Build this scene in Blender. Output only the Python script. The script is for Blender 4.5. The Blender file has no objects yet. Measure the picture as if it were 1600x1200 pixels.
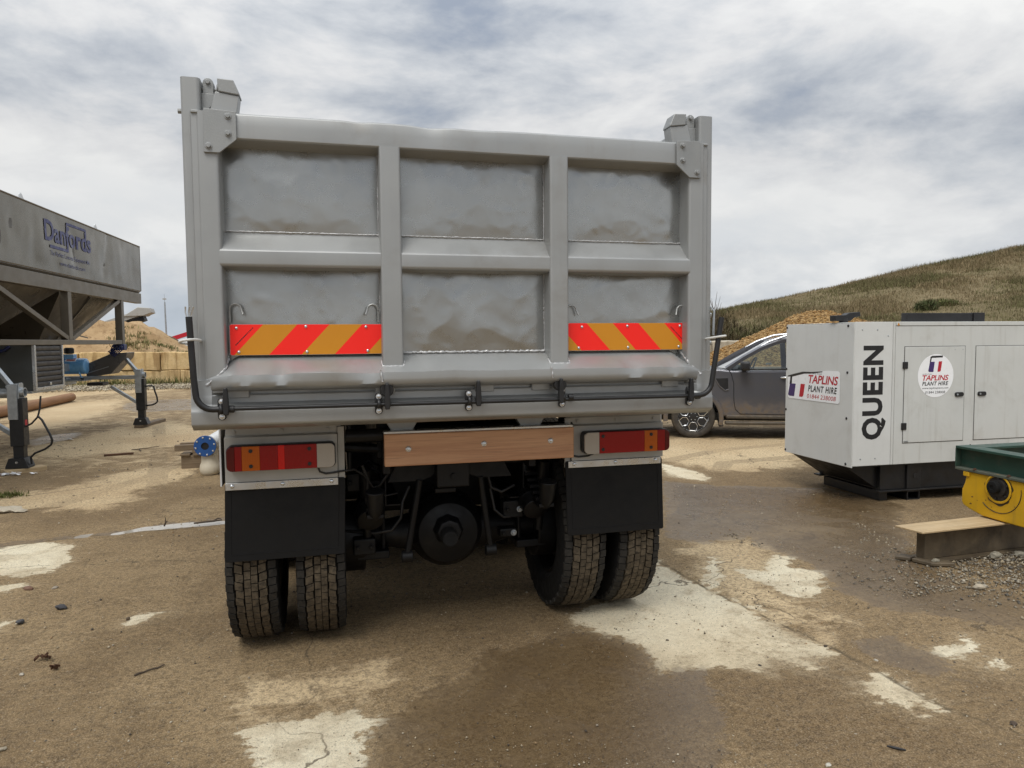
import bpy, bmesh, math, random
import numpy as np
from mathutils import Matrix, Vector, noise as mnoise

random.seed(7)
rng = np.random.default_rng(11)
scene = bpy.context.scene
COL = scene.collection
PI = math.pi

# ------------------------------------------------------------------ camera
cam_d = bpy.data.cameras.new("camera")
cam = bpy.data.objects.new("camera", cam_d)
COL.objects.link(cam)
scene.camera = cam
F_PX, YAW, PITCH, ROLL, EYE = 1103.15, math.radians(14.034), math.radians(3.505), math.radians(-0.474), 1.62
fw = Vector((math.sin(YAW) * math.cos(PITCH), math.cos(YAW) * math.cos(PITCH), -math.sin(PITCH)))
rt = Vector((math.cos(YAW), -math.sin(YAW), 0.0))
up = rt.cross(fw)
r2 = rt * math.cos(ROLL) + up * math.sin(ROLL)
u2 = up * math.cos(ROLL) - rt * math.sin(ROLL)
m = Matrix.Identity(4)
for i in range(3):
    m[i][0], m[i][1], m[i][2] = r2[i], u2[i], -fw[i]
m[2][3] = EYE
cam.matrix_world = m
cam_d.sensor_fit = 'HORIZONTAL'
cam_d.sensor_width = 36.0
cam_d.lens = 36.0 * F_PX / 1600.0
cam_d.clip_start = 0.05
cam_d.clip_end = 3000.0

# ------------------------------------------------------------------ light, sky, exposure
SUN_EL, SUN_AZ = math.radians(56), math.radians(214)      # azimuth clockwise from +Y: behind the camera, a little left
w = bpy.data.worlds.new("World")
scene.world = w
w.use_nodes = True
nt = w.node_tree
nt.nodes.clear()


def wn(t, **kw):
    n = nt.nodes.new(t)
    for k, v in kw.items():
        setattr(n, k, v)
    return n


def wmath(op, a, b=None, clamp=False):
    n = wn('ShaderNodeMath', operation=op, use_clamp=clamp)
    for i, v in enumerate((a, b)):
        if v is None:
            continue
        if hasattr(v, 'is_output'):
            nt.links.new(v, n.inputs[i])
        else:
            n.inputs[i].default_value = v
    return n.outputs[0]


sky = wn('ShaderNodeTexSky', sky_type='NISHITA', sun_disc=False, sun_elevation=SUN_EL, sun_rotation=SUN_AZ)
sky.air_density = 1.0
sky.dust_density = 1.5
tc = wn('ShaderNodeTexCoord')
sp = wn('ShaderNodeSeparateXYZ')
nt.links.new(tc.outputs['Generated'], sp.inputs[0])
zc = wmath('ADD', wmath('MULTIPLY', wmath('MAXIMUM', sp.outputs[2], 0.0), 0.55), 0.55)
cx = wmath('DIVIDE', sp.outputs[0], zc)
cy = wmath('DIVIDE', sp.outputs[1], zc)
cz = wmath('MULTIPLY', sp.outputs[2], 3.1)
cmb = wn('ShaderNodeCombineXYZ')
nt.links.new(cx, cmb.inputs[0])
nt.links.new(cy, cmb.inputs[1])
nt.links.new(cz, cmb.inputs[2])


def wnoise(scale, detail, rough, dist, off=0.0):
    mp = wn('ShaderNodeMapping')
    mp.inputs['Location'].default_value = (off, off * 0.7, off * 0.3)
    nt.links.new(cmb.outputs[0], mp.inputs[0])
    n = wn('ShaderNodeTexNoise')
    n.inputs['Scale'].default_value = scale
    n.inputs['Detail'].default_value = detail
    n.inputs['Roughness'].default_value = rough
    n.inputs['Distortion'].default_value = dist
    nt.links.new(mp.outputs[0], n.inputs['Vector'])
    return n.outputs[0]


def wramp(src, stops):
    r = wn('ShaderNodeValToRGB')
    el = r.color_ramp.elements
    while len(el) < len(stops):
        el.new(0.5)
    for e, (p, c) in zip(el, stops):
        e.position = p
        e.color = (*c, 1.0)
    nt.links.new(src, r.inputs[0])
    return r.outputs[0]


def wmix(f, a, b, mode='MIX'):
    n = wn('ShaderNodeMix', data_type='RGBA', blend_type=mode)
    for sock, v in ((n.inputs[0], f), (n.inputs[6], a), (n.inputs[7], b)):
        if hasattr(v, 'is_output'):
            nt.links.new(v, sock)
        else:
            sock.default_value = v if isinstance(v, float) else (*v, 1.0)
    return n.outputs[2]


big = wnoise(1.05, 3.0, 0.5, 0.3, 3.3)
mid = wnoise(2.8, 12.0, 0.58, 0.2, 6.4)
den = wmath('ADD', wmath('MULTIPLY', big, 0.42), wmath('MULTIPLY', mid, 0.58))
K = 10.0
cloud = wramp(den, [(0.385, (0.38, 0.43, 0.515)), (0.44, (0.51, 0.55, 0.61)), (0.488, (0.66, 0.69, 0.73)), (0.53, (0.80, 0.81, 0.825)), (0.60, (0.94, 0.945, 0.94))])
cloud10 = wmix(1.0, cloud, (8.6, 8.6, 8.6), 'MULTIPLY')
# lighter, bluer band low down where the deck thins
low = wramp(sp.outputs[2], [(0.0, (1, 1, 1)), (0.24, (0, 0, 0))])
streak = wramp(wnoise(4.2, 8.0, 0.55, 0.2, 9.0), [(0.38, (5.7, 6.4, 7.2)), (0.50, (7.2, 7.6, 8.0)), (0.60, (9.2, 9.4, 9.5))])
lowf = wmath('MULTIPLY', low, 0.8)
skyc = wmix(lowf, cloud10, streak)
gap = wramp(den, [(0.30, (0.35, 0.35, 0.35)), (0.45, (0.0, 0.0, 0.0))])
final = wmix(wmath('MULTIPLY', gap, 0.6), skyc, sky.outputs[0])
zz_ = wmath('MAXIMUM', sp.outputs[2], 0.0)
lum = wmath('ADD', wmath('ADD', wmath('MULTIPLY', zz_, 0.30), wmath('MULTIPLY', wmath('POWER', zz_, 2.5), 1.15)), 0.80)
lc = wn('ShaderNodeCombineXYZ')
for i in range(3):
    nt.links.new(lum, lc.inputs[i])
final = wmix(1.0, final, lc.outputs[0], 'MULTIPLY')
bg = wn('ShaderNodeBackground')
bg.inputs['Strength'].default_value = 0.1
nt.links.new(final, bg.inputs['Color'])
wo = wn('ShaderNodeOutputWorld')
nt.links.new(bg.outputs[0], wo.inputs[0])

sun_d = bpy.data.lights.new("sun", 'SUN')
sun_d.energy = 1.5
sun_d.angle = math.radians(28)
sun_d.color = (1.0, 0.965, 0.91)
sun = bpy.data.objects.new("sun", sun_d)
COL.objects.link(sun)
sdir = Vector((math.sin(SUN_AZ) * math.cos(SUN_EL), math.cos(SUN_AZ) * math.cos(SUN_EL), math.sin(SUN_EL)))
sun.rotation_euler = sdir.to_track_quat('Z', 'Y').to_euler()
sun.location = sdir * 60

vs = scene.view_settings
vs.view_transform = 'Standard'
vs.look = 'None'
vs.exposure = 0.16
vs.gamma = 1.0
vs.use_curve_mapping = False
scene.cycles.max_bounces = 6
scene.render.filter_size = 1.15
scene.cycles.use_denoising = True


# ------------------------------------------------------------------ materials
class NT:
    def __init__(self, name):
        self.m = bpy.data.materials.new(name)
        self.m.use_nodes = True
        self.t = self.m.node_tree
        self.t.nodes.clear()
        self.out = self.n('ShaderNodeOutputMaterial')
        self.b = self.n('ShaderNodeBsdfPrincipled')
        self.t.links.new(self.b.outputs[0], self.out.inputs[0])

    def n(self, typ, **kw):
        x = self.t.nodes.new(typ)
        for k, v in kw.items():
            setattr(x, k, v)
        return x

    def set(self, sock, v):
        if hasattr(v, 'is_output'):
            self.t.links.new(v, sock)
        elif isinstance(v, (tuple, list)) and len(v) == 3 and sock.type == 'RGBA':
            sock.default_value = (*v, 1.0)
        else:
            sock.default_value = v

    def math(self, op, a, b=0.0, clamp=False):
        x = self.n('ShaderNodeMath', operation=op, use_clamp=clamp)
        self.set(x.inputs[0], a)
        self.set(x.inputs[1], b)
        return x.outputs[0]

    def mix(self, f, a, b, mode='MIX'):
        x = self.n('ShaderNodeMix', data_type='RGBA', blend_type=mode)
        self.set(x.inputs[0], f)
        self.set(x.inputs[6], a)
        self.set(x.inputs[7], b)
        return x.outputs[2]

    def coord(self, kind='Object', scale=(1, 1, 1), rnd=True):
        c = self.n('ShaderNodeTexCoord').outputs[kind]
        if scale != (1, 1, 1):
            mp = self.n('ShaderNodeMapping')
            mp.inputs['Scale'].default_value = scale
            self.t.links.new(c, mp.inputs[0])
            c = mp.outputs[0]
        return c

    def noise(self, co, scale, detail=4.0, rough=0.55, dist=0.0, w=None):
        x = self.n('ShaderNodeTexNoise', noise_dimensions='4D' if w is not None else '3D')
        self.t.links.new(co, x.inputs['Vector'])
        x.inputs['Scale'].default_value = scale
        x.inputs['Detail'].default_value = detail
        x.inputs['Roughness'].default_value = rough
        x.inputs['Distortion'].default_value = dist
        if w is not None:
            self.set(x.inputs['W'], w)
        return x.outputs[0]

    def ramp(self, src, lo, hi, a=0.0, b=1.0, smooth=True):
        x = self.n('ShaderNodeMapRange', interpolation_type='SMOOTHSTEP' if smooth else 'LINEAR')
        self.set(x.inputs['Value'], src)
        x.inputs['From Min'].default_value = lo
        x.inputs['From Max'].default_value = hi
        x.inputs['To Min'].default_value = a
        x.inputs['To Max'].default_value = b
        return x.outputs[0]

    def bump(self, h, strength, dist=0.01, nrm=None):
        x = self.n('ShaderNodeBump')
        x.inputs['Strength'].default_value = strength
        x.inputs['Distance'].default_value = dist
        self.t.links.new(h, x.inputs['Height'])
        if nrm is not None:
            self.t.links.new(nrm, x.inputs['Normal'])
        return x.outputs[0]

    def attr(self, name):
        return self.n('ShaderNodeAttribute', attribute_name=name)

    def rand(self, k=37.0):
        return self.math('MULTIPLY', self.n('ShaderNodeObjectInfo').outputs['Random'], k)

    def p(self, **kw):
        names = dict(col='Base Color', rough='Roughness', metal='Metallic', nrm='Normal', spec='Specular IOR Level', coat='Coat Weight', trans='Transmission Weight', alpha='Alpha', crough='Coat Roughness')
        for k, v in kw.items():
            self.set(self.b.inputs[names[k]], v)
        return self.m


def sc(c, k):
    return tuple(min(1.0, x * k) for x in c)


def mat(name, col, rough=0.5, metal=0.0, var=0.12, vscale=3.0, bump=0.0, bscale=80.0, bdist=0.003, dirt=None, streak=None, rvar=0.12, spec=0.5, coat=0.0):
    """Base colour with cloudy variation, optional dirt (colour, amount, scale, lo, hi), vertical streaks (colour, amount, scale), fine bump."""
    t = NT(name)
    co = t.coord()
    wv = t.rand()
    n1 = t.noise(co, vscale, 5.0, 0.6, 0.3, wv)
    c = t.mix(t.ramp(n1, 0.3, 0.7), sc(col, 1 - var), sc(col, 1 + var))
    if dirt:
        dcol, amt, ds, lo, hi = dirt
        n2 = t.noise(co, ds, 8.0, 0.65, 0.5, wv)
        c = t.mix(t.math('MULTIPLY', t.ramp(n2, lo, hi), amt), c, dcol)
    if streak:
        scol, amt, ss = streak
        cs = t.coord(scale=(ss, ss, ss * 0.06))
        n3 = t.noise(cs, 1.0, 6.0, 0.6, 0.0, wv)
        c = t.mix(t.math('MULTIPLY', t.ramp(n3, 0.52, 0.75), amt), c, scol)
    r = t.ramp(t.noise(co, vscale * 2.3, 5.0, 0.6, 0.0, wv), 0.3, 0.7, max(0.02, rough - rvar), min(1.0, rough + rvar))
    kw = dict(col=c, rough=r, metal=metal, spec=spec, coat=coat)
    if bump:
        kw['nrm'] = t.bump(t.noise(co, bscale, 3.0, 0.6), bump, bdist)
    return t.p(**kw)


M = {}
BROWN = (0.16, 0.115, 0.07)
M['silver'] = mat('silver_paint', (0.355, 0.363, 0.36), 0.43, 0.45, 0.05, 2.5, 0.08, 260, 0.001, dirt=((0.22, 0.19, 0.15), 0.35, 2.2, 0.52, 0.72), streak=((0.22, 0.19, 0.15), 0.14, 13.0), rvar=0.08)
M['silver_rough'] = mat('silver_cast_paint', (0.31, 0.318, 0.315), 0.50, 0.42, 0.06, 6, 0.45, 160, 0.002)
M['panel'] = mat('silver_dented_sheet', (0.38, 0.385, 0.375), 0.28, 0.85, 0.05, 3.0, 0.05, 240, 0.001, dirt=((0.22, 0.19, 0.15), 0.32, 1.9, 0.50, 0.70), rvar=0.05)
M['weld'] = mat('weld_silver', (0.52, 0.52, 0.52), 0.4, 0.5, 0.1, 30, 0.7, 130, 0.003)
M['black_paint'] = mat('black_paint', (0.013, 0.013, 0.014), 0.45, 0.0, 0.3, 8, 0.05, 120)
M['black_chassis'] = mat('black_chassis', (0.0042, 0.0042, 0.0046), 0.5, 0.0, 0.3, 6, 0.1, 60, dirt=((0.012, 0.010, 0.007), 0.2, 6.0, 0.55, 0.75), spec=0.3)
M['rubber'] = mat('rubber_black', (0.0075, 0.0075, 0.0075), 0.8, 0.0, 0.25, 10, 0.1, 90, dirt=((0.028, 0.022, 0.014), 0.3, 7.0, 0.5, 0.75), spec=0.25)
M['flap'] = mat('flap_rubber', (0.0065, 0.0066, 0.007), 0.62, 0.0, 0.12, 4, 0.03, 200, dirt=((0.014, 0.012, 0.010), 0.3, 3.0, 0.5, 0.8), spec=0.25)
M['tread'] = mat('tread_dusty', (0.088, 0.070, 0.048), 0.9, 0.0, 0.35, 30, 0.5, 240, 0.003, dirt=((0.03, 0.026, 0.022), 0.75, 38.0, 0.5, 0.68), spec=0.2)
M['tread_shoulder'] = mat('tread_shoulder', (0.027, 0.025, 0.022), 0.85, 0.0, 0.3, 25, 0.4, 200, 0.002, dirt=((0.08, 0.06, 0.038), 0.4, 40.0, 0.55, 0.7), spec=0.25)
M['bracket'] = mat('bracket_grey', (0.40, 0.39, 0.36), 0.5, 0.15, 0.05, 5, 0.05, 120, dirt=((0.26, 0.23, 0.18), 0.35, 4.0, 0.5, 0.75))
M['white_plate'] = mat('white_plate', (0.62, 0.63, 0.63), 0.4, 0.1, 0.04, 5)
M['alu'] = mat('aluminium', (0.60, 0.61, 0.61), 0.34, 0.85, 0.08, 9, 0.1, 90, 0.001)
M['zinc'] = mat('bright_zinc', (0.66, 0.68, 0.70), 0.28, 0.9, 0.1, 25)
M['galv'] = mat('galvanised', (0.42, 0.45, 0.47), 0.42, 0.7, 0.16, 14, 0.08, 60, dirt=((0.28, 0.27, 0.24), 0.4, 7.0, 0.5, 0.75))
M['white_rope'] = mat('white_rope', (0.66, 0.66, 0.63), 0.7, 0.0, 0.08, 30, 0.4, 200)


def lens(name, col, emis=None):
    t = NT(name)
    co = t.coord()
    wv = t.n('ShaderNodeTexWave', wave_type='BANDS', bands_direction='X')
    t.t.links.new(co, wv.inputs[0])
    wv.inputs['Scale'].default_value = 42.0
    t.p(col=col, rough=0.16, coat=0.15, spec=0.35, nrm=t.bump(wv.outputs[1], 0.12, 0.002))
    return t.m


M['lens_red'] = lens('lens_red', (0.27, 0.004, 0.007))
M['lens_dark'] = lens('lens_dark_red', (0.10, 0.004, 0.006))
M['lens_bright'] = lens('lens_reflex_red', (0.62, 0.012, 0.01))
M['lens_amber'] = lens('lens_amber', (0.46, 0.10, 0.008))
M['lens_clear'] = lens('lens_clear', (0.40, 0.36, 0.31))
M['refl_red'] = mat('marker_red', (1.0, 0.014, 0.006), 0.45, 0.0, 0.0, 4, 0.0, dirt=((0.75, 0.02, 0.01), 0.2, 5.0, 0.5, 0.8))
M['refl_amber'] = mat('marker_amber', (0.62, 0.25, 0.008), 0.45, 0.0, 0.03, 4)
M['ink'] = mat('black_ink', (0.012, 0.012, 0.013), 0.5, 0.0, 0.1, 20)


def wood(name, a, b, axis, scale=1.0, rough=0.55, dirt=None):
    t = NT(name)
    s = [14 * scale] * 3
    s[axis] = 0.9 * scale
    wv = t.rand()
    g = t.noise(t.coord(scale=tuple(s)), 1.6, 7.0, 0.62, 0.6, wv)
    s2 = [60 * scale] * 3
    s2[axis] = 1.6 * scale
    f = t.noise(t.coord(scale=tuple(s2)), 2.0, 3.0, 0.6, 0.0, wv)
    c = t.mix(t.ramp(g, 0.3, 0.7), a, b)
    c = t.mix(t.math('MULTIPLY', t.ramp(f, 0.52, 0.7), 0.45), c, sc(a, 0.55))
    if dirt:
        c = t.mix(t.math('MULTIPLY', t.ramp(t.noise(t.coord(), 5.0, 7.0, 0.65, 0.3, wv), 0.48, 0.7), dirt[1]), c, dirt[0])
    return t.p(col=c, rough=rough, nrm=t.bump(f, 0.25, 0.002))


M['board_wood'] = wood('bumper_wood', (0.45, 0.225, 0.118), (0.62, 0.355, 0.20), 0, 1.4)
M['old_timber'] = wood('old_timber', (0.13, 0.09, 0.055), (0.22, 0.165, 0.105), 0, dirt=((0.12, 0.09, 0.06), 0.5), rough=0.8)
M['pole_wood'] = wood('pole_wood', (0.20, 0.095, 0.04), (0.30, 0.16, 0.075), 1, 0.5, rough=0.7)
M['plank'] = wood('pale_plank', (0.42, 0.30, 0.16), (0.55, 0.42, 0.25), 0, dirt=((0.25, 0.19, 0.12), 0.3), rough=0.75)

M['hop'] = mat('hopper_paint', (0.165, 0.152, 0.125), 0.24, 0.65, 0.06, 1.6, 0.04, 150, 0.001, dirt=((0.13, 0.105, 0.075), 0.5, 1.3, 0.5, 0.68), rvar=0.08)
M['hop_frame'] = mat('hopper_frame_paint', (0.150, 0.130, 0.100), 0.40, 0.3, 0.08, 3.0, 0.04, 120, 0.001, rvar=0.06)
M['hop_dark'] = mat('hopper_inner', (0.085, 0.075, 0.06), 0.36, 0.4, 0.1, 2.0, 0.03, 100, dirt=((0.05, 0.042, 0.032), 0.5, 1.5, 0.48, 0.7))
M['cab_grey'] = mat('cabinet_grey', (0.085, 0.09, 0.085), 0.42, 0.2, 0.1, 3)
M['louvre'] = mat('louvre_grey', (0.05, 0.05, 0.052), 0.5, 0.1, 0.1, 5)
M['blue'] = mat('tank_blue', (0.17, 0.43, 0.78), 0.3, 0.0, 0.06, 5, coat=0.3)
M['blue_dark'] = mat('hose_blue', (0.012, 0.022, 0.10), 0.4, 0.0, 0.2, 9)
M['blue_flange'] = mat('flange_blue', (0.012, 0.075, 0.26), 0.45, 0.0, 0.1, 8)
M['blue_rod'] = mat('rod_blue', (0.04, 0.045, 0.50), 0.5, 0.0, 0.1, 9)
M['chute'] = mat('chute_grey', (0.105, 0.10, 0.095), 0.35, 0.4, 0.15, 3)
M['cream'] = mat('cream_plastic', (0.62, 0.56, 0.44), 0.4, 0.0, 0.05, 5, dirt=((0.35, 0.29, 0.2), 0.4, 5.0, 0.5, 0.75))
M['navy'] = mat('navy_ink', (0.045, 0.05, 0.16), 0.4, 0.2, 0.05, 5)
M['white_sign'] = mat('white_sign', (0.93, 0.94, 0.95), 0.35, 0.0, 0.02, 6, dirt=((0.7, 0.68, 0.64), 0.2, 6.0, 0.5, 0.8))
M['sign_red'] = mat('sign_red', (0.50, 0.014, 0.03), 0.4, 0.0, 0.05, 8)
M['sign_purple'] = mat('sign_purple', (0.052, 0.028, 0.14), 0.4, 0.0, 0.05, 8)

M['gen'] = mat('generator_paint', (0.60, 0.61, 0.585), 0.45, 0.0, 0.03, 2.0, 0.03, 160, 0.001, dirt=((0.36, 0.34, 0.29), 0.35, 2.6, 0.5, 0.75), streak=((0.30, 0.275, 0.22), 0.28, 16.0))
M['gen_end'] = mat('generator_end_paint', (0.66, 0.67, 0.65), 0.45, 0.0, 0.03, 2.0, 0.03, 160, 0.001, dirt=((0.42, 0.40, 0.36), 0.3, 2.6, 0.5, 0.75), streak=((0.42, 0.40, 0.35), 0.15, 14.0))
M['gap'] = mat('panel_gap', (0.10, 0.10, 0.095), 0.7)
M['skid'] = mat('skid_black', (0.008, 0.008, 0.0085), 0.42, 0.0, 0.3, 5, 0.1, 60, dirt=((0.03, 0.024, 0.017), 0.4, 4.0, 0.5, 0.72))
M['green'] = mat('green_steel', (0.022, 0.062, 0.046), 0.42, 0.0, 0.15, 4, 0.08, 60, dirt=((0.10, 0.085, 0.06), 0.5, 5.0, 0.52, 0.72))
M['green_edge'] = mat('green_flange_dusty', (0.085, 0.10, 0.078), 0.6, 0.0, 0.2, 8, 0.2, 60, dirt=((0.20, 0.16, 0.11), 0.6, 9.0, 0.45, 0.7))
M['yellow'] = mat('yellow_cast', (0.62, 0.36, 0.012), 0.42, 0.0, 0.08, 4, 0.1, 40, dirt=((0.18, 0.11, 0.03), 0.6, 6.0, 0.56, 0.70), streak=((0.22, 0.13, 0.04), 0.35, 14.0))
M['greasy'] = mat('greasy_steel', (0.035, 0.032, 0.03), 0.4, 0.3, 0.3, 14, 0.2, 60)
M['muddy_steel'] = mat('muddy_steel', (0.115, 0.088, 0.055), 0.6, 0.1, 0.25, 6, 0.4, 40, 0.004, dirt=((0.055, 0.042, 0.028), 0.75, 5.0, 0.46, 0.62))
M['rust'] = mat('rusty_steel', (0.10, 0.05, 0.028), 0.8, 0.2, 0.3, 12, 0.4, 60)

def car_paint():
    t = NT('car_grey_paint')
    co = t.coord()
    n1 = t.noise(co, 3.0, 6, 0.65, 0.3)
    n2 = t.noise(co, 11.0, 6, 0.7, 0.3)
    z = t.n('ShaderNodeSeparateXYZ')
    t.t.links.new(co, z.inputs[0])
    k = t.math('ADD', z.outputs[2], t.math('MULTIPLY', t.math('SUBTRACT', n1, 0.5), 0.5))
    low_ = t.math('MULTIPLY', t.ramp(k, 0.72, 0.40), t.ramp(n2, 0.35, 0.62, 0.25, 0.95))
    dust = t.ramp(n1, 0.45, 0.7, 0.05, 0.22)
    c = t.mix(dust, (0.135, 0.138, 0.158), (0.20, 0.165, 0.12))
    c = t.mix(low_, c, (0.15, 0.108, 0.066))
    m_ = t.math('MULTIPLY', t.math('SUBTRACT', 1.0, low_), 0.5)
    return t.p(col=c, metal=m_, rough=t.ramp(low_, 0, 1, 0.30, 0.8), coat=t.math('MULTIPLY', t.math('SUBTRACT', 1.0, low_), 0.5))


M['car'] = car_paint()
M['car_low'] = mat('car_dirty_sill', (0.085, 0.07, 0.052), 0.6, 0.2, 0.2, 5, 0.1, 80, dirt=((0.19, 0.14, 0.09), 0.6, 7.0, 0.45, 0.7))
M['car_trim'] = mat('car_black_trim', (0.017, 0.017, 0.018), 0.45, 0.0, 0.2, 6)
M['car_tyre'] = mat('car_tyre', (0.05, 0.043, 0.035), 0.85, 0.0, 0.25, 10, 0.2, 70, dirt=((0.11, 0.085, 0.055), 0.5, 6.0, 0.45, 0.7))
M['chrome'] = mat('bright_trim', (0.68, 0.69, 0.70), 0.2, 0.9, 0.04, 6)
M['seat'] = mat('seat_cloth', (0.03, 0.03, 0.033), 0.8)


def glass():
    t = NT('window_glass')
    tr = t.n('ShaderNodeBsdfTransparent')
    tr.inputs[0].default_value = (0.66, 0.74, 0.72, 1)
    gl = t.n('ShaderNodeBsdfGlossy')
    gl.inputs['Roughness'].default_value = 0.03
    fr = t.n('ShaderNodeFresnel')
    fr.inputs[0].default_value = 1.55
    mx = t.n('ShaderNodeMixShader')
    t.t.links.new(t.math('ADD', fr.outputs[0], 0.06), mx.inputs[0])
    t.t.links.new(tr.outputs[0], mx.inputs[1])
    t.t.links.new(gl.outputs[0], mx.inputs[2])
    t.t.links.new(mx.outputs[0], t.out.inputs[0])
    return t.m


M['glass'] = glass()


def block_mat(name, a, b, dark):
    t = NT(name)
    co = t.coord()
    wv = t.rand(90)
    n = t.noise(co, 2.2, 8.0, 0.68, 0.5, wv)
    c = t.mix(t.ramp(n, 0.3, 0.7), a, b)
    st = t.noise(t.coord(scale=(5, 5, 0.5)), 1.2, 6.0, 0.62, 0.2, wv)
    c = t.mix(t.math('MULTIPLY', t.ramp(st, 0.46, 0.66), 0.8), c, dark)
    f = t.noise(co, 26, 6, 0.7)
    c = t.mix(t.math('MULTIPLY', t.ramp(f, 0.5, 0.7), 0.35), c, sc(dark, 0.7))
    return t.p(col=c, rough=0.92, nrm=t.bump(t.noise(co, 9, 8, 0.7), 0.6, 0.03), spec=0.2)


M['block'] = block_mat('yellow_block', (0.56, 0.39, 0.18), (0.68, 0.51, 0.28), (0.27, 0.165, 0.07))
M['pale_block'] = block_mat('pale_block', (0.42, 0.37, 0.28), (0.50, 0.45, 0.36), (0.28, 0.24, 0.18))


def earth(name, cols, scale, cell=None, bump=0.6, bd=0.05):
    t = NT(name)
    co = t.coord()
    n = t.noise(co, scale, 9.0, 0.68, 0.4)
    c = t.mix(t.ramp(n, 0.32, 0.68), cols[0], cols[1])
    n2 = t.noise(co, scale * 6, 7.0, 0.7, 0.2)
    c = t.mix(t.ramp(n2, 0.5, 0.7, 0, 0.7), c, cols[2])
    h = t.noise(co, scale * 9, 8.0, 0.72)
    if cell:
        v = t.n('ShaderNodeTexVoronoi')
        v.inputs['Scale'].default_value = cell
        t.t.links.new(co, v.inputs['Vector'])
        sepc = t.n('ShaderNodeSeparateColor')
        t.t.links.new(v.outputs['Color'], sepc.inputs[0])
        c = t.mix(t.ramp(sepc.outputs[0], 0.0, 1.0, 0.0, 0.85, False), c, cols[3])
        c = t.mix(t.ramp(v.outputs['Distance'], 0.35, 0.75, 0.0, 0.75), c, sc(cols[2], 0.5))
        h = t.math('SUBTRACT', 1.0, v.outputs['Distance'])
    return t.p(col=c, rough=0.95, nrm=t.bump(h, bump, bd), spec=0.15)


M['sand'] = earth('sand_earth', [(0.33, 0.22, 0.115), (0.48, 0.34, 0.195), (0.17, 0.10, 0.05)], 0.7)
M['dark_earth'] = earth('dark_earth', [(0.10, 0.068, 0.038), (0.145, 0.10, 0.055), (0.075, 0.05, 0.028)], 0.8)
M['gravel_heap'] = earth('gravel_orange', [(0.25, 0.135, 0.04), (0.34, 0.20, 0.075), (0.15, 0.08, 0.028), (0.44, 0.30, 0.14)], 0.9, 14.0, 0.9, 0.04)
M['hill'] = earth('hill_turf', [(0.16, 0.13, 0.07), (0.23, 0.18, 0.105), (0.10, 0.09, 0.042)], 0.12, None, 0.8, 0.3)


def tinted(name, rough=0.9, spec=0.2, trans=0.0):
    t = NT(name)
    a = t.attr('tint')
    t.p(col=a.outputs['Color'], rough=rough, spec=spec)
    return t.m


M['grass'] = tinted('grass_blades')
M['stone'] = tinted('loose_stone', 0.85, 0.3)


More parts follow.
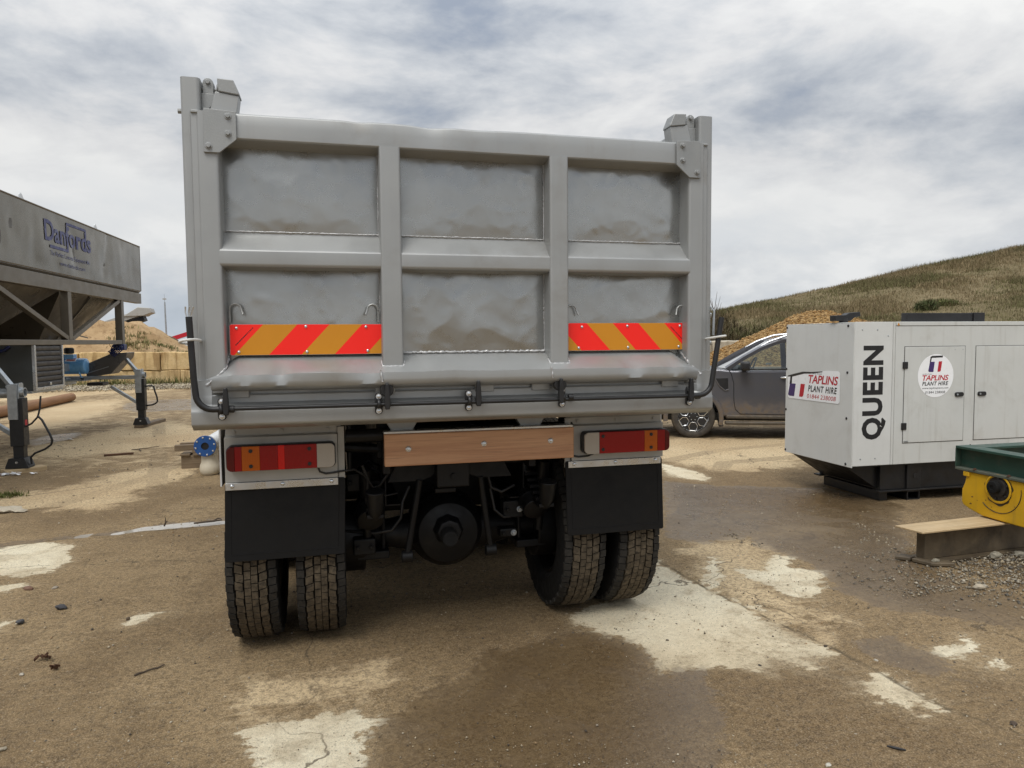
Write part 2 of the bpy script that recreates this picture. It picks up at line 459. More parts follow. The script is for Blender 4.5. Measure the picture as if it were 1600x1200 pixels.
# ------------------------------------------------------------------ mesh builder
class MB:
    def __init__(self):
        self.v, self.f, self.mi = [], [], []

    def add(self, vs, fs, mi=0):
        o = len(self.v)
        self.v.extend([tuple(p) for p in vs])
        for f in fs:
            self.f.append(tuple(o + i for i in f))
            self.mi.append(mi)
        return self

    def box(self, x0, x1, y0, y1, z0, z1, mi=0):
        vs = [(x0, y0, z0), (x1, y0, z0), (x1, y1, z0), (x0, y1, z0), (x0, y0, z1), (x1, y0, z1), (x1, y1, z1), (x0, y1, z1)]
        return self.add(vs, [(0, 3, 2, 1), (4, 5, 6, 7), (0, 1, 5, 4), (1, 2, 6, 5), (2, 3, 7, 6), (3, 0, 4, 7)], mi)

    def beam(self, a, b, wdt, hgt, upv=(0, 0, 1), mi=0):
        a, b = Vector(a), Vector(b)
        d = (b - a).normalized()
        u = Vector(upv)
        s = d.cross(u)
        if s.length < 1e-4:
            s = d.cross(Vector((0, 1, 0)))
        s.normalize()
        u = s.cross(d).normalized()
        s, u = s * wdt / 2, u * hgt / 2
        vs = [a - s - u, a + s - u, a + s + u, a - s + u, b - s - u, b + s - u, b + s + u, b - s + u]
        return self.add(vs, [(0, 1, 2, 3)[::-1], (4, 5, 6, 7), (0, 1, 5, 4), (1, 2, 6, 5), (2, 3, 7, 6), (3, 0, 4, 7)], mi)

    def prism(self, poly, d, o=(0, 0, 0), ux=(1, 0, 0), uy=(0, 0, 1), mi=0, cap=True):
        """poly in (ux, uy), pushed by vector d."""
        o, ux, uy, d = Vector(o), Vector(ux), Vector(uy), Vector(d)
        n = len(poly)
        lo = [o + ux * p[0] + uy * p[1] for p in poly]
        hi = [p + d for p in lo]
        area = sum(poly[i][0] * poly[(i + 1) % n][1] - poly[(i + 1) % n][0] * poly[i][1] for i in range(n))
        flip = (area > 0) == (ux.cross(uy).dot(d) > 0)
        fs = [tuple((i, (i + 1) % n, n + (i + 1) % n, n + i)) for i in range(n)]
        if cap:
            fs += [tuple(range(n))[::-1], tuple(range(n, 2 * n))]
        if not flip:
            fs = [f[::-1] for f in fs]
        return self.add(lo + hi, fs, mi)

    def rings(self, rings, closed=True, cap=True, mi=0):
        n = len(rings[0])
        vs = [p for r in rings for p in r]
        fs = []
        for i in range(len(rings) - 1):
            for j in range(n if closed else n - 1):
                k = (j + 1) % n
                fs.append((i * n + j, i * n + k, (i + 1) * n + k, (i + 1) * n + j))
        if cap and closed:
            fs.append(tuple(range(n))[::-1])
            fs.append(tuple(range((len(rings) - 1) * n, len(rings) * n)))
        return self.add(vs, fs, mi)

    def tube(self, pts, r, n=8, jit=0.0, mi=0):
        pts = [Vector(p) for p in pts]
        rs = r if isinstance(r, (list, tuple)) else [r] * len(pts)
        rings = []
        pu = None
        for i, p in enumerate(pts):
            d = (pts[min(i + 1, len(pts) - 1)] - pts[max(i - 1, 0)]).normalized()
            if pu is None:
                pu = d.orthogonal().normalized()
            u = (pu - d * pu.dot(d))
            u = u.normalized() if u.length > 1e-5 else d.orthogonal().normalized()
            pu = u
            v = d.cross(u)
            rr = rs[i] * (1 + random.uniform(-jit, jit))
            rings.append([p + (u * math.cos(2 * PI * k / n) + v * math.sin(2 * PI * k / n)) * rr for k in range(n)])
        return self.rings(rings, mi=mi)

    def cyl(self, a, b, r0, r1=None, n=20, mi=0):
        return self.tube([a, b], [r0, r0 if r1 is None else r1], n, mi=mi)

    def lathe(self, prof, c=(0, 0, 0), ax=(1, 0, 0), n=32, mi=0, close=False):
        """prof: (along axis, radius)."""
        ax = Vector(ax).normalized()
        u = ax.orthogonal().normalized()
        v = ax.cross(u)
        c = Vector(c)
        rings = [[c + ax * a + (u * math.cos(2 * PI * k / n) + v * math.sin(2 * PI * k / n)) * r for k in range(n)] for a, r in prof]
        return self.rings(rings, cap=not close, mi=mi)

    def grid(self, nx, ny, fn, mi=0):
        vs = [fn(i / nx, j / ny) for j in range(ny + 1) for i in range(nx + 1)]
        fs = [(j * (nx + 1) + i, j * (nx + 1) + i + 1, (j + 1) * (nx + 1) + i + 1, (j + 1) * (nx + 1) + i) for j in range(ny) for i in range(nx)]
        return self.add(vs, fs, mi)

    def hexbolt(self, c, d, r, h, mi=0):
        c, d = Vector(c), Vector(d).normalized()
        self.tube([c, c + d * h * 0.25], [r * 1.45, r * 1.45], 12, mi=mi)
        return self.tube([c + d * h * 0.25, c + d * h * 0.9, c + d * h], [r, r, r * 0.8], 6, mi=mi)

    def dome(self, c, d, r, h, mi=0, n=12):
        c, d = Vector(c), Vector(d).normalized()
        return self.tube([c, c + d * h * 0.45, c + d * h * 0.85, c + d * h], [r, r * 0.92, r * 0.6, r * 0.15], n, mi=mi)

    def rock(self, c, r, sub=1, sq=(1, 1, 1), seed=0, amp=0.35, mi=0):
        bm = bmesh.new()
        bmesh.ops.create_icosphere(bm, subdivisions=sub, radius=1.0)
        for v in bm.verts:
            k = 1 + amp * mnoise.noise(v.co * 1.3 + Vector((seed * 3.1, seed * 1.7, 5)))
            v.co = Vector((v.co.x * sq[0], v.co.y * sq[1], v.co.z * sq[2])) * (k * r)
        bm.verts.index_update()
        self.add([v.co + Vector(c) for v in bm.verts], [[v.index for v in f.verts] for f in bm.faces], mi)
        bm.free()
        return self

    def mesh(self, name, mats, angle=35.0, smooth=True):
        me = bpy.data.meshes.new(name)
        me.from_pydata(self.v, [], self.f)
        for mm in mats:
            me.materials.append(mm)
        if len(mats) > 1:
            me.polygons.foreach_set('material_index', self.mi)
        if smooth:
            me.polygons.foreach_set('use_smooth', [True] * len(me.polygons))
            me.set_sharp_from_angle(angle=math.radians(angle))
        me.update()
        return me


def link(name, data, parent=None):
    o = bpy.data.objects.new(name, data)
    COL.objects.link(o)
    if parent is not None:
        o.parent = parent
    return o


def part(name, mb, mats, parent=None, bevel=0.0, seg=2, angle=35.0, label=None, smooth=True):
    mats = mats if isinstance(mats, (list, tuple)) else [mats]
    o = link(name, mb.mesh(name, mats, angle, smooth), parent)
    if bevel:
        b = o.modifiers.new('edge', 'BEVEL')
        b.width = bevel
        b.segments = seg
        b.limit_method = 'ANGLE'
        b.angle_limit = math.radians(40)
    if smooth and (bevel or 39 < angle <= 55):
        wn_ = o.modifiers.new('normals', 'WEIGHTED_NORMAL')
        wn_.keep_sharp = True
        wn_.weight = 90
    if name == 'small_print':
        o['kind'] = 'stuff'
    if label:
        o['label'] = label
    return o


def tag(o, label=None, cat=None, group=None, kind=None):
    for k, v in (('label', label), ('category', cat), ('group', group), ('kind', kind)):
        if v:
            o[k] = v
    return o


def empty(name, loc=(0, 0, 0), rz=0.0, parent=None):
    o = link(name, None, parent)
    o.empty_display_size = 0.2
    o.location = loc
    o.rotation_euler = (0, 0, rz)
    return o


def copy_tree(o, parent=None):
    c = o.copy()
    COL.objects.link(c)
    c.parent = parent
    for ch in list(o.children):
        copy_tree(ch, c)
    return c


def text_mb(s, box, o, ux, uy, bold=0.0, shear=0.0, space=1.0):
    """Lettering fitted into box = (x0, x1, y0, y1) of the plane o + ux*x + uy*y (flat print)."""
    cu = bpy.data.curves.new('lettering', 'FONT')
    cu.body = s
    cu.offset = bold
    cu.shear = shear
    cu.space_character = space
    cu.resolution_u = 3
    ob = bpy.data.objects.new('lettering', cu)
    COL.objects.link(ob)
    ev = ob.evaluated_get(bpy.context.evaluated_depsgraph_get())
    me = ev.to_mesh()
    vs = [v.co.copy() for v in me.vertices]
    fs = [tuple(p.vertices) for p in me.polygons]
    ev.to_mesh_clear()
    bpy.data.objects.remove(ob)
    xs, ys = [v.x for v in vs], [v.y for v in vs]
    x0, x1, y0, y1 = min(xs), max(xs), min(ys), max(ys)
    o, ux, uy = Vector(o), Vector(ux), Vector(uy)
    out = [o + ux * (box[0] + (v.x - x0) / (x1 - x0) * (box[1] - box[0])) + uy * (box[2] + (v.y - y0) / (y1 - y0) * (box[3] - box[2])) for v in vs]
    mb = MB()
    mb.add(out, fs)
    return mb


def refine(mb, cuts=3):
    """cut faces up so that flat print can follow a curved sheet."""
    bm = bmesh.new()
    vs = [bm.verts.new(p) for p in mb.v]
    for f in mb.f:
        try:
            bm.faces.new([vs[i] for i in f])
        except ValueError:
            pass
    bmesh.ops.triangulate(bm, faces=bm.faces[:])
    bmesh.ops.subdivide_edges(bm, edges=[e for e in bm.edges if e.calc_length() > 0.03], cuts=cuts, use_grid_fill=True)
    bmesh.ops.triangulate(bm, faces=bm.faces[:])
    bm.verts.index_update()
    mb.v = [tuple(v.co) for v in bm.verts]
    mb.f = [tuple(v.index for v in f.verts) for f in bm.faces]
    mb.mi = [0] * len(mb.f)
    bm.free()


def letters(mb, root, mt, fix=None):
    """one object per letter: split a lettering mesh into its islands."""
    if fix:
        refine(mb)
        mb.v = [fix(p) for p in mb.v]
    par = list(range(len(mb.v)))

    def find(i):
        while par[i] != i:
            par[i] = par[par[i]]
            i = par[i]
        return i
    for f in mb.f:
        for k in f[1:]:
            par[find(k)] = find(f[0])
    groups = {}
    for f in mb.f:
        groups.setdefault(find(f[0]), []).append(f)
    for fs in groups.values():
        ids = sorted({i for f in fs for i in f})
        mp = {i: k for k, i in enumerate(ids)}
        q = MB()
        q.add([mb.v[i] for i in ids], [tuple(mp[i] for i in f) for f in fs])
        part('letter', q, mt, root, smooth=False)


def rrect(x0, x1, y0, y1, r, n=4):
    pts = []
    for cx_, cy_, a0 in ((x1 - r, y0 + r, -90), (x1 - r, y1 - r, 0), (x0 + r, y1 - r, 90), (x0 + r, y0 + r, 180)):
        for k in range(n + 1):
            a = math.radians(a0 + 90 * k / n)
            pts.append((cx_ + r * math.cos(a), cy_ + r * math.sin(a)))
    return pts


def flat(mb, poly, o, ux, uy, mi=0):
    o, ux, uy = Vector(o), Vector(ux), Vector(uy)
    return mb.add([o + ux * p[0] + uy * p[1] for p in poly], [tuple(range(len(poly)))], mi)


# value noise on arrays
_perm = rng.permutation(4096)


def vnoise(x, y, seed=0):
    xi, yi = np.floor(x).astype(np.int64), np.floor(y).astype(np.int64)
    fx, fy = x - xi, y - yi
    fx, fy = fx * fx * (3 - 2 * fx), fy * fy * (3 - 2 * fy)

    def h(a, b):
        return _perm[(_perm[(a + seed * 131) & 4095] + b) & 4095] / 4095.0

    return (h(xi, yi) * (1 - fx) + h(xi + 1, yi) * fx) * (1 - fy) + (h(xi, yi + 1) * (1 - fx) + h(xi + 1, yi + 1) * fx) * fy


def fbm(x, y, oct_=4, seed=0, gain=0.5):
    s, a, t = 0.0, 1.0, 0.0
    for i in range(oct_):
        s = s + a * vnoise(x * 2 ** i, y * 2 ** i, seed + i)
        t += a
        a *= gain
    return s / t

# ------------------------------------------------------------------ ground
DRY = [
  [ (2.27,4.75),(2.24,4.47),(2.34,3.96),(2.37,3.62),(2.38,3.40),(2.39,3.26),(2.47,3.11),(2.44,3.03),(2.31,3.01),(2.23,2.92),(2.14,3.01),(2.06,3.02),(1.98,2.94),(1.88,3.02),(1.50,3.09),(1.54,3.22),(1.54,3.37),(1.54,3.32),(1.49,3.49),(1.40,3.58),(1.32,3.74),(1.31,3.89),(1.62,4.05),(1.86,4.12),(2.18,4.58) ],
  [ (2.24,2.63),(2.34,2.66),(2.37,2.72),(2.43,2.74),(2.47,2.80),(2.53,2.83),(2.55,2.81),(2.55,2.74),(2.55,2.64),(2.57,2.52),(2.54,2.45),(2.50,2.43),(2.52,2.52),(2.45,2.52),(2.40,2.50),(2.34,2.54),(2.27,2.59) ],
  [ (2.40,2.42),(2.47,2.45),(2.44,2.41),(2.39,2.39) ],
  [ (2.71,4.37),(2.86,4.25),(3.15,4.57),(3.27,4.47),(3.12,4.29),(3.27,4.13),(3.07,3.89),(2.91,3.78),(2.76,3.77),(2.74,3.91),(2.72,4.04),(2.68,4.20) ],
  [ (2.42,3.72),(2.49,3.74),(2.53,3.67),(2.45,3.65) ],
  [ (2.66,4.67),(2.74,4.65),(2.44,4.11),(2.36,4.09),(2.36,4.18) ],
  [ (2.95,2.93),(3.04,2.96),(3.10,2.94),(3.28,3.05),(3.27,2.96),(3.23,2.88),(3.11,2.82),(2.96,2.83) ],
  [ (3.06,2.73),(3.22,2.78),(3.15,2.71),(3.06,2.70) ],
  [ (-0.40,3.05),(-0.28,3.07),(-0.08,3.08),(0.01,3.09),(0.13,3.09),(0.15,2.96),(0.09,2.88),(0.10,2.75),(0.07,2.65),(0.08,2.46),(-0.32,2.56),(-0.33,2.76),(-0.37,2.92) ],
  [ (-2.68,6.26),(-2.58,6.44),(-2.32,6.47),(-2.06,6.30),(-2.10,6.13),(-1.96,5.93),(-2.00,5.60),(-2.14,5.53),(-2.43,5.65) ],
  [ (-2.29,5.32),(-2.14,5.38),(-2.04,5.33),(-2.13,5.23),(-2.24,5.19) ],
  [ (-1.98,4.58),(-1.92,4.64),(-1.86,4.59),(-1.89,4.53) ],
  [ (-1.24,4.46),(-1.20,4.55),(-1.02,4.61),(-0.99,4.57),(-1.13,4.50),(-1.19,4.42) ],
  [ (4.11,8.52),(4.24,7.95),(4.25,7.34),(4.05,7.21),(3.81,7.68) ],
]
TAN = [
  [ (-0.45,3.33),(-0.36,3.49),(0.08,3.48),(0.19,3.50),(0.17,3.30),(-0.03,3.26),(-0.34,3.21) ],
  [ (-3.47,8.17),(-3.36,8.55),(-2.65,8.97),(-2.48,9.46),(-2.13,9.76),(-2.09,9.16),(-2.24,8.52),(-2.19,7.63),(-2.56,7.76),(-3.14,8.01),(-3.38,7.95) ],
  [ (-7.43,20.72),(-6.29,21.43),(-5.53,17.53),(-5.72,16.99),(-5.69,15.90) ],
  [ (-4.44,12.52),(-4.05,13.07),(-3.79,14.14),(-3.70,15.26),(-2.57,13.96),(-2.28,12.87),(-3.16,12.12),(-3.84,11.74) ],
  [ (4.96,10.25),(6.96,9.62),(5.57,7.69),(4.61,7.75),(4.36,8.99) ],
  [ (-4.66,29.21),(-9.62,23.81),(-11.33,28.07),(-5.40,29.50) ],
  [ (2.69,5.02),(3.18,4.96),(3.19,4.62),(2.69,4.04),(2.72,3.60),(2.65,3.19),(2.53,3.22),(2.44,3.52),(2.41,3.94),(2.36,4.09) ],
]
WET = [
  [ (0.52,3.27),(0.74,3.54),(1.02,3.59),(1.27,3.62),(1.42,3.55),(1.50,3.46),(1.54,3.30),(1.49,3.06),(1.72,3.05),(1.62,2.66),(1.31,2.23),(1.12,2.14),(0.39,2.33),(0.08,2.55),(0.09,2.87),(0.16,2.95),(0.22,3.14),(0.38,3.21) ],
  [ (3.26,5.15),(3.92,5.20),(4.51,5.04),(4.74,4.97),(4.11,4.30),(4.10,3.91),(4.16,3.50),(4.16,3.21),(3.64,2.80),(3.64,3.05),(3.42,3.26),(3.15,3.41),(3.08,3.80),(3.28,4.35),(3.16,4.82) ],
  [ (2.60,3.14),(2.94,3.18),(2.96,2.81),(2.85,2.68),(2.70,2.72),(2.59,2.94) ],
  [ (3.60,7.34),(4.08,6.98),(5.13,6.53),(5.33,5.60),(4.38,4.71),(3.76,5.09),(2.80,4.97),(2.59,5.22) ],
  [ (-2.76,6.45),(-2.62,6.61),(-2.22,6.63),(-1.93,6.69),(-1.68,6.82),(-1.46,6.88),(-1.02,6.95),(-0.93,6.98),(-0.90,6.75),(-0.98,6.70),(-1.30,6.68),(-1.65,6.66),(-1.87,6.58),(-2.10,6.53),(-2.34,6.51),(-2.60,6.45),(-2.67,6.23) ],
  [ (-5.45,20.03),(-5.67,21.94),(-4.98,22.21),(-3.84,22.34),(-3.12,18.07),(-3.97,18.36),(-4.56,18.20) ],
  [ (-5.13,13.58),(-4.92,14.50),(-4.52,14.59),(-4.37,13.53),(-4.63,13.07),(-4.73,12.61) ],
]
WATER = [
  [ (-2.19,6.62),(-2.15,6.70),(-2.06,6.70),(-2.07,6.59),(-2.13,6.57) ],
  [ (-1.92,6.66),(-1.68,6.82),(-1.46,6.87),(-1.22,6.88),(-1.01,6.87),(-0.92,6.89),(-0.91,6.78),(-0.99,6.74),(-1.31,6.72),(-1.65,6.69),(-1.87,6.60) ],
]
JOINTS = [[(2.25, 4.79), (2.34, 3.96), (2.50, 3.07), (2.55, 2.46), (2.73, 2.13)], [(-3.57, 8.40), (-2.64, 8.93)], [(-2.86, 6.40), (-2.19, 6.56), (-1.0, 6.70), (0.5, 6.9)]]


def axis(lo_far, lo, hi, hi_far, step, grow=1.16):
    mid_ = list(np.arange(lo, hi, step))
    a, s, p = [], step, lo
    while p > lo_far:
        s *= grow
        p -= s
        a.append(p)
    b, s, p = [], step, mid_[-1]
    while p < hi_far:
        s *= grow
        p += s
        b.append(p)
    return np.array(a[::-1] + mid_ + b)


def poly_sd(px, py, poly):
    """Signed distance to a polygon, positive inside."""
    P = np.array(poly)
    d = np.full(px.shape, 1e9)
    ins = np.zeros(px.shape, bool)
    for i in range(len(P)):
        a, b = P[i], P[(i + 1) % len(P)]
        e = b - a
        t = np.clip(((px - a[0]) * e[0] + (py - a[1]) * e[1]) / max(1e-9, e @ e), 0, 1)
        d = np.minimum(d, np.hypot(px - a[0] - t * e[0], py - a[1] - t * e[1]))
        c = ((a[1] > py) != (b[1] > py)) & (px < (b[0] - a[0]) * (py - a[1]) / (b[1] - a[1] + 1e-12) + a[0])
        ins ^= c
    return np.where(ins, d, -d)


gx, gy = axis(-420, -3.2, 5.6, 420, 0.03), axis(-60, 1.3, 9.5, 900, 0.03)
GX, GY = np.meshgrid(gx, gy)
near = np.exp(-(np.maximum(0, np.hypot(GX, GY) - 12) / 14) ** 2)
GZ = (fbm(GX * 1.1, GY * 1.1, 4, 3) - 0.5) * 0.02 * near + (fbm(GX * 7, GY * 7, 3, 9) - 0.5) * 0.008 * near


def union(polys, pad=0.4):
    s = np.full(GX.shape, -0.5)
    for pl in polys:
        P = np.array(pl)
        k = (GX > P[:, 0].min() - pad) & (GX < P[:, 0].max() + pad) & (GY > P[:, 1].min() - pad) & (GY < P[:, 1].max() + pad)
        s[k] = np.maximum(s[k], poly_sd(GX[k], GY[k], pl))
    return np.clip(s, -0.5, 0.5)


def verts_attr(me, name, arr):
    a = me.attributes.new(name, 'FLOAT', 'POINT')
    a.data.foreach_set('value', arr.astype(np.float32).ravel())


GZ = GZ - 0.034 * np.clip((union(WATER) + 0.05) / 0.13, 0, 1)
jd = np.full(GX.shape, 1.0)
for jl in JOINTS:
    for a, b in zip(jl[:-1], jl[1:]):
        a, b = np.array(a), np.array(b)
        e = b - a
        t = np.clip(((GX - a[0]) * e[0] + (GY - a[1]) * e[1]) / (e @ e), 0, 1)
        jd = np.minimum(jd, np.hypot(GX - a[0] - t * e[0], GY - a[1] - t * e[1]))
GZ -= 0.006 * np.exp(-(jd / 0.03) ** 2)
TRACKS = [[(-1.9, 8.2), (-2.6, 11.5), (-3.6, 16.0), (-5.2, 24.0)], [(-1.1, 8.2), (-1.8, 11.5), (-2.8, 16.0), (-4.4, 24.0)], [(-3.0, 7.4), (-2.2, 9.4), (-1.9, 12.0)], [(3.0, 6.6), (3.9, 8.4), (5.4, 9.2), (8.0, 9.6)], [(2.9, 5.6), (4.0, 7.0), (4.9, 8.2), (7.5, 8.6)]]
td = np.full(GX.shape, 1.0)
for jl in TRACKS:
    for a, b in zip(jl[:-1], jl[1:]):
        a, b = np.array(a), np.array(b)
        e = b - a
        t = np.clip(((GX - a[0]) * e[0] + (GY - a[1]) * e[1]) / (e @ e), 0, 1)
        td = np.minimum(td, np.hypot(GX - a[0] - t * e[0], GY - a[1] - t * e[1]))
ny_, nx_ = GX.shape
me = bpy.data.meshes.new('ground')
idx = np.arange(nx_ * ny_).reshape(ny_, nx_)
quads = np.stack([idx[:-1, :-1], idx[:-1, 1:], idx[1:, 1:], idx[1:, :-1]], -1).reshape(-1, 4)
me.vertices.add(nx_ * ny_)
me.vertices.foreach_set('co', np.stack([GX, GY, GZ], -1).ravel())
me.loops.add(quads.size)
me.polygons.add(len(quads))
me.polygons.foreach_set('loop_start', np.arange(0, quads.size, 4))
me.polygons.foreach_set('loop_total', np.full(len(quads), 4))
me.loops.foreach_set('vertex_index', quads.ravel())
me.polygons.foreach_set('use_smooth', np.ones(len(quads), bool))
me.update(calc_edges=True)
verts_attr(me, 'dry', union(DRY))
verts_attr(me, 'sandy', union(TAN, 0.6))
verts_attr(me, 'wet', union(WET))
verts_attr(me, 'joint', jd)
verts_attr(me, 'track', np.clip(td, 0, 1))


def ground_mat():
    t = NT('yard_ground')
    co = t.coord('Object')
    dry, sandy, wet, jn = (t.attr(k).outputs['Fac'] for k in ('dry', 'sandy', 'wet', 'joint'))
    nl = t.noise(co, 0.55, 6, 0.6, 0.4)
    nm = t.noise(co, 4.0, 10, 0.68, 0.3)
    cs = t.n('ShaderNodeMapping')
    cs.inputs['Rotation'].default_value = (0, 0, math.radians(-22))
    cs.inputs['Scale'].default_value = (1.0, 7.0, 1.0)
    t.t.links.new(co, cs.inputs[0])
    ns = t.noise(cs.outputs[0], 3.2, 8, 0.66, 0.2)
    nf = t.noise(co, 38, 8, 0.75)
    ng = t.noise(co, 150, 4, 0.7)
    n2 = t.noise(co, 14.0, 9, 0.72, 0.2)
    mud = t.mix(t.ramp(nl, 0.36, 0.64), (0.195, 0.130, 0.064), (0.325, 0.232, 0.124))
    mud = t.mix(t.ramp(ns, 0.48, 0.68, 0, 0.22), mud, (0.38, 0.285, 0.17))
    mud = t.mix(t.ramp(nm, 0.50, 0.66, 0, 0.5), mud, (0.140, 0.094, 0.048))
    mud = t.mix(t.ramp(n2, 0.50, 0.70, 0, 0.55), mud, (0.105, 0.073, 0.042))
    mud = t.mix(t.ramp(n2, 0.44, 0.30, 0, 0.45), mud, (0.42, 0.32, 0.195))
    # pale sandy film, towards the far yard as well
    geo = t.n('ShaderNodeSeparateXYZ')
    t.t.links.new(co, geo.inputs[0])
    far = t.ramp(geo.outputs[1], 7.0, 11.0, 0.0, 0.42)
    sv = t.math('ADD', sandy, t.math('ADD', t.math('MULTIPLY', t.math('SUBTRACT', nm, 0.5), 1.2), t.math('MULTIPLY', t.math('SUBTRACT', ns, 0.5), 0.45)))
    sm = t.math('MULTIPLY', t.ramp(t.math('ADD', sv, far), -0.16, 0.14), 0.90)
    c = t.mix(sm, mud, t.mix(t.ramp(nl, 0.35, 0.65), (0.58, 0.43, 0.25), (0.70, 0.55, 0.34)))
    # dry concrete showing through, with ragged edges
    dv = t.math('ADD', dry, t.math('ADD', t.math('MULTIPLY', t.math('SUBTRACT', nm, 0.5), 0.30), t.math('ADD', t.math('MULTIPLY', t.math('SUBTRACT', n2, 0.5), 0.22), t.math('MULTIPLY', t.math('SUBTRACT', ns, 0.5), 0.16))))
    hard = t.ramp(dv, -0.012, 0.025)
    soft = t.ramp(dv, -0.16, 0.16)
    sel = t.ramp(t.noise(co, 1.1, 3, 0.5, 0.0), 0.31, 0.40)
    dm = t.math('ADD', t.math('MULTIPLY', hard, sel), t.math('MULTIPLY', t.math('MULTIPLY', soft, t.ramp(n2, 0.30, 0.58, 0.45, 1.0)), t.math('SUBTRACT', 1.0, sel)))
    film = t.ramp(t.noise(co, 2.4, 8, 0.66, 0.6), 0.50, 0.64, 1.0, 0.60)
    dm = t.math('MULTIPLY', dm, film)
    halo = t.ramp(dv, -0.12, 0.02, 0.0, 0.35)
    c = t.mix(halo, c, (0.43, 0.335, 0.205))
    pale = t.mix(t.ramp(nl, 0.35, 0.65), (0.70, 0.60, 0.42), (0.80, 0.735, 0.56))
    pale = t.mix(t.ramp(nm, 0.45, 0.68, 0, 0.6), pale, (0.55, 0.455, 0.305))
    pale = t.mix(t.ramp(ng, 0.52, 0.66, 0, 0.45), pale, (0.36, 0.29, 0.19))
    pale = t.mix(t.ramp(n2, 0.56, 0.68, 0, 0.5), pale, (0.42, 0.335, 0.215))
    c = t.mix(dm, c, pale)
    # tyre tracks pressed into the film of mud
    tk = t.attr('track').outputs['Fac']
    tkv = t.math('ADD', tk, t.math('MULTIPLY', t.math('SUBTRACT', nm, 0.5), 0.10))
    tm = t.math('MULTIPLY', t.ramp(tkv, 0.13, 0.10), t.ramp(nl, 0.40, 0.58, 0.15, 0.75))
    c = t.mix(t.math('MULTIPLY', tm, 0.5), c, (0.13, 0.092, 0.052))
    # hairline cracks
    vc = t.n('ShaderNodeTexVoronoi', feature='DISTANCE_TO_EDGE')
    vc.inputs['Scale'].default_value = 0.62
    wrp = t.n('ShaderNodeVectorMath', operation='ADD')
    wn1 = t.n('ShaderNodeTexNoise')
    wn1.inputs['Scale'].default_value = 3.0
    wn1.inputs['Detail'].default_value = 6.0
    t.t.links.new(co, wn1.inputs['Vector'])
    scl = t.n('ShaderNodeVectorMath', operation='SCALE')
    scl.inputs['Scale'].default_value = 0.45
    t.t.links.new(wn1.outputs['Color'], scl.inputs[0])
    t.t.links.new(co, wrp.inputs[0])
    t.t.links.new(scl.outputs[0], wrp.inputs[1])
    t.t.links.new(wrp.outputs[0], vc.inputs['Vector'])
    ck = t.math('MULTIPLY', t.ramp(vc.outputs['Distance'], 0.0055, 0.001), t.ramp(nl, 0.44, 0.56, 0.0, 0.8))
    c = t.mix(ck, c, (0.075, 0.055, 0.034))
    # grit
    vo = t.n('ShaderNodeTexVoronoi')
    vo.inputs['Scale'].default_value = 62.0
    t.t.links.new(co, vo.inputs['Vector'])
    sep = t.n('ShaderNodeSeparateColor')
    t.t.links.new(vo.outputs['Color'], sep.inputs[0])
    spot = t.math('MULTIPLY', t.ramp(vo.outputs['Distance'], 0.30, 0.16), t.ramp(sep.outputs[0], 0.82, 0.86))
    c = t.mix(t.math('MULTIPLY', spot, 0.75), c, t.mix(sep.outputs[1], (0.46, 0.40, 0.30), (0.07, 0.055, 0.042)))
    c = t.mix(t.math('MULTIPLY', t.ramp(nf, 0.44, 0.60, 0.0, 0.78), t.math('SUBTRACT', 1.0, t.math('MULTIPLY', dm, 0.75))), c, t.mix(0.62, c, (0.05, 0.035, 0.022)))
    c = t.mix(t.ramp(ng, 0.50, 0.62, 0.0, 0.58), c, t.mix(0.5, c, (0.62, 0.50, 0.34)))
    c = t.mix(t.ramp(ng, 0.47, 0.36, 0.0, 0.62), c, t.mix(0.75, c, (0.03, 0.02, 0.012)))
    # damp
    wv = t.math('ADD', wet, t.math('ADD', t.math('MULTIPLY', t.math('SUBTRACT', nm, 0.5), 0.35), t.math('MULTIPLY', t.math('SUBTRACT', n2, 0.5), 0.25)))
    wm = t.math('ADD', t.math('MULTIPLY', t.ramp(wv, -0.02, 0.035), 0.6), t.math('MULTIPLY', t.ramp(wv, -0.10, 0.30), 0.4))
    wcol = t.mix(0.62, c, (0.075, 0.047, 0.022), 'MIX')
    c = t.mix(wm, c, wcol)
    jm = t.ramp(t.math('ADD', jn, t.math('MULTIPLY', t.math('SUBTRACT', nm, 0.5), 0.035)), 0.004, 0.022, 0.75, 0.0)
    c = t.mix(jm, c, (0.085, 0.066, 0.04))
    sheen = t.ramp(t.math('ADD', t.math('MULTIPLY', nm, 0.6), t.math('MULTIPLY', nl, 0.4)), 0.42, 0.60, 0.09, 0.48)
    r = t.mix(wm, (0.86, 0.86, 0.86), (0, 0, 0))
    r = t.math('ADD', t.math('MULTIPLY', t.math('SUBTRACT', 1.0, wm), 0.86), t.math('MULTIPLY', wm, sheen))
    h = t.math('ADD', t.math('MULTIPLY', nf, 0.7), t.math('ADD', t.math('MULTIPLY', nm, 1.2), t.math('ADD', t.math('MULTIPLY', ng, 0.25), t.math('MULTIPLY', spot, 0.5))))
    nr = t.n('ShaderNodeBump')
    nr.inputs['Distance'].default_value = 0.02
    t.set(nr.inputs['Strength'], t.ramp(wm, 0.0, 1.0, 0.70, 0.36))
    t.t.links.new(h, nr.inputs['Height'])
    return t.p(col=c, rough=r, nrm=nr.outputs[0], spec=t.ramp(wm, 0, 1, 0.2, 0.62))


me.materials.append(ground_mat())
tag(link('ground', me), kind='structure')

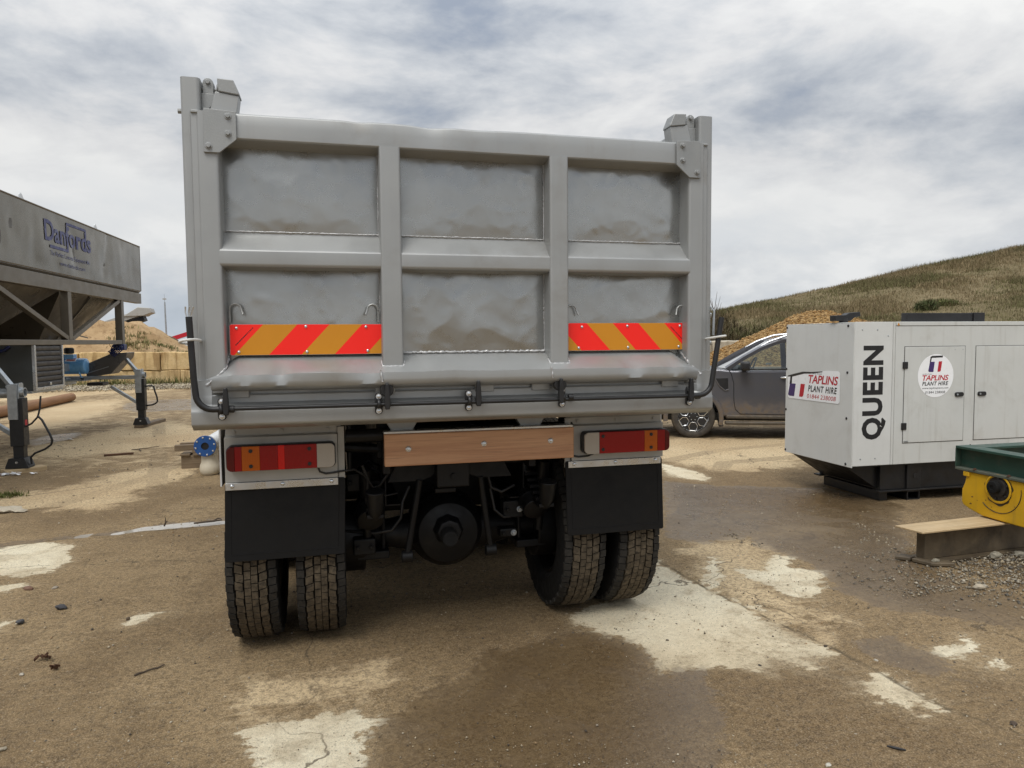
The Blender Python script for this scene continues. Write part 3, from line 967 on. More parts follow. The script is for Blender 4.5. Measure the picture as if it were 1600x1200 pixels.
t = NT('puddle_water')
M['water'] = t.p(col=(0.40, 0.365, 0.31), rough=t.ramp(t.noise(t.coord(), 3.0), 0.4, 0.6, 0.02, 0.10), spec=1.0, nrm=t.bump(t.noise(t.coord(), 5.0, 2.0), 0.02, 0.01))
for pl in WATER:
    mb = MB()
    P = [Vector((p[0], p[1], 0)) for p in pl]
    n = len(P)
    # rounded, slightly ragged shoreline
    out = []
    for i in range(n):
        for k in range(5):
            f = k / 5
            p0, p1, p2, p3 = P[i - 1], P[i], P[(i + 1) % n], P[(i + 2) % n]
            q = 0.5 * ((2 * p1) + (p2 - p0) * f + (2 * p0 - 5 * p1 + 4 * p2 - p3) * f * f + (3 * p1 - p0 - 3 * p2 + p3) * f ** 3)
            out.append((q.x + random.uniform(-.008, .008), q.y + random.uniform(-.008, .008)))
    cx_, cy_ = sum(p[0] for p in out) / len(out), sum(p[1] for p in out) / len(out)
    out = [(cx_ + (p[0] - cx_) * 1.03, cy_ + (p[1] - cy_) * 1.25) for p in out]
    flat(mb, out, (0, 0, -0.0125), (1, 0, 0), (0, 1, 0))
    tag(part('puddle', mb, M['water']), kind='structure')


# ------------------------------------------------------------------ scatter helpers (numpy)
OCT_V = np.array([(1, 0, 0), (0, 1, 0), (-1, 0, 0), (0, -1, 0), (0, 0, 1), (0, 0, -1)], float)
OCT_F = np.array([(0, 1, 4), (1, 2, 4), (2, 3, 4), (3, 0, 4), (1, 0, 5), (2, 1, 5), (3, 2, 5), (0, 3, 5)])


def tri_mesh(name, V, Fc, tint, mat_):
    me = bpy.data.meshes.new(name)
    me.vertices.add(len(V))
    me.vertices.foreach_set('co', V.astype(np.float32).ravel())
    me.loops.add(Fc.size)
    me.polygons.add(len(Fc))
    me.polygons.foreach_set('loop_start', np.arange(0, Fc.size, 3))
    me.polygons.foreach_set('loop_total', np.full(len(Fc), 3))
    me.loops.foreach_set('vertex_index', Fc.ravel().astype(np.int32))
    me.update(calc_edges=True)
    a = me.attributes.new('tint', 'FLOAT_COLOR', 'POINT')
    a.data.foreach_set('color', np.concatenate([tint, np.ones((len(V), 1))], 1).astype(np.float32).ravel())
    me.materials.append(mat_)
    return me


def pick(cols, n, jit=0.2):
    c = np.array(cols)[rng.integers(0, len(cols), n)]
    return c * rng.uniform(1 - jit, 1 + jit, (n, 1))


def stones(name, P, R, cols, flat_=0.65):
    n = len(P)
    V = OCT_V[None] * R[:, None, None] * rng.uniform(0.55, 1.25, (n, 6, 1))
    V[:, :, 2] *= flat_
    a = rng.uniform(0, 2 * PI, n)
    ca, sa = np.cos(a)[:, None], np.sin(a)[:, None]
    V = np.stack([V[..., 0] * ca - V[..., 1] * sa * 0.75, V[..., 0] * sa + V[..., 1] * ca * 0.75, V[..., 2]], -1) + P[:, None]
    Fc = (OCT_F[None] + (np.arange(n) * 6)[:, None, None]).reshape(-1, 3)
    return tri_mesh(name, V.reshape(-1, 3), Fc, np.repeat(pick(cols, n), 6, 0), M['stone'])


def blades(name, P, H, W, cols, per, lean=0.35, spread=0.12, bend=True):
    n = len(P)
    B = np.repeat(P, per, 0)
    N = n * per
    h = np.repeat(H, per) * rng.uniform(0.55, 1.2, N)
    wd = np.repeat(W, per) * rng.uniform(0.6, 1.3, N)
    a = rng.uniform(0, 2 * PI, N)
    B = B + np.stack([rng.normal(0, spread, N), rng.normal(0, spread, N), np.zeros(N)], -1)
    d = np.stack([np.cos(a), np.sin(a), np.zeros(N)], -1)
    side = np.stack([-np.sin(a), np.cos(a), np.zeros(N)], -1)
    ln = rng.normal(0, lean, N)[:, None]
    upv = np.array([0, 0, 1.0])
    base0, base1 = B - side * wd[:, None] / 2, B + side * wd[:, None] / 2
    midp = B + upv * (h * 0.55)[:, None] + d * ln * (h * 0.35)[:, None]
    m0, m1 = midp - side * wd[:, None] * 0.32, midp + side * wd[:, None] * 0.32
    tip = B + upv * (h * 0.95)[:, None] + d * ln * (h * 1.0)[:, None]
    V = np.stack([base0, base1, m0, m1, tip], 1).reshape(-1, 3)
    o = (np.arange(N) * 5)[:, None, None]
    Fc = (np.array([(0, 1, 3), (0, 3, 2), (2, 3, 4)])[None] + o).reshape(-1, 3)
    tint = np.repeat(np.repeat(pick(cols, n, 0.25), per, 0) * rng.uniform(0.8, 1.2, (N, 1)), 5, 0)
    return tri_mesh(name, V, Fc, tint, M['grass'])


STONE_C = [(0.36, 0.30, 0.21), (0.28, 0.23, 0.16), (0.22, 0.19, 0.15), (0.44, 0.39, 0.30), (0.12, 0.10, 0.08), (0.07, 0.06, 0.05), (0.30, 0.20, 0.11)]
# loose grit on the yard, thinning with distance
n = 26000
Y = 1.4 * np.exp(rng.uniform(0, math.log(11), n))
X = Y * rng.uniform(-0.75, 1.5, n)
R = rng.uniform(0.0016, 0.0048, n) * (0.6 + 0.16 * Y) * rng.choice([1, 1, 1, 1.8], n)
keep = rng.uniform(0, 1, n) < np.clip(fbm(X * 1.3, Y * 1.3, 3, 21) * 2.6 - 0.75, 0.08, 1)
P = np.stack([X, Y, R * 0.2], -1)[keep]
tag(link('grit', stones('grit', P, R[keep], STONE_C)), kind='stuff')
# rubble beside the beam under the green frame
n = 4300
u, v = rng.normal(0, 1, n), rng.normal(0, 1, n)
X, Y = 4.72 + 0.42 * u, 3.72 + 0.30 * v
R = rng.uniform(0.003, 0.012, n) * rng.choice([1, 1, 1, 1.8], n)
Z = 0.07 * np.exp(-((X - 4.8) / 0.5) ** 2 - ((Y - 3.78) / 0.33) ** 2) * rng.uniform(0.4, 1, n)
k = ~((X < 4.15) & (Y > 3.95))
GREY_C = [(0.27, 0.24, 0.185), (0.20, 0.175, 0.135), (0.15, 0.13, 0.10), (0.37, 0.33, 0.26), (0.11, 0.10, 0.085), (0.30, 0.25, 0.17)]
tag(link('gravel', stones('gravel', np.stack([X, Y, Z], -1)[k], R[k], GREY_C)), kind='stuff')
n = 1500
X, Y = rng.uniform(3.1, 4.4, n), rng.uniform(3.6, 5.2, n)
R = rng.uniform(0.004, 0.013, n)
k = fbm(X * 2, Y * 2, 3, 40) > 0.5
tag(link('gravel', stones('gravel', np.stack([X, Y, R * 0.2], -1)[k], R[k], GREY_C)), kind='stuff')
# stony verge along the foot of the block wall
n = 7000
X, Y = rng.uniform(-16, -2.5, n), 26.6 + 2.6 * rng.uniform(0, 1, n) ** 0.8
R = rng.uniform(0.02, 0.065, n)
tag(link('gravel', stones('gravel', np.stack([X, Y, 0.05 + (Y - 26.6) * 0.03], -1), R, [(0.34, 0.29, 0.20), (0.24, 0.20, 0.14), (0.42, 0.37, 0.28), (0.15, 0.12, 0.085)])), kind='stuff')


# ------------------------------------------------------------------ hill, heaps
HX = [-400, 0, 20, 30, 43.6, 47.8, 54.8, 63.9, 73.4, 80.4, 88.7, 105, 140, 400]
HZ = [0.2, 0.4, 1.4, 2.6, 4.8, 5.55, 7.1, 8.85, 10.6, 11.9, 13.5, 15.6, 18.0, 20]


def hill_z(X, Y):
    hc = np.interp(X, HX, HZ)
    fall = 0.13 * np.maximum(0, Y - 74)
    s = np.clip((Y - 32.5 - (fbm(X * 0.1, X * 0 + 3, 2, 5) - 0.5) * 4) / 42, 0, 1)
    return -0.05 - fall + hc * (1 - (1 - s) ** 1.5) + (fbm(X * 0.13, Y * 0.13, 4, 60) - 0.5) * 0.9 * np.clip(s * 5, 0, 1) + (fbm(X * 0.7, Y * 0.7, 3, 61) - 0.5) * 0.3 * np.clip(s * 5, 0, 1)


def height_obj(name, xs, ys, fn, mat_):
    X, Y = np.meshgrid(xs, ys)
    Z = fn(X, Y)
    ny, nx = X.shape
    idx = np.arange(nx * ny).reshape(ny, nx)
    q = np.stack([idx[:-1, :-1], idx[:-1, 1:], idx[1:, 1:], idx[1:, :-1]], -1).reshape(-1, 4)
    me = bpy.data.meshes.new(name)
    me.from_pydata(np.stack([X, Y, Z], -1).reshape(-1, 3).tolist(), [], q.tolist())
    me.polygons.foreach_set('use_smooth', [True] * len(q))
    me.materials.append(mat_)
    me.update()
    return link(name, me)


tag(height_obj('hill', np.concatenate([np.linspace(6, 125, 190), np.linspace(130, 300, 18)]), np.concatenate([np.linspace(31.5, 90, 110), np.linspace(95, 300, 14)]), hill_z, M['hill']), kind='structure')
n = 150000
Y = 33 + 48 * rng.uniform(0, 1, n) ** 0.75
X = Y * rng.uniform(0.44, 1.42, n)
dens = fbm(X * 0.16, Y * 0.16, 3, 70)
k = rng.uniform(0, 1, n) < np.clip(dens * 2.4 - 0.35, 0.3, 1)
X, Y, dens = X[k], Y[k], dens[k]
P = np.stack([X, Y, hill_z(X, Y) - 0.05], -1)
pt = fbm(X * 0.09 + 4, Y * 0.2, 3, 71)
G1 = [(0.22, 0.168, 0.09), (0.28, 0.215, 0.125), (0.19, 0.15, 0.08), (0.165, 0.138, 0.068)]
G2 = [(0.155, 0.142, 0.062), (0.125, 0.125, 0.05), (0.185, 0.155, 0.08), (0.145, 0.115, 0.062)]
G1, G2 = ([(r * 0.99, g * 0.99, b * 1.0) for r, g, b in q] for q in (G1, G2))
for cols, kk in ((G1, pt > 0.52), (G2, pt <= 0.52)):
    tag(link('dry_grass', blades('dry_grass', P[kk], rng.uniform(0.2, 0.62, kk.sum()) * np.clip(dens[kk] * 2, 0.7, 1.3), np.full(kk.sum(), 0.042), cols, 2, 0.45, 0.2)), kind='stuff')


def shrub(name, label, x, y, z, r, h, cols, n_tw, leaf, group=None):
    """Bare twiggy bush: stems fanning out from the foot, short twigs and a few leaves."""
    root = empty(name, (x, y, z))
    tag(root, label, 'shrub', group)
    st = MB()
    P = []
    for i in range(9):
        a, e = random.uniform(0, 2 * PI), random.uniform(0.15, 0.95)
        tip = Vector((math.cos(a) * r * e, math.sin(a) * r * e, h * random.uniform(0.65, 1.0) * (1 - 0.35 * e * e)))
        mid_ = tip * 0.5 + Vector((random.uniform(-.1, .1) * r, random.uniform(-.1, .1) * r, h * 0.12))
        st.tube([(0, 0, -0.1), mid_, tip], [0.035, 0.022, 0.008], 4)
    part('stem', st, M['twig'], root)
    u = rng.normal(0, 1, (n_tw, 3))
    u /= np.linalg.norm(u, axis=1)[:, None]
    rad = rng.uniform(0.15, 1.0, n_tw) ** 0.5
    lump = 0.72 + 0.5 * fbm(u[:, 0] * 2.2 + x, u[:, 1] * 2.2 + u[:, 2] * 1.7 + y, 2, 80)
    P = np.stack([u[:, 0] * r * rad * lump, u[:, 1] * r * rad * lump, np.abs(u[:, 2]) * h * 0.9 * rad * lump], -1)
    me = blades(name, P, np.full(n_tw, leaf[0]), np.full(n_tw, leaf[1]), cols, 3, 0.9, leaf[0] * 0.3)
    o = link('crown', me, root)
    return root


M['twig'] = mat('twig_bark', (0.075, 0.055, 0.038), 0.9)
SC1 = [(0.072, 0.062, 0.028), (0.095, 0.078, 0.04), (0.06, 0.045, 0.026), (0.12, 0.09, 0.05)]
SC2 = [(0.055, 0.062, 0.022), (0.085, 0.082, 0.033), (0.11, 0.09, 0.045)]
for i, (x, y, r, h, cs_) in enumerate([(19.6, 34.0, 1.9, 2.9, SC1), (21.6, 34.6, 2.0, 2.5, SC2), (23.6, 34.4, 1.9, 2.3, SC1), (25.4, 35.8, 2.2, 2.6, SC2), (22.6, 38.5, 2.3, 2.7, SC1), (26.5, 39.5, 2.2, 2.4, SC2), (28.2, 36.4, 1.9, 2.2, SC1), (24.8, 42.5, 2.4, 2.8, SC1), (31.0, 37.5, 2.1, 2.1, SC2)]):
    shrub('shrub', 'bare brown and olive scrub bush at the foot of the grassy hill behind the pickup', x, y, float(hill_z(np.array(x), np.array(y))) - 0.1, r, h, cs_, 2300, (0.34, 0.035), 'scrub bushes at the foot of the hill')
x, y = 52.3, 53.5
shrub('shrub', 'dark green bush standing halfway up the dry grassy hill', x, y, float(hill_z(np.array(x), np.array(y))) - 0.35, 1.15, 1.35, [(0.07, 0.088, 0.036), (0.10, 0.115, 0.05), (0.13, 0.12, 0.06)], 1100, (0.30, 0.05))
x, y = 54.6, 53.9
shrub('shrub', 'lighter green low bush just right of the dark green bush on the hill', x, y, float(hill_z(np.array(x), np.array(y))) - 0.35, 1.5, 0.85, [(0.11, 0.13, 0.045), (0.15, 0.15, 0.06), (0.17, 0.145, 0.075)], 900, (0.30, 0.05))
# thin bare sapling just right of the tipper body
root = tag(empty('sapling', (16.75, 29.0, 0)), 'thin leafless sapling showing beside the right edge of the silver tipper body', 'sapling')
mb = MB()
mb.tube([(0, 0, 0), (0.05, 0, 1.2), (0.0, 0.05, 2.2), (0.12, 0, 3.2)], [0.05, 0.04, 0.025, 0.008], 6)
part('trunk', mb, M['twig'], root)
for i in range(16):
    zz = 1.5 + i * 0.1
    a = i * 2.4
    mb = MB()
    L = 0.65 - 0.025 * i
    mb.tube([(0.03, 0.02, zz), (math.cos(a) * L * 0.5, math.sin(a) * L * 0.5, zz + 0.3), (math.cos(a) * L * 0.8, math.sin(a) * L, zz + 0.75)], [0.016, 0.011, 0.005], 4)
    part('twig', mb, M['twig'], root)


def ridge(X, Y, pts, y0, wy, foot=0.0):
    """Heap with a crest profile pts [(x, z)] along y0 and repose slopes towards +-wy."""
    zc = np.interp(X, [p[0] for p in pts], [p[1] for p in pts])
    d = np.abs(Y - y0) / wy
    return zc * (1 - np.clip(d, 0, 1.1)) + 0.35 * np.exp(-(d * 3) ** 2) * 0 


SAND = [(-30, 0.5), (-24, 2.6), (-14, 3.0), (-10, 2.72), (-8.5, 2.66), (-7.87, 2.60), (-7.38, 2.28), (-6.8, 1.85), (-5.9, 1.3), (-4.6, 0.65), (-3.0, 0.0)]


def sand_z(X, Y):
    zc = np.interp(X, [p[0] for p in SAND], [p[1] for p in SAND])
    fr = np.clip((Y - 29.9) / 1.9, 0, 1)
    bk = np.clip((37 - Y) / 4, 0, 1)
    return (np.minimum(zc, 1.0) + (zc - np.minimum(zc, 1.0)) * fr) * bk + ((fbm(X * 0.9, Y * 0.9, 4, 90) - 0.5) * 0.6 + (fbm(X * 3.5, Y * 3.5, 4, 91) - 0.5) * 0.35) * bk - 0.05


tag(height_obj('sand_heap', np.linspace(-26, -3.0, 150), np.linspace(29.92, 37, 60), sand_z, M['sand']), 'pale sandy earth heap with tufts of weeds behind the yellow block wall', 'earth heap')


def dark_z(X, Y):
    zc = np.interp(X, [-16, -12.5, -10.2, -9.4, -8.9, -8.2, -7.5, -6.8, -5.5, -3.5], [0, 1.9, 2.35, 2.42, 2.3, 1.95, 1.35, 0.95, 0.4, 0])
    return zc * np.clip(1.15 - np.abs(Y - 40.5) / 3.6, 0, 1) + (fbm(X * 1.1, Y * 1.1, 3, 95) - 0.5) * 0.16 - 0.08


tag(height_obj('earth_heap', np.linspace(-16, -3.5, 80), np.linspace(37.1, 44.5, 40), dark_z, M['dark_earth']), 'dark brown earth heap beyond the pale sandy heap', 'earth heap')


def heap_z(X, Y):
    r = np.hypot(X - 14.5, (Y - 18.6) * 1.05)
    z = 2.84 - 0.475 * np.sqrt(r * r + 0.8)
    return np.maximum(-0.1, z + (fbm(X * 0.8, Y * 0.8, 4, 99) - 0.5) * 0.30 + (fbm(X * 5, Y * 5, 3, 98) - 0.5) * 0.09)


root = tag(empty('gravel_heap', (14.1, 18.6, 0)), 'big orange brown gravel heap behind the grey pickup', 'gravel heap')
o = height_obj('heap_surface', np.linspace(7.4, 21, 200), np.linspace(12.2, 25, 150), heap_z, M['gravel_heap'])
o.parent = root
o.location = (-14.1, -18.6, 0)
n = 9000
a, rr = rng.uniform(0, 2 * PI, n), 6.3 * np.sqrt(rng.uniform(0, 1, n))
X, Y = 14.1 + rr * np.cos(a), 18.6 + rr * np.sin(a)
o = link('loose_gravel', stones('loose_gravel', np.stack([X, Y, heap_z(X, Y) + 0.01], -1), rng.uniform(0.02, 0.06, n), [(0.26, 0.14, 0.042), (0.36, 0.22, 0.085), (0.17, 0.09, 0.03), (0.42, 0.29, 0.14), (0.30, 0.165, 0.055)]), root)
o.location = (-14.1, -18.6, 0)
o['kind'] = 'stuff'


# ------------------------------------------------------------------ block walls
def block(name, x0, x1, y0, y1, z0, z1, mat_, parent, seed):
    mb = MB()
    bm = bmesh.new()
    bmesh.ops.create_cube(bm, size=1.0)
    bmesh.ops.subdivide_edges(bm, edges=bm.edges[:], cuts=3, use_grid_fill=True)
    for v in bm.verts:
        c = v.co
        p = Vector(((x0 + x1) / 2 + c.x * (x1 - x0), (y0 + y1) / 2 + c.y * (y1 - y0), (z0 + z1) / 2 + c.z * (z1 - z0)))
        edge = sum(abs(abs(k) - 0.5) < 1e-4 for k in c)
        p += mnoise.noise_vector(p * 1.7 + Vector((seed, 0, 0))) * (0.03 + 0.012 * edge)
        v.co = p
    bm.verts.index_update()
    mb.add([v.co for v in bm.verts], [[v.index for v in f.verts] for f in bm.faces])
    bm.free()
    return part(name, mb, mat_, parent, 0.03, 2, 50)


def block_wall(root, xs0, L, n, ys, rows, mat_):
    i = 0
    for r, (z0, z1, off) in enumerate(rows):
        for k in range(n):
            x0 = xs0 + off + k * L
            i += 1
            block('block', x0 + 0.02, x0 + L - 0.02, ys + random.uniform(-.03, .03), ys + 0.7, z0, z1 - 0.012, mat_, root, i * 2.7)


root = tag(empty('block_wall', (0, 0, 0)), 'low wall of big yellow stone blocks in front of the sandy heap', 'wall')
block_wall(root, -7.81 - 6 * 1.39, 1.39, 9, 29.2, [(-0.05, 0.615, 0.67), (0.615, 1.31, 0.0)], M['block'])
root = tag(empty('block_wall', (0, 0, 0)), 'pale concrete block wall at the foot of the hill behind the pickup bonnet', 'wall')
block_wall(root, 12.4, 1.55, 4, 27.0, [(-0.05, 0.78, 0.4), (0.78, 1.56, 0.0)], M['pale_block'])

# weeds at the foot of the wall and on the sandy heap
n = 420
X = np.concatenate([rng.uniform(-16, -3.0, 260), rng.normal(-7.4, 0.7, 90), rng.normal(-5.2, 0.5, 70)])
Y = np.concatenate([rng.uniform(28.6, 29.1, 260), rng.uniform(30.2, 31.6, 90), rng.uniform(30.0, 31, 70)])
k = np.concatenate([fbm(X[:260] * 0.9, X[:260] * 0, 2, 110) > 0.5, np.ones(160, bool)])
X, Y = X[k], Y[k]
Z = np.where(Y < 29.5, 0.06, sand_z(X, Y) - 0.03)
tag(link('weeds', blades('weeds', np.stack([X, Y, Z], -1), np.where(Y < 29.5, rng.uniform(0.12, 0.4, len(X)), rng.uniform(0.08, 0.22, len(X))), np.full(len(X), 0.03), [(0.13, 0.14, 0.05), (0.20, 0.18, 0.075), (0.28, 0.23, 0.11), (0.10, 0.115, 0.042)], 14, 0.7, 0.12)), kind='stuff')
n = 60
tag(link('weeds', blades('weeds', np.stack([rng.normal(-3.45, 0.10, n), rng.normal(8.6, 0.06, n), np.zeros(n)], -1), rng.uniform(0.02, 0.06, n), np.full(n, 0.012), [(0.10, 0.12, 0.035), (0.16, 0.16, 0.06)], 5, 0.8, 0.02)), kind='stuff')

# ================================================================== tipper truck (x from its centre line, y from the tailgate face, forward +)
T = empty('tipper_truck', (0.642, 3.28, 0))
tag(T, 'silver tipper lorry seen from behind with striped marker boards and a wooden bumper board', 'truck')
TG = empty('tailgate', (0, 0, 0), 0, T)


def dents(x, z, amp, sd, f=5.0):
    n = mnoise.noise(Vector((x * f, z * f, sd)))
    n2 = mnoise.noise(Vector((x * f * 2.3 + 7, z * f * 2.3, sd + 4)))
    n3 = mnoise.noise(Vector((x * f * 5.1 + 3, z * f * 4.0, sd + 9)))
    return amp * (abs(n) * 1.3 - 0.4 + 0.34 * abs(n2) + 0.10 * n3)


def dent_panel(x0, x1, z0, z1, amp, sd):
    mb = MB()

    r_ = random.Random(int(sd * 100))
    dings = [(r_.uniform(x0, x1), r_.uniform(z0, z1), r_.uniform(0.010, 0.05), r_.uniform(0.15, 1.0) ** 1.5, r_.uniform(0, PI)) for _ in range(46)]

    def fn(u, v):
        x, z = x0 + (x1 - x0) * u, z0 + (z1 - z0) * v
        e = min(1.0, 7 * min(u, 1 - u)) * min(1.0, 6 * min(v, 1 - v))
        y = 0.10 - 0.013 * math.sin(PI * u) ** 0.7 * math.sin(PI * v) ** 0.8 + dents(x, z, amp, sd) * e
        for dx, dz, s_, a_, th in dings:
            p, q = x - dx, z - dz
            if abs(p) + abs(q) < 4 * s_:
                m1, m2 = p * math.cos(th) + q * math.sin(th), q * math.cos(th) - p * math.sin(th)
                y -= 0.055 * s_ * a_ * math.exp(-(m1 / s_) ** 2 - (m2 / (s_ * 0.6)) ** 2) * e
        return (x, y, z)
    mb.grid(110, 66, fn)
    return part('panel', mb, M['panel'], TG, angle=80)


RX = (-0.432, -0.336, 0.370, 0.465)
SI = 1.112
cols_x = [(-SI, RX[0]), (RX[1], RX[2]), (RX[3], SI)]
for ci, (a, b) in enumerate(cols_x):
    dent_panel(a - 0.01, b + 0.01, 2.09, 2.50, 0.0042, 3.1 + ci)
    dent_panel(a - 0.01, b + 0.01, 1.54, 1.965, 0.0042 if ci != 1 else 0.0055, 8.7 + ci)
# back sheet closing the gate
part('back_sheet', MB().box(-1.11, 1.11, 0.125, 0.135, 1.45, 2.56), M['silver'], TG)


# top beam with the knocks along its upper edge
def beam_pt(x):
    k1 = 0.005 * math.exp(-((x + 0.52) / 0.045) ** 2)
    k2 = 0.007 * math.exp(-((x + 0.20) / 0.075) ** 2)
    k3 = 0.005 * math.exp(-((x - 0.02) / 0.12) ** 2)
    return k1 * 0.7 + k2 + k3, k1 + k2 * 1.2


mb = MB()
rings = []
N = 90
for i in range(N + 1):
    x = -1.125 + 2.25 * i / N
    dz, dy = beam_pt(x)
    wob = 0.002 * mnoise.noise(Vector((x * 6, 0, 1)))
    prof = [(0.10, 2.478), (0.012, 2.489), (0.002, 2.496), (0.0, 2.50 + wob), (0.0 + dy * 0.5, 2.55), (0.002 + dy, 2.594 - dz), (0.010 + dy, 2.604 - dz), (0.03 + dy * 0.5, 2.608 - dz), (0.115, 2.608 - dz * 0.2)]
    rings.append([(x, p[0], p[1]) for p in prof])
mb.rings(rings)
part('top_beam', mb, M['silver'], TG, angle=50)
# middle rail in three lengths, sloped ledge on top
for a, b in cols_x:
    mb = MB()
    rings = []
    for i in range(25):
        x = a - 0.004 + (b - a + 0.008) * i / 24
        w_ = 0.0025 * mnoise.noise(Vector((x * 5, 3, 1)))
        rings.append([(x, y, z) for y, z in [(0.102, 1.945), (0.012, 1.949), (0.003, 1.956), (0.0, 1.966), (0.0 + w_, 2.016), (0.003 + w_, 2.023), (0.012, 2.030), (0.102, 2.114 + w_)]])
    mb.rings(rings)
    part('middle_rail', mb, M['silver'], TG, angle=50)
# upright ribs
for a, b in ((RX[0], RX[1]), (RX[2], RX[3])):
    mb = MB()
    mb.prism(rrect(a, b, -0.006, 0.11, 0.012, 3), (0, 0, 1.016), (0, 0, 1.482), (1, 0, 0), (0, 1, 0))
    part('rib', mb, M['silver'], TG, angle=50)
# stiles
for s in (-1, 1):
    mb = MB()
    poly = [(s * 1.104, 0.10), (s * 1.104, 0.018), (s * 1.108, 0.006), (s * 1.118, 0.0), (s * 1.178, 0.0), (s * 1.186, 0.004), (s * 1.190, 0.012), (s * 1.210, 0.014), (s * 1.217, 0.02), (s * 1.217, 0.10)]
    mb.prism(poly, (0, 0, 1.20), (0, 0, 1.405), (1, 0, 0), (0, 1, 0))
    part('stile', mb, M['silver'], TG, angle=50)
    mb = MB()
    mb.prism([(s * 1.03, 2.605), (s * 1.03, 2.488), (s * 1.10, 2.429), (s * 1.163, 2.429), (s * 1.158, 2.612)], (0, 0.011, 0), (0, -0.013, 0))
    for bx, bz in ((1.062, 2.583), (1.063, 2.511), (1.142, 2.455)):
        mb.hexbolt((s * bx, -0.012, bz), (0, -1, 0), 0.0105, 0.014)
    part('corner_plate', mb, M['silver_rough'], TG, 0.0015)
    # short cap joining stile and plate, with a sloped weld
    mb = MB()
    mb.prism([(s * 1.158, 2.606), (s * 1.158, 2.596), (s * 1.214, 2.596), (s * 1.208, 2.608)], (0, 0.09, 0), (0, 0.004, 0))
    part('end_cap', mb, M['silver'], TG, 0.002)
# bottom box section with its sloped, battered ledge
mb = MB()
rings = []
N = 110
for i in range(N + 1):
    x = -1.185 + 2.36 * i / N
    e = 1.0 - max(0.0, (abs(x + 0.005) - 1.06) / 0.125)
    e = max(0.0, min(1.0, e))
    kn = sum(a * math.exp(-((x - c) / s_) ** 2) for c, a, s_ in ((-0.88, 0.016, 0.03), (-0.49, 0.010, 0.05), (0.79, 0.014, 0.05), (1.0, 0.008, 0.03), (-1.02, 0.008, 0.05), (-0.70, -0.006, 0.08)))
    wob = 0.004 * mnoise.noise(Vector((x * 4.2, 9, 2))) + 0.002 * mnoise.noise(Vector((x * 13, 2, 2)))
    yo = -0.062 * e + 0.004 * (1 - e)
    ztop = 1.567 - 0.10 * (1 - e)
    prof = [(0.104, 1.40), (yo + 0.05 * e + 0.004, 1.412), (yo + 0.018 * e, 1.420 + kn * 0.4), (yo + 0.003, 1.434 + wob), (yo + kn * 0.5, 1.455 + wob), (yo + 0.002 + kn, 1.484 + wob - kn * 0.4 - 0.02 * (1 - e)), (yo + 0.012 + kn, 1.490 + wob - kn * 0.8 - 0.02 * (1 - e)), (0.02, 1.527 + wob * 0.5 - 0.06 * (1 - e)), (0.104, ztop)]
    rings.append([(x, y, z) for y, z in prof])
mb.rings(rings)
part('bottom_beam', mb, M['silver'], TG, angle=50)


# weld beads
def weld(pts, r=0.0045, n=60, parent=TG):
    r *= 0.75
    mb = MB()
    pts = [Vector(p) for p in pts]
    L = [0]
    for a, b in zip(pts[:-1], pts[1:]):
        L.append(L[-1] + (b - a).length)
    n = max(6, int(L[-1] / 0.007))
    out = []
    for i in range(n + 1):
        s = L[-1] * i / n
        k = max(j for j in range(len(pts)) if L[j] <= s + 1e-9)
        k = min(k, len(pts) - 2)
        f = (s - L[k]) / max(1e-6, L[k + 1] - L[k])
        p = pts[k].lerp(pts[k + 1], f)
        out.append(p + Vector((random.uniform(-1, 1), random.uniform(-.6, .6), random.uniform(-1, 1))) * r * 0.4)
    mb.tube(out, [r * random.uniform(0.65, 1.35) for _ in out], 6)
    return part('weld_bead', mb, M['weld'], parent, angle=70)


for ci, (a, b) in enumerate(cols_x):
    weld([(a + 0.004, 0.094, 2.116), (b - 0.004, 0.094, 2.116)], 0.004)
    weld([(a + 0.003, 0.092, 1.569), (b - 0.003, 0.092, 1.569)], 0.004 if ci != 1 else 0.0075)
    weld([(a + 0.004, 0.092, 2.482), (b - 0.004, 0.092, 2.482)], 0.003)
    for xx in (a + 0.002, b - 0.002):
        weld([(xx, 0.094, 2.11), (xx, 0.094, 2.48)], 0.003)
        weld([(xx, 0.094, 1.57), (xx, 0.094, 1.945)], 0.003)
weld([(-1.105, 0.09, 1.56), (-1.107, 0.01, 1.51), (-1.185, -0.004, 1.435)], 0.0085)
weld([(-1.100, 0.08, 1.552), (-1.12, -0.002, 1.495), (-1.18, -0.01, 1.44)], 0.006)
weld([(1.105, 0.09, 1.56), (1.107, 0.01, 1.51), (1.175, -0.004, 1.44)], 0.008)
for a, b in ((RX[0], RX[1]), (RX[2], RX[3])):
    weld([(a - 0.004, 0.02, 1.53), (a - 0.002, -0.008, 1.512), (a, -0.012, 1.507), (b, -0.012, 1.507), (b + 0.004, 0.02, 1.53)], 0.006)
weld([(RX[0] - 0.012, -0.06, 1.495), (RX[0] - 0.006, -0.064, 1.44)], 0.006)
weld([(RX[2] - 0.012, -0.06, 1.495), (RX[2] - 0.008, -0.064, 1.44)], 0.006)


# striped marker boards
def clip(poly, a, b, c):
    """keep a*x + b*y <= c"""
    out = []
    for i in range(len(poly)):
        p, q = poly[i - 1], poly[i]
        dp, dq = a * p[0] + b * p[1] - c, a * q[0] + b * q[1] - c
        if (dp <= 0) != (dq <= 0):
            f = dp / (dp - dq)
            out.append((p[0] + (q[0] - p[0]) * f, p[1] + (q[1] - p[1]) * f))
        if dq <= 0:
            out.append(q)
    return out


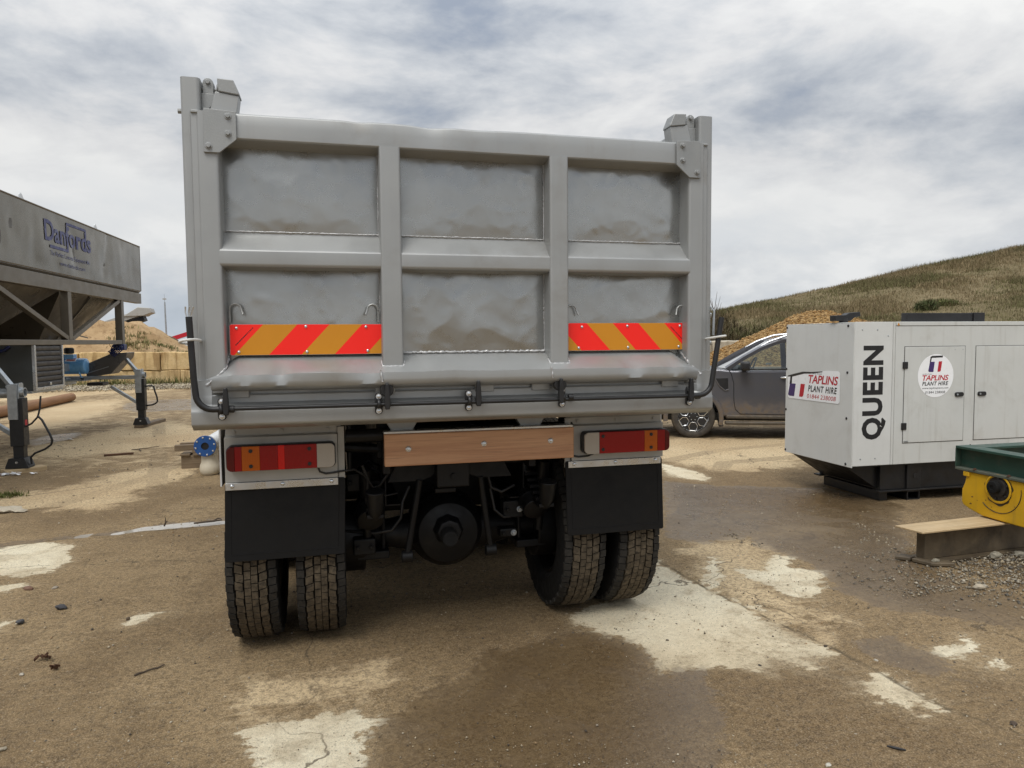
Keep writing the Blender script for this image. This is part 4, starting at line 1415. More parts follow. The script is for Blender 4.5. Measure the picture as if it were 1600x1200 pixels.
def marker(x0, x1, z0, z1, edges, slope, first_red, screws, dash):
    root = empty('marker_board', (0, 0, 0), 0, T)
    mb = MB()
    mb.prism(rrect(x0, x1, z0, z1, 0.008, 3), (0, 0.006, 0), (0, 0.064, 0))
    part('backing', mb, M['alu'], root)
    full = rrect(x0 + 0.001, x1 - 0.001, z0 + 0.001, z1 - 0.001, 0.007, 3)
    ed = [x0 - 9] + edges + [x1 + 9]
    for i in range(len(ed) - 1):
        # stripe between lines x - slope*(z - z1) = ed
        p = clip(full, -1, slope, -(ed[i]) + slope * z1)
        p = clip(p, 1, -slope, ed[i + 1] - slope * z1)
        if len(p) > 2:
            mb = MB()
            flat(mb, p, (0, 0.0628, 0), (1, 0, 0), (0, 0, 1))
            part('stripe', mb, M['refl_red'] if (i % 2 == 0) == first_red else M['refl_amber'], root, smooth=False)
    for sx, sz in screws:
        part('rivet', MB().dome((sx, 0.063, sz), (0, -1, 0), 0.0075, 0.006), M['zinc'], root)
    mb = MB()
    (ax, az), (bx, bz) = dash
    d = Vector((bx - ax, 0, bz - az))
    nrm_ = Vector((-d.z, 0, d.x)).normalized() * 0.0022
    for k in range(15):
        f0, f1 = k / 15, (k + random.uniform(0.5, 0.85)) / 15
        p, q = Vector((ax, 0.0622, az)) + d * f0, Vector((ax, 0.0622, az)) + d * f1
        mb.add([p - nrm_, q - nrm_, q + nrm_, p + nrm_], [(0, 1, 2, 3)])
    part('small_print', mb, M['ink'], root, smooth=False)
    return root


k = 0.667 / 1053
X0 = -1.093
u = lambda q: X0 + (q - 355) * k
marker(X0, -0.432 + 0.004, 1.565, 1.703, [u(580), u(812), u(1035), u(1265), u(1490)], 0.127 / 0.138, True,
       [(u(400), 1.686), (u(868), 1.692), (u(1290), 1.690), (u(412), 1.58), (u(872), 1.578), (u(1300), 1.580)], ((u(392), 1.610), (u(512), 1.689)))
k2 = 0.645 / 817
v_ = lambda q: 0.487 + (q - 205) * k2
marker(0.482, 1.135, 1.568, 1.706, [v_(128), v_(322), v_(498), v_(675), v_(857)], -0.128 / 0.138, False,
       [(v_(292), 1.686), (v_(600), 1.690), (v_(970), 1.690), (v_(270), 1.582), (v_(605), 1.582), (v_(962), 1.584)], ((v_(905), 1.685), (v_(1000), 1.612)))


# J hooks for the sheet ropes
def jhook(x, s):
    mb = MB()
    pts = [(x, 0.075, 1.712), (x, 0.072, 1.765)]
    for k in range(7):
        a = PI - PI * k / 6
        pts.append((x + s * (0.025 + 0.025 * math.cos(a)), 0.068, 1.768 + 0.026 * math.sin(a)))
    pts.append((x + s * 0.058, 0.058, 1.745))
    mb.tube(pts, 0.0046, 8)
    part('rope_hook', mb, M['silver'], T)


jhook(-1.092, 1)
jhook(-0.443, -1)
jhook(0.478, 1)
jhook(1.125, -1)

# ---------------------------------------------------------------- body behind the gate
B = empty('tipper_body', (0, 0, 0), 0, T)
for s in (-1, 1):
    mb = MB()
    mb.prism(rrect(s * 1.2165 - 0.0395, s * 1.2165 + 0.0395, 0.035, 0.19, 0.016, 3), (0, 0, 1.50), (0, 0, 1.252), (1, 0, 0), (0, 1, 0))
    part('corner_post', mb, M['silver'], B, angle=50)
    part('side_wall', MB().box(s * 1.20 - 0.012, s * 1.20 + 0.012, 0.19, 5.1, 1.30, 2.70), M['silver'], B)
    part('top_rail', MB().box(s * 1.205 - 0.04, s * 1.205 + 0.04, 0.19, 5.1, 2.66, 2.74), M['silver'], B, 0.008)
    for i in range(6):
        part('side_rib', MB().box(s * 1.235 - 0.023, s * 1.235 + 0.023, 0.7 + i * 0.8, 0.8 + i * 0.8, 1.31, 2.655), M['silver'], B, 0.01)
    # top hinge: bracket on the post, lug, pin and the arm bolted on the gate
    mb = MB()
    mb.prism([(s * 1.178, 2.60), (s * 1.12, 2.665), (s * 1.125, 2.70), (s * 1.178, 2.70)], (0, 0.06, 0), (0, 0.07, 0))
    part('hinge_bracket', mb, M['silver_rough'], B, 0.003)
    mb = MB()
    lug = [(s * 1.172, 2.70), (s * 1.128, 2.70), (s * 1.130, 2.745)] + [(s * (1.150 - 0.022 * math.cos(a)), 2.748 + 0.022 * math.sin(a)) for a in np.linspace(0.1, PI - 0.1, 7)][::1] + [(s * 1.172, 2.745)]
    lug = [(s * 1.172, 2.70), (s * 1.128, 2.70)] + [(s * (1.150 - 0.022 * math.cos(a)), 2.745 + 0.022 * math.sin(a)) for a in np.linspace(0.0, PI, 8)]
    mb.prism(lug, (0, 0.018, 0), (0, 0.075, 0))
    mb.prism(lug, (0, 0.018, 0), (0, 0.112, 0))
    mb.cyl((s * 1.150, 0.062, 2.748), (s * 1.150, 0.14, 2.748), 0.010, n=12)
    mb.cyl((s * 1.178, 0.095, 2.722), (s * 1.10, 0.095, 2.722), 0.008, n=10)
    part('hinge_lug', mb, M['silver_rough'], B, 0.002)
    mb = MB()
    mb.prism([(s * 1.145, 2.606), (s * 1.118, 2.703), (s * 1.022, 2.690), (s * 1.034, 2.606)], (0, 0.075, 0), (0, 0.045, 0))
    part('hinge_arm', mb, M['silver'], B, 0.003)
    mb = MB()
    mb.prism([(s * 1.105, 2.702), (s * 1.108, 2.757), (s * 1.042, 2.754), (s * 1.020, 2.702), (s * 1.018, 2.690)], (0, 0.085, 0), (0, 0.038, 0))
    mb.cyl((s * 1.115, 0.08, 2.728), (s * 1.09, 0.08, 2.728), 0.016, n=12)
    part('hinge_block', mb, M['silver_rough'], B, 0.004)
    # rope cleat on the outside of the post
    part('stud', MB().cyl((s * 1.256, 0.11, 2.628), (s * 1.280, 0.11, 2.628), 0.011, n=10), M['silver_rough'], B)
part('floor', MB().box(-1.19, 1.19, 0.06, 5.1, 1.295, 1.33), M['silver'], B)
part('headboard', MB().box(-1.22, 1.22, 5.1, 5.13, 1.30, 2.95), M['silver'], B, 0.006)
for i in range(6):
    part('cross_bearer', MB().box(-1.1, 1.1, 0.55 + i * 0.8, 0.63 + i * 0.8, 1.235, 1.294), M['black_chassis'], B, 0.006)
# rear bolster: recessed strip, bevel, face and lower lip
mb = MB()
rings = []
for i in range(61):
    x = -1.247 + 2.482 * i / 60
    wob = 0.0025 * mnoise.noise(Vector((x * 3.1, 4, 7)))
    dn = 0.010 * math.exp(-((x + 0.05) / 0.5) ** 2)
    prof = [(0.16, 1.44), (0.052, 1.44), (0.050, 1.394), (0.036, 1.391), (0.034, 1.358), (0.022, 1.350 + wob), (-0.010, 1.336 + wob), (-0.018, 1.328), (-0.020, 1.318), (-0.020, 1.272 + wob), (-0.016, 1.264), (-0.008, 1.259), (0.022 + wob, 1.241 + dn * 0.2), (0.16, 1.241)]
    if abs(x + 0.006) > 1.14:
        prof = [(0.16, 1.46), (-0.004, 1.46), (-0.006, 1.394), (-0.008, 1.391), (-0.010, 1.358), (-0.011, 1.350), (-0.013, 1.336), (-0.018, 1.328), (-0.020, 1.318), (-0.020, 1.272 + wob), (-0.016, 1.264), (-0.008, 1.259), (0.022, 1.241), (0.16, 1.241)]
    rings.append([(x, y, z) for y, z in prof])
mb.rings(rings)
part('rear_bolster', mb, M['silver'], B, angle=45)
part('closing_bead', MB().tube([(-1.13 + 0.03 * i, 0.030 + 0.001 * (i % 3), 1.3915) for i in range(76)], 0.003, 5, 0.3), M['silver_rough'], B)
for x in (-1.06, -0.42, 0.05, 0.33, 1.02):
    part('pad', MB().box(x - 0.045, x + 0.045, 0.026, 0.050, 1.378, 1.425), M['silver'], B, 0.003)
# hinge plates under the body
for x in (-0.32, 0.36):
    mb = MB()
    mb.prism([(x - 0.10, 1.245), (x + 0.10, 1.245), (x + 0.05, 1.16), (x - 0.05, 1.16)], (0, 0.05, 0), (0, 0.33, 0))
    part('hinge_plate', mb, M['silver'], B, 0.004)
part('pivot_shaft', MB().cyl((-0.60, 0.36, 1.145), (0.60, 0.36, 1.145), 0.035, n=16), M['black_chassis'], B)

# ---------------------------------------------------------------- locking bar
LB = empty('locking_bar', (0, 0, 0), 0, T)


def arc(c, r, a0, a1, n, y):
    return [(c[0] + r * math.cos(a0 + (a1 - a0) * i / n), y, c[1] + r * math.sin(a0 + (a1 - a0) * i / n)) for i in range(n + 1)]


y = -0.055
pts = [(-1.236, y, 1.732), (-1.226, y, 1.48), (-1.220, y, 1.405)] + arc((-1.152, 1.405), 0.068, PI, 1.5 * PI, 7, y)[1:] + [(-1.12, y, 1.337)]
part('bar_end', MB().tube(pts, 0.0135, 12), M['black_paint'], LB, angle=60)
part('bar', MB().cyl((-1.125, -0.045, 1.337), (1.10, -0.045, 1.335), 0.0095, n=12), M['black_paint'], LB)
pts = [(1.095, y, 1.335), (1.14, y, 1.338)] + arc((1.14, 1.408), 0.07, -PI / 2, -0.12, 7, y)[1:] + [(1.262, y, 1.730)]
part('bar_end', MB().tube(pts, 0.0135, 12), M['black_paint'], LB, angle=60)
for x, z, lever_dx in ((-1.121, 1.336, 0.02), (-0.455, 1.340, 0.037), (-0.040, 1.342, 0.042), (0.418, 1.345, -0.012), (1.096, 1.333, -0.004)):
    c = empty('clamp', (0, 0, 0), 0, LB)
    mb = MB()
    mb.prism(rrect(x - 0.017, x + 0.017, z - 0.048, z + 0.048, 0.014, 3), (0, 0.014, 0), (0, -0.036, 0))
    part('clamp_plate', mb, M['black_paint'], c, 0.002)
    mb = MB()
    mb.tube([(x, -0.03, z + 0.016), (x, -0.062, z + 0.012), (x, -0.066, z), (x, -0.062, z - 0.012), (x, -0.03, z - 0.016)], 0.009, 8)
    part('clamp_bow', mb, M['black_paint'], c, angle=60)
    for dz in (0.033, -0.033):
        part('bolt_head', MB().hexbolt((x, -0.036, z + dz), (0, -1, 0), 0.0085, 0.009), M['zinc'], c)
    lx = x + lever_dx
    mb = MB()
    mb.prism([(lx - 0.010, z - 0.025), (lx + 0.010, z - 0.025), (lx + 0.013, z), (lx + 0.011, z + 0.055), (lx + 0.007, z + 0.092), (lx - 0.007, z + 0.092), (lx - 0.011, z + 0.055), (lx - 0.013, z)], (0, 0.024, 0), (0, -0.072, 0))
    part('lever', mb, M['black_paint'], c, 0.004)
    if abs(x) < 0.5 and abs(x) > 0.1:
        part('cam_wheel', MB().cyl((lx, -0.05, z + 0.062), (lx, -0.02, z + 0.062), 0.031, n=20), M['black_paint'], c, 0.004)
    part('collar', MB().cyl((x + 0.028, -0.045, z), (x + 0.052, -0.045, z), 0.016, n=12), M['black_paint'], c, 0.002)
# rope eyes tying the bar ends
for x, s in ((-1.242, -1), (1.252, 1)):
    mb = MB()
    mb.tube([(x + s * 0.0 + 0.040 * math.cos(a), 0.0 - 0.075 * math.sin(a) - 0.01, 1.628 + 0.008 * math.sin(a + 0.6)) for a in np.linspace(0, 2 * PI, 20)], 0.0058, 7)
    part('rope_eye', mb, M['white_rope'], T, angle=70)
mb = MB()
for d in (-0.012, 0.0, 0.012):
    mb.tube([(-1.236 + d * 0.4, -0.055, 1.72), (-1.237 + d, -0.05, 1.752), (-1.232 + d * 1.3, -0.055, 1.775)], 0.0035, 5)
part('wire_end', mb, M['alu'], T, label='bright loose wire ends sticking out of the black bar')
mb = MB()
mb.tube([(1.225, 0.05, 1.60), (1.240, 0.04, 1.64), (1.240, 0.04, 1.76), (1.252, 0.03, 1.785), (1.262, 0.02, 1.765), (1.258, 0.02, 1.64)], 0.0062, 8)
part('rope_hook', mb, M['galv'], T)
for z in (1.60, 1.745):
    part('hook_bolt', MB().hexbolt((1.246, 0.06, z), (1, -0.6, 0), 0.012, 0.022), M['galv'], T)

# ---------------------------------------------------------------- bumper board
BB = empty('bumper_board', (0, 0, 0), 0, T)
mb = MB()
mb.box(-0.414, 0.584, 0.270, 0.318, 0.994, 1.158)
part('wood_plank', mb, M['board_wood'], BB, 0.006, 3)
part('metal_edge', MB().box(-0.416, 0.577, 0.268, 0.42, 1.160, 1.172), M['alu'], BB, 0.002)
for x, z in ((-0.295, 1.080), (0.093, 1.091), (0.453, 1.091)):
    mb = MB()
    mb.dome((x, 0.270, z), (0, -1, 0), 0.0155, 0.010)
    mb.hexbolt((x, 0.262, z), (0, -1, 0), 0.0075, 0.007)
    part('board_bolt', mb, M['zinc'], BB)
part('beam_behind', MB().box(-0.40, 0.57, 0.32, 0.42, 0.985, 1.158), M['black_chassis'], BB, 0.006)


# ---------------------------------------------------------------- rear lamps, brackets, flaps
def lamp_set(s, xs_, z0, z1):
    """s = +1 right, -1 left; xs_ = segment borders from inner to outer end."""
    L = empty('rear_lamp', (0, 0, 0), 0, T)
    xi, xo = xs_[0], xs_[-1]
    a, b = min(xi, xo), max(xi, xo)
    mb = MB()
    mb.prism(rrect(a - 0.004, b + 0.004, z0 - 0.003, z1 + 0.003, 0.026, 5), (0, 0.055, 0), (0, 0.256, 0))
    part('lamp_housing', mb, M['ink'], L, 0.004)
    full = rrect(a, b, z0, z1, 0.024, 6)
    for i, mm in enumerate(('lens_clear', 'lens_red', 'lens_bright', 'lens_red', 'lens_amber', 'lens_red', 'lens_dark')):
        lo, hi = sorted((xs_[i], xs_[i + 1]))
        if hi - lo < 0.002:
            continue
        p = clip(clip(full, -1, 0, -lo), 1, 0, hi)
        mb = MB()
        mb.prism(p, (0, 0.022, 0), (0, 0.242, 0))
        part('lens', mb, M[mm], L, 0.0025, 2, label={'lens_clear': 'clear reversing lens at the inner end', 'lens_amber': 'amber indicator lens', 'lens_bright': 'bright red reflex strip'}.get(mm))
    for fx in (xs_[1] + (xs_[2] - xs_[1]) * 0.10 + s * 0.02, (xs_[4] + xs_[5]) / 2):
        for z in (z0 + 0.022, z1 - 0.022):
            mb = MB()
            mb.cyl((fx, 0.238, z), (fx, 0.245, z), 0.009, n=14)
            part('lens_screw', mb, M['ink'], L, 0.001)
    zt, zb = 1.166, 0.948
    x0, x1 = (-1.168, -0.642) if s < 0 else (0.585, 1.122)
    zt, zb = (zt, zb) if s < 0 else (1.158, 0.968)
    part('lamp_plate', MB().box(x0, x1, 0.314, 0.322, zb, zt), M['bracket'], T, 0.002)
    mb = MB()
    mb.prism([(x0, zt + 0.002), (x1, zt + 0.002), (x1, zt + 0.042), (x0 + 0.004, zt + 0.042)], (0, 0.006, 0), (0, 0.345, 0))
    for fx in (0.08, 0.5, 0.92):
        mb.hexbolt((x0 + (x1 - x0) * fx, 0.345, zt + 0.024), (0, -1, 0), 0.0075, 0.008)
    part('top_strip', mb, M['bracket'], T, 0.001)
    part('fold', MB().add([(x0, 0.318, zt), (x1, 0.318, zt), (x1, 0.345, zt + 0.006), (x0, 0.345, zt + 0.006)], [(0, 1, 2, 3)]), M['bracket'], T)
    zs = (0.934, 0.948) if s < 0 else (0.950, 0.966)
    mb = MB()
    xa, xb = (x0, x1) if s < 0 else (0.565, 1.105)
    mb.box(xa, xb, 0.306, 0.316, zb - 0.036, zb - 0.001)
    part('clamp_strip', mb, M['alu'], T, 0.0015)
    for fx in (0.06, 0.5, 0.94):
        part('strip_bolt', MB().dome((xa + (xb - xa) * fx, 0.306, zb - 0.016), (0, -1, 0), 0.011, 0.008), M['zinc'], T)
    # flap with its moulded rim
    F = empty('mud_flap', (0, 0, 0), 0, T)
    fx0, fx1, fz0, fz1 = (-1.172, -0.606, 0.556, 0.945) if s < 0 else (0.552, 1.120, 0.556, 0.966)
    skew = 0.012 * s
    poly = [(p[0] + (skew * (fz1 - p[1]) / 0.4), p[1]) for p in rrect(fx0, fx1, fz0, fz1, 0.012, 3)]
    mb = MB()
    mb.prism(poly, (0, 0.010, 0), (0, 0.322, 0))
    part('flap_sheet', mb, M['flap'], F, 0.002)
    mb = MB()
    i0, i1 = fx0 + 0.03, fx1 - 0.03
    mb.tube([(i0 + skew * 0.2, 0.322, fz1 - 0.05), (i0 + skew, 0.322, fz0 + 0.035), (i1 + skew, 0.322, fz0 + 0.035), (i1 + skew * 0.2, 0.322, fz1 - 0.05)], 0.0022, 5)
    part('flap_rim', mb, M['flap'], F)
    # side plates of the wing
    xo_ = x0 - 0.020 if s < 0 else x1 + 0.004
    part('wing_side', MB().box(xo_ - 0.004, xo_ + 0.004, 0.322, 1.5, 0.93, 1.205) if s < 0 else MB().box(xo_ - 0.004, xo_ + 0.004, 0.348, 1.5, 0.98, 1.20), M['white_plate'], T, 0.001)
    xi_ = x1 + 0.018 if s < 0 else x0 - 0.016
    part('wing_inner', MB().box(xi_ - 0.016, xi_ + 0.016, 0.330, 0.345, 0.93, 1.20), M['bracket'], T, 0.001)  # bracket grey puts the shade on this plate into its colour
    part('wing_top', MB().box(min(x0, xi_), max(x1, xi_), 0.352, 1.5, 1.200, 1.206), M['bracket'], T)
    part('wing_frame', MB().box(min(x0, xi_), max(x1, xi_), 0.45, 0.50, 1.02, 1.19), M['black_chassis'], T)


lamp_set(-1, [-0.655, -0.739, -0.888, -0.919, -1.001, -1.082, -1.114, -1.150], 1.013, 1.130)
lamp_set(1, [0.636, 0.718, 0.7181, 0.7182, 0.979, 1.055, 1.100, 1.127], 1.013, 1.128)
# lamp cables
mb = MB()
mb.tube([(-0.735, 0.28, 1.008), (-0.728, 0.29, 0.985), (-0.70, 0.30, 0.972), (-0.665, 0.305, 0.974), (-0.63, 0.31, 0.978), (-0.56, 0.36, 0.975), (-0.51, 0.42, 0.93), (-0.46, 0.46, 0.85), (-0.40, 0.5, 0.80), (-0.33, 0.55, 0.80)], 0.0052, 8)
part('cable', mb, M['black_paint'], T, angle=70)
mb = MB()
mb.tube([(0.70, 0.285, 1.008), (0.67, 0.295, 0.995), (0.62, 0.30, 0.992), (0.58, 0.31, 1.0), (0.54, 0.36, 1.0)], 0.0052, 8)
part('cable', mb, M['black_paint'], T, angle=70)


# ---------------------------------------------------------------- wheels
def tyre_meshes(R, W):
    mb = MB()
    hw = W / 2
    prof = [(-hw * 0.74, R * 0.585), (-hw * 0.97, R * 0.66), (-hw * 1.0, R * 0.78), (-hw * 0.985, R * 0.885), (-hw * 0.93, R * 0.935), (-hw * 0.90, R * 0.955), (hw * 0.90, R * 0.955), (hw * 0.93, R * 0.935), (hw * 1.0, R * 0.885), (hw * 1.0, R * 0.78), (hw * 0.97, R * 0.66), (hw * 0.74, R * 0.585)]
    mb.lathe(prof, (0, 0, 0), (1, 0, 0), 64, 0, True)
    Nb = 70
    cols_ = [(-0.95, -0.66, 0.0, 0.0, 2), (-0.585, -0.305, 0.25, 0.24, 1), (-0.245, -0.014, 0.5, 0.0, 1), (0.014, 0.245, 0.0, 0.0, 1), (0.305, 0.585, 0.25, -0.24, 1), (0.66, 0.95, 0.5, 0.0, 2)]
    for c0, c1, off, sl, mi in cols_:
        for k in range(Nb):
            base = (k + off) * 2 * PI / Nb
            hw_a = 0.43 * 2 * PI / Nb
            vs = []
            for rad in (R * 0.945, R * (0.992 if mi == 2 else 1.0)):
                for xx, sg in ((c0, -1), (c1, 1)):
                    for da in (-1, 1):
                        jag = 0.06 * (1 if (k % 2) else -1) * (1 if abs(xx) > 0.28 else 0)
                        ang = base + da * hw_a + sl * sg * 0.5 * 2 * PI / Nb
                        x = (xx + (jag * 0.25)) * hw
                        rr = rad - (R * 0.022 if (mi == 2 and abs(xx) > 0.9) else 0)
                        vs.append((x, math.sin(ang) * rr, math.cos(ang) * rr))
            # 0:in c0 -,1: in c0 +,2:in c1 -,3: in c1 +, 4..7 outer
            mb.add(vs, [(4, 6, 7, 5), (0, 2, 6, 4), (1, 5, 7, 3), (0, 4, 5, 1), (2, 3, 7, 6)], mi)
    rim = MB()
    rim.lathe([(-hw * 0.80, R * 0.60), (-hw * 0.84, R * 0.575), (-hw * 0.70, R * 0.545), (-hw * 0.2, R * 0.50), (hw * 0.3, R * 0.42), (hw * 0.35, R * 0.22), (hw * 0.30, 0.02)], (0, 0, 0), (1, 0, 0), 40)
    rim.lathe([(-hw * 0.2, R * 0.52), (hw * 0.72, R * 0.545), (hw * 0.84, R * 0.575), (hw * 0.80, R * 0.60)], (0, 0, 0), (1, 0, 0), 40, 0, True)
    return mb.mesh('tyre', [M['rubber'], M['tread'], M['tread_shoulder']], 30), rim.mesh('rim', [M['black_chassis']], 40)


TY, RIM = tyre_meshes(0.5, 0.252)


def wheel(x, y, flip, rot):
    wroot = empty('wheel', (x, y, 0.492), 0, T)
    wroot.rotation_euler = (rot, 0, PI if flip else 0)
    link('tyre', TY, wroot)
    link('rim', RIM, wroot)


AX = 0.87
for i, (x, fl) in enumerate(((-1.074, True), (-0.738, False), (0.692, True), (1.018, False))):
    wheel(x, AX, fl, 0.13 * i)
for i, (x, fl) in enumerate(((-1.074, True), (-0.738, False), (0.692, True), (1.018, False))):
    wheel(x, AX + 1.35, fl, 0.4 + 0.1 * i)
for i, x in enumerate((-1.03, 1.03)):
    wheel(x, AX + 5.0, x < 0, 0.2)

# ---------------------------------------------------------------- running gear
CH = empty('rear_axle', (0, 0, 0), 0, T)
mb = MB()
mb.lathe([(-0.20, 0.03), (-0.195, 0.10), (-0.17, 0.17), (-0.11, 0.208), (-0.02, 0.220), (0.06, 0.220), (0.15, 0.18), (0.22, 0.10)], (-0.035, AX - 0.02, 0.525), (0, 1, 0), 36)
part('differential', mb, M['black_chassis'], CH, 0.004)
mb = MB()
mb.lathe([(0.0, 0.205), (-0.012, 0.216), (-0.03, 0.216), (-0.04, 0.205)], (-0.035, AX - 0.06, 0.525), (0, 1, 0), 40, 0, True)
part('differential_flange', mb, M['black_chassis'], CH)
mb = MB()
mb.lathe([(0.0, 0.085), (-0.05, 0.082), (-0.08, 0.066), (-0.085, 0.045)], (-0.045, AX - 0.23, 0.56), (0, 1, 0), 8)
part('pinion_housing', mb, M['black_chassis'], CH, 0.004)
mb = MB()
mb.lathe([(0.0, 0.05), (-0.06, 0.046), (-0.10, 0.043), (-0.105, 0.03)], (-0.055, AX - 0.30, 0.545), (0, 1, 0), 16)
part('pinion_nose', mb, M['rubber'], CH, 0.003)
for s in (-1, 1):
    part('axle_tube', MB().tube([(s * 0.15, AX, 0.5), (s * 0.35, AX, 0.5), (s * 0.55, AX, 0.5), (s * 1.15, AX, 0.5)], [0.13, 0.085, 0.08, 0.08], 18), M['black_chassis'], CH, angle=60)
    part('brake_drum', MB().cyl((s * 0.50, AX, 0.5), (s * 0.62, AX, 0.5), 0.20, n=28), M['black_chassis'], CH, 0.01)
    # air brake chamber and spring pack
    part('brake_chamber', MB().lathe([(0, 0.03), (0.01, 0.07), (0.07, 0.078), (0.085, 0.085), (0.10, 0.078), (0.16, 0.07), (0.18, 0.03)], (s * 0.46 - 0.02, AX - 0.36, 0.66), (0, 0.7, 0.4), 20), M['black_chassis'], CH, 0.003)
    for j in range(6):
        part('spring_leaf', MB().beam((s * 0.46, AX - 0.5 + 0.06 * j, 0.70 + 0.024 * j + 0.02), (s * 0.46, AX + 0.55 - 0.05 * j, 0.70 + 0.024 * j), 0.085, 0.02), M['black_chassis'], CH, 0.003)
    for dy in (-0.12, 0.1):
        part('u_bolt', MB().tube([(s * 0.40, AX + dy, 0.40), (s * 0.40, AX + dy, 0.88), (s * 0.46, AX + dy, 0.91), (s * 0.52, AX + dy, 0.88), (s * 0.52, AX + dy, 0.40)], 0.012, 8), M['black_chassis'], CH)
    part('spring_seat', MB().box(s * 0.46 - 0.09, s * 0.46 + 0.09, AX - 0.18, AX + 0.16, 0.40, 0.445), M['black_chassis'], CH, 0.006)
    part('spring_shackle', MB().tube([(s * 0.46, AX - 0.52, 0.86), (s * 0.46, AX - 0.50, 0.76), (s * 0.46, AX - 0.46, 0.72)], [0.05, 0.04, 0.035], 12), M['black_chassis'], CH, 0.004)
    part('shock_absorber', MB().tube([(s * 0.62 - 0.12 * s, 0.55, 0.94), (s * 0.50, 0.62, 0.72), (s * 0.49, 0.64, 0.52)], [0.032, 0.032, 0.022], 14), M['black_chassis'], CH, angle=50)
part('thrust_rod', MB().tube([(-0.215, 0.50, 0.875), (-0.285, 0.52, 0.47)], 0.0175, 12), M['black_chassis'], CH)
part('thrust_rod', MB().tube([(0.118, 0.50, 0.875), (0.176, 0.52, 0.47)], 0.0175, 12), M['black_chassis'], CH)
for x in (-0.287, 0.178):
    part('rod_joint', MB().cyl((x - 0.03, 0.52, 0.455), (x + 0.03, 0.52, 0.455), 0.032, n=14), M['black_chassis'], CH, 0.004)
# chassis rails: C sections
for s in (-1, 1):
    mb = MB()
    xc = s * 0.395
    mb.prism([(xc, 0.72), (xc, 0.98), (xc - s * 0.085, 0.98), (xc - s * 0.085, 0.972), (xc - s * 0.008, 0.972), (xc - s * 0.008, 0.728), (xc - s * 0.085, 0.728), (xc - s * 0.085, 0.72)], (0, 6.6, 0), (0, 0.60, 0))
    part('chassis_rail', mb, M['black_chassis'], T)
    part('rail_bracket', MB().box(s * 0.395 - 0.02, s * 0.395 + 0.02, 0.42, 0.60, 0.93, 1.13), M['black_chassis'], T, 0.004)
    part('body_runner', MB().box(s * 0.395 - 0.045, s * 0.395 + 0.045, 0.5, 5.0, 1.0, 1.23), M['black_chassis'], T, 0.006)
    part('wing_stay', MB().tube([(s * 0.42, 0.52, 1.05), (s * 0.75, 0.52, 1.08), (s * 1.1, 0.52, 1.08)], 0.025, 10), M['black_chassis'], T)
part('cross_member', MB().box(-0.385, 0.385, 0.56, 0.66, 0.93, 1.04), M['black_chassis'], T, 0.008)
mb = MB()
mb.box(-0.135, 0.040, 0.40, 0.56, 0.845, 0.985)
part('tow_block', mb, M['black_chassis'], T, 0.008)
part('light_gap_filler', MB().box(-0.38, 0.38, AX + 0.45, AX + 0.55, 0.52, 0.95), M['black_chassis'], T, 0.01)  # added filler box, blocks the bright gaps showing past the differential
part('tow_pin', MB().cyl((-0.045, 0.385, 0.905), (-0.045, 0.40, 0.905), 0.016, n=16), M['black_chassis'], T)
part('stop_block', MB().box(-0.135, -0.02, 0.48, 0.58, 0.800, 0.828), M['black_chassis'], T, 0.006)
for s in (-1, 1):
    # gusset plate with a scalloped edge
    mb = MB()
    g = [(s * 0.02, 0.985), (s * 0.26, 0.985), (s * 0.30, 0.95), (s * 0.34, 0.87), (s * 0.16, 0.87)] + [(s * (0.13 - 0.05 * math.sin(a)), 0.93 - 0.045 * math.cos(a)) for a in np.linspace(PI * 0.1, PI * 0.9, 5)]
    mb.prism(g, (0, 0.012, 0), (-0.045, 0.50, 0))
    part('gusset', mb, M['black_chassis'], T)
# air lines
for pts in ([(-0.63, 0.70, 0.575), (-0.45, 0.62, 0.57), (-0.36, 0.60, 0.585), (-0.31, 0.60, 0.65), (-0.30, 0.60, 0.74), (-0.26, 0.62, 0.82)],
            [(-0.62, 0.66, 0.83), (-0.50, 0.62, 0.80), (-0.42, 0.60, 0.84), (-0.36, 0.6, 0.92)],
            [(0.20, 0.62, 0.78), (0.22, 0.60, 0.66), (0.27, 0.60, 0.615), (0.36, 0.62, 0.61), (0.52, 0.7, 0.625)],
            [(0.17, 0.55, 0.88), (0.19, 0.56, 0.80), (0.25, 0.56, 0.77), (0.33, 0.58, 0.80)],
            [(-0.52, 0.45, 0.98), (-0.49, 0.47, 0.90), (-0.50, 0.5, 0.78), (-0.47, 0.52, 0.66)]):
    part('air_hose', MB().tube(pts, 0.009, 8), M['black_paint'], T, angle=70)
for x, z, w_, h_ in ((-0.55, 0.86, 0.10, 0.10), (-0.50, 0.66, 0.09, 0.12), (0.33, 0.655, 0.12, 0.10), (0.30, 0.52, 0.10, 0.05), (-0.51, 0.50, 0.12, 0.09)):
    mb = MB()
    mb.box(x - w_ / 2, x + w_ / 2, 0.60, 0.68, z - h_ / 2, z + h_ / 2)
    part('air_valve', mb, M['black_chassis'], T, 0.008)
    for d in (-0.3, 0.3):
        part('valve_fitting', MB().hexbolt((x + w_ * d, 0.60, z), (0, -1, 0), 0.012, 0.02), M['galv'] if random.random() < 0.35 else M['black_chassis'], T)
part('air_tank', MB().lathe([(-0.35, 0.02), (-0.34, 0.10), (-0.30, 0.13), (0.30, 0.13), (0.34, 0.10), (0.35, 0.02)], (0, 2.1, 0.84), (1, 0, 0), 24), M['black_chassis'], T)
part('second_axle', MB().cyl((-1.1, AX + 1.35, 0.5), (1.1, AX + 1.35, 0.5), 0.085, n=18), M['black_chassis'], T)
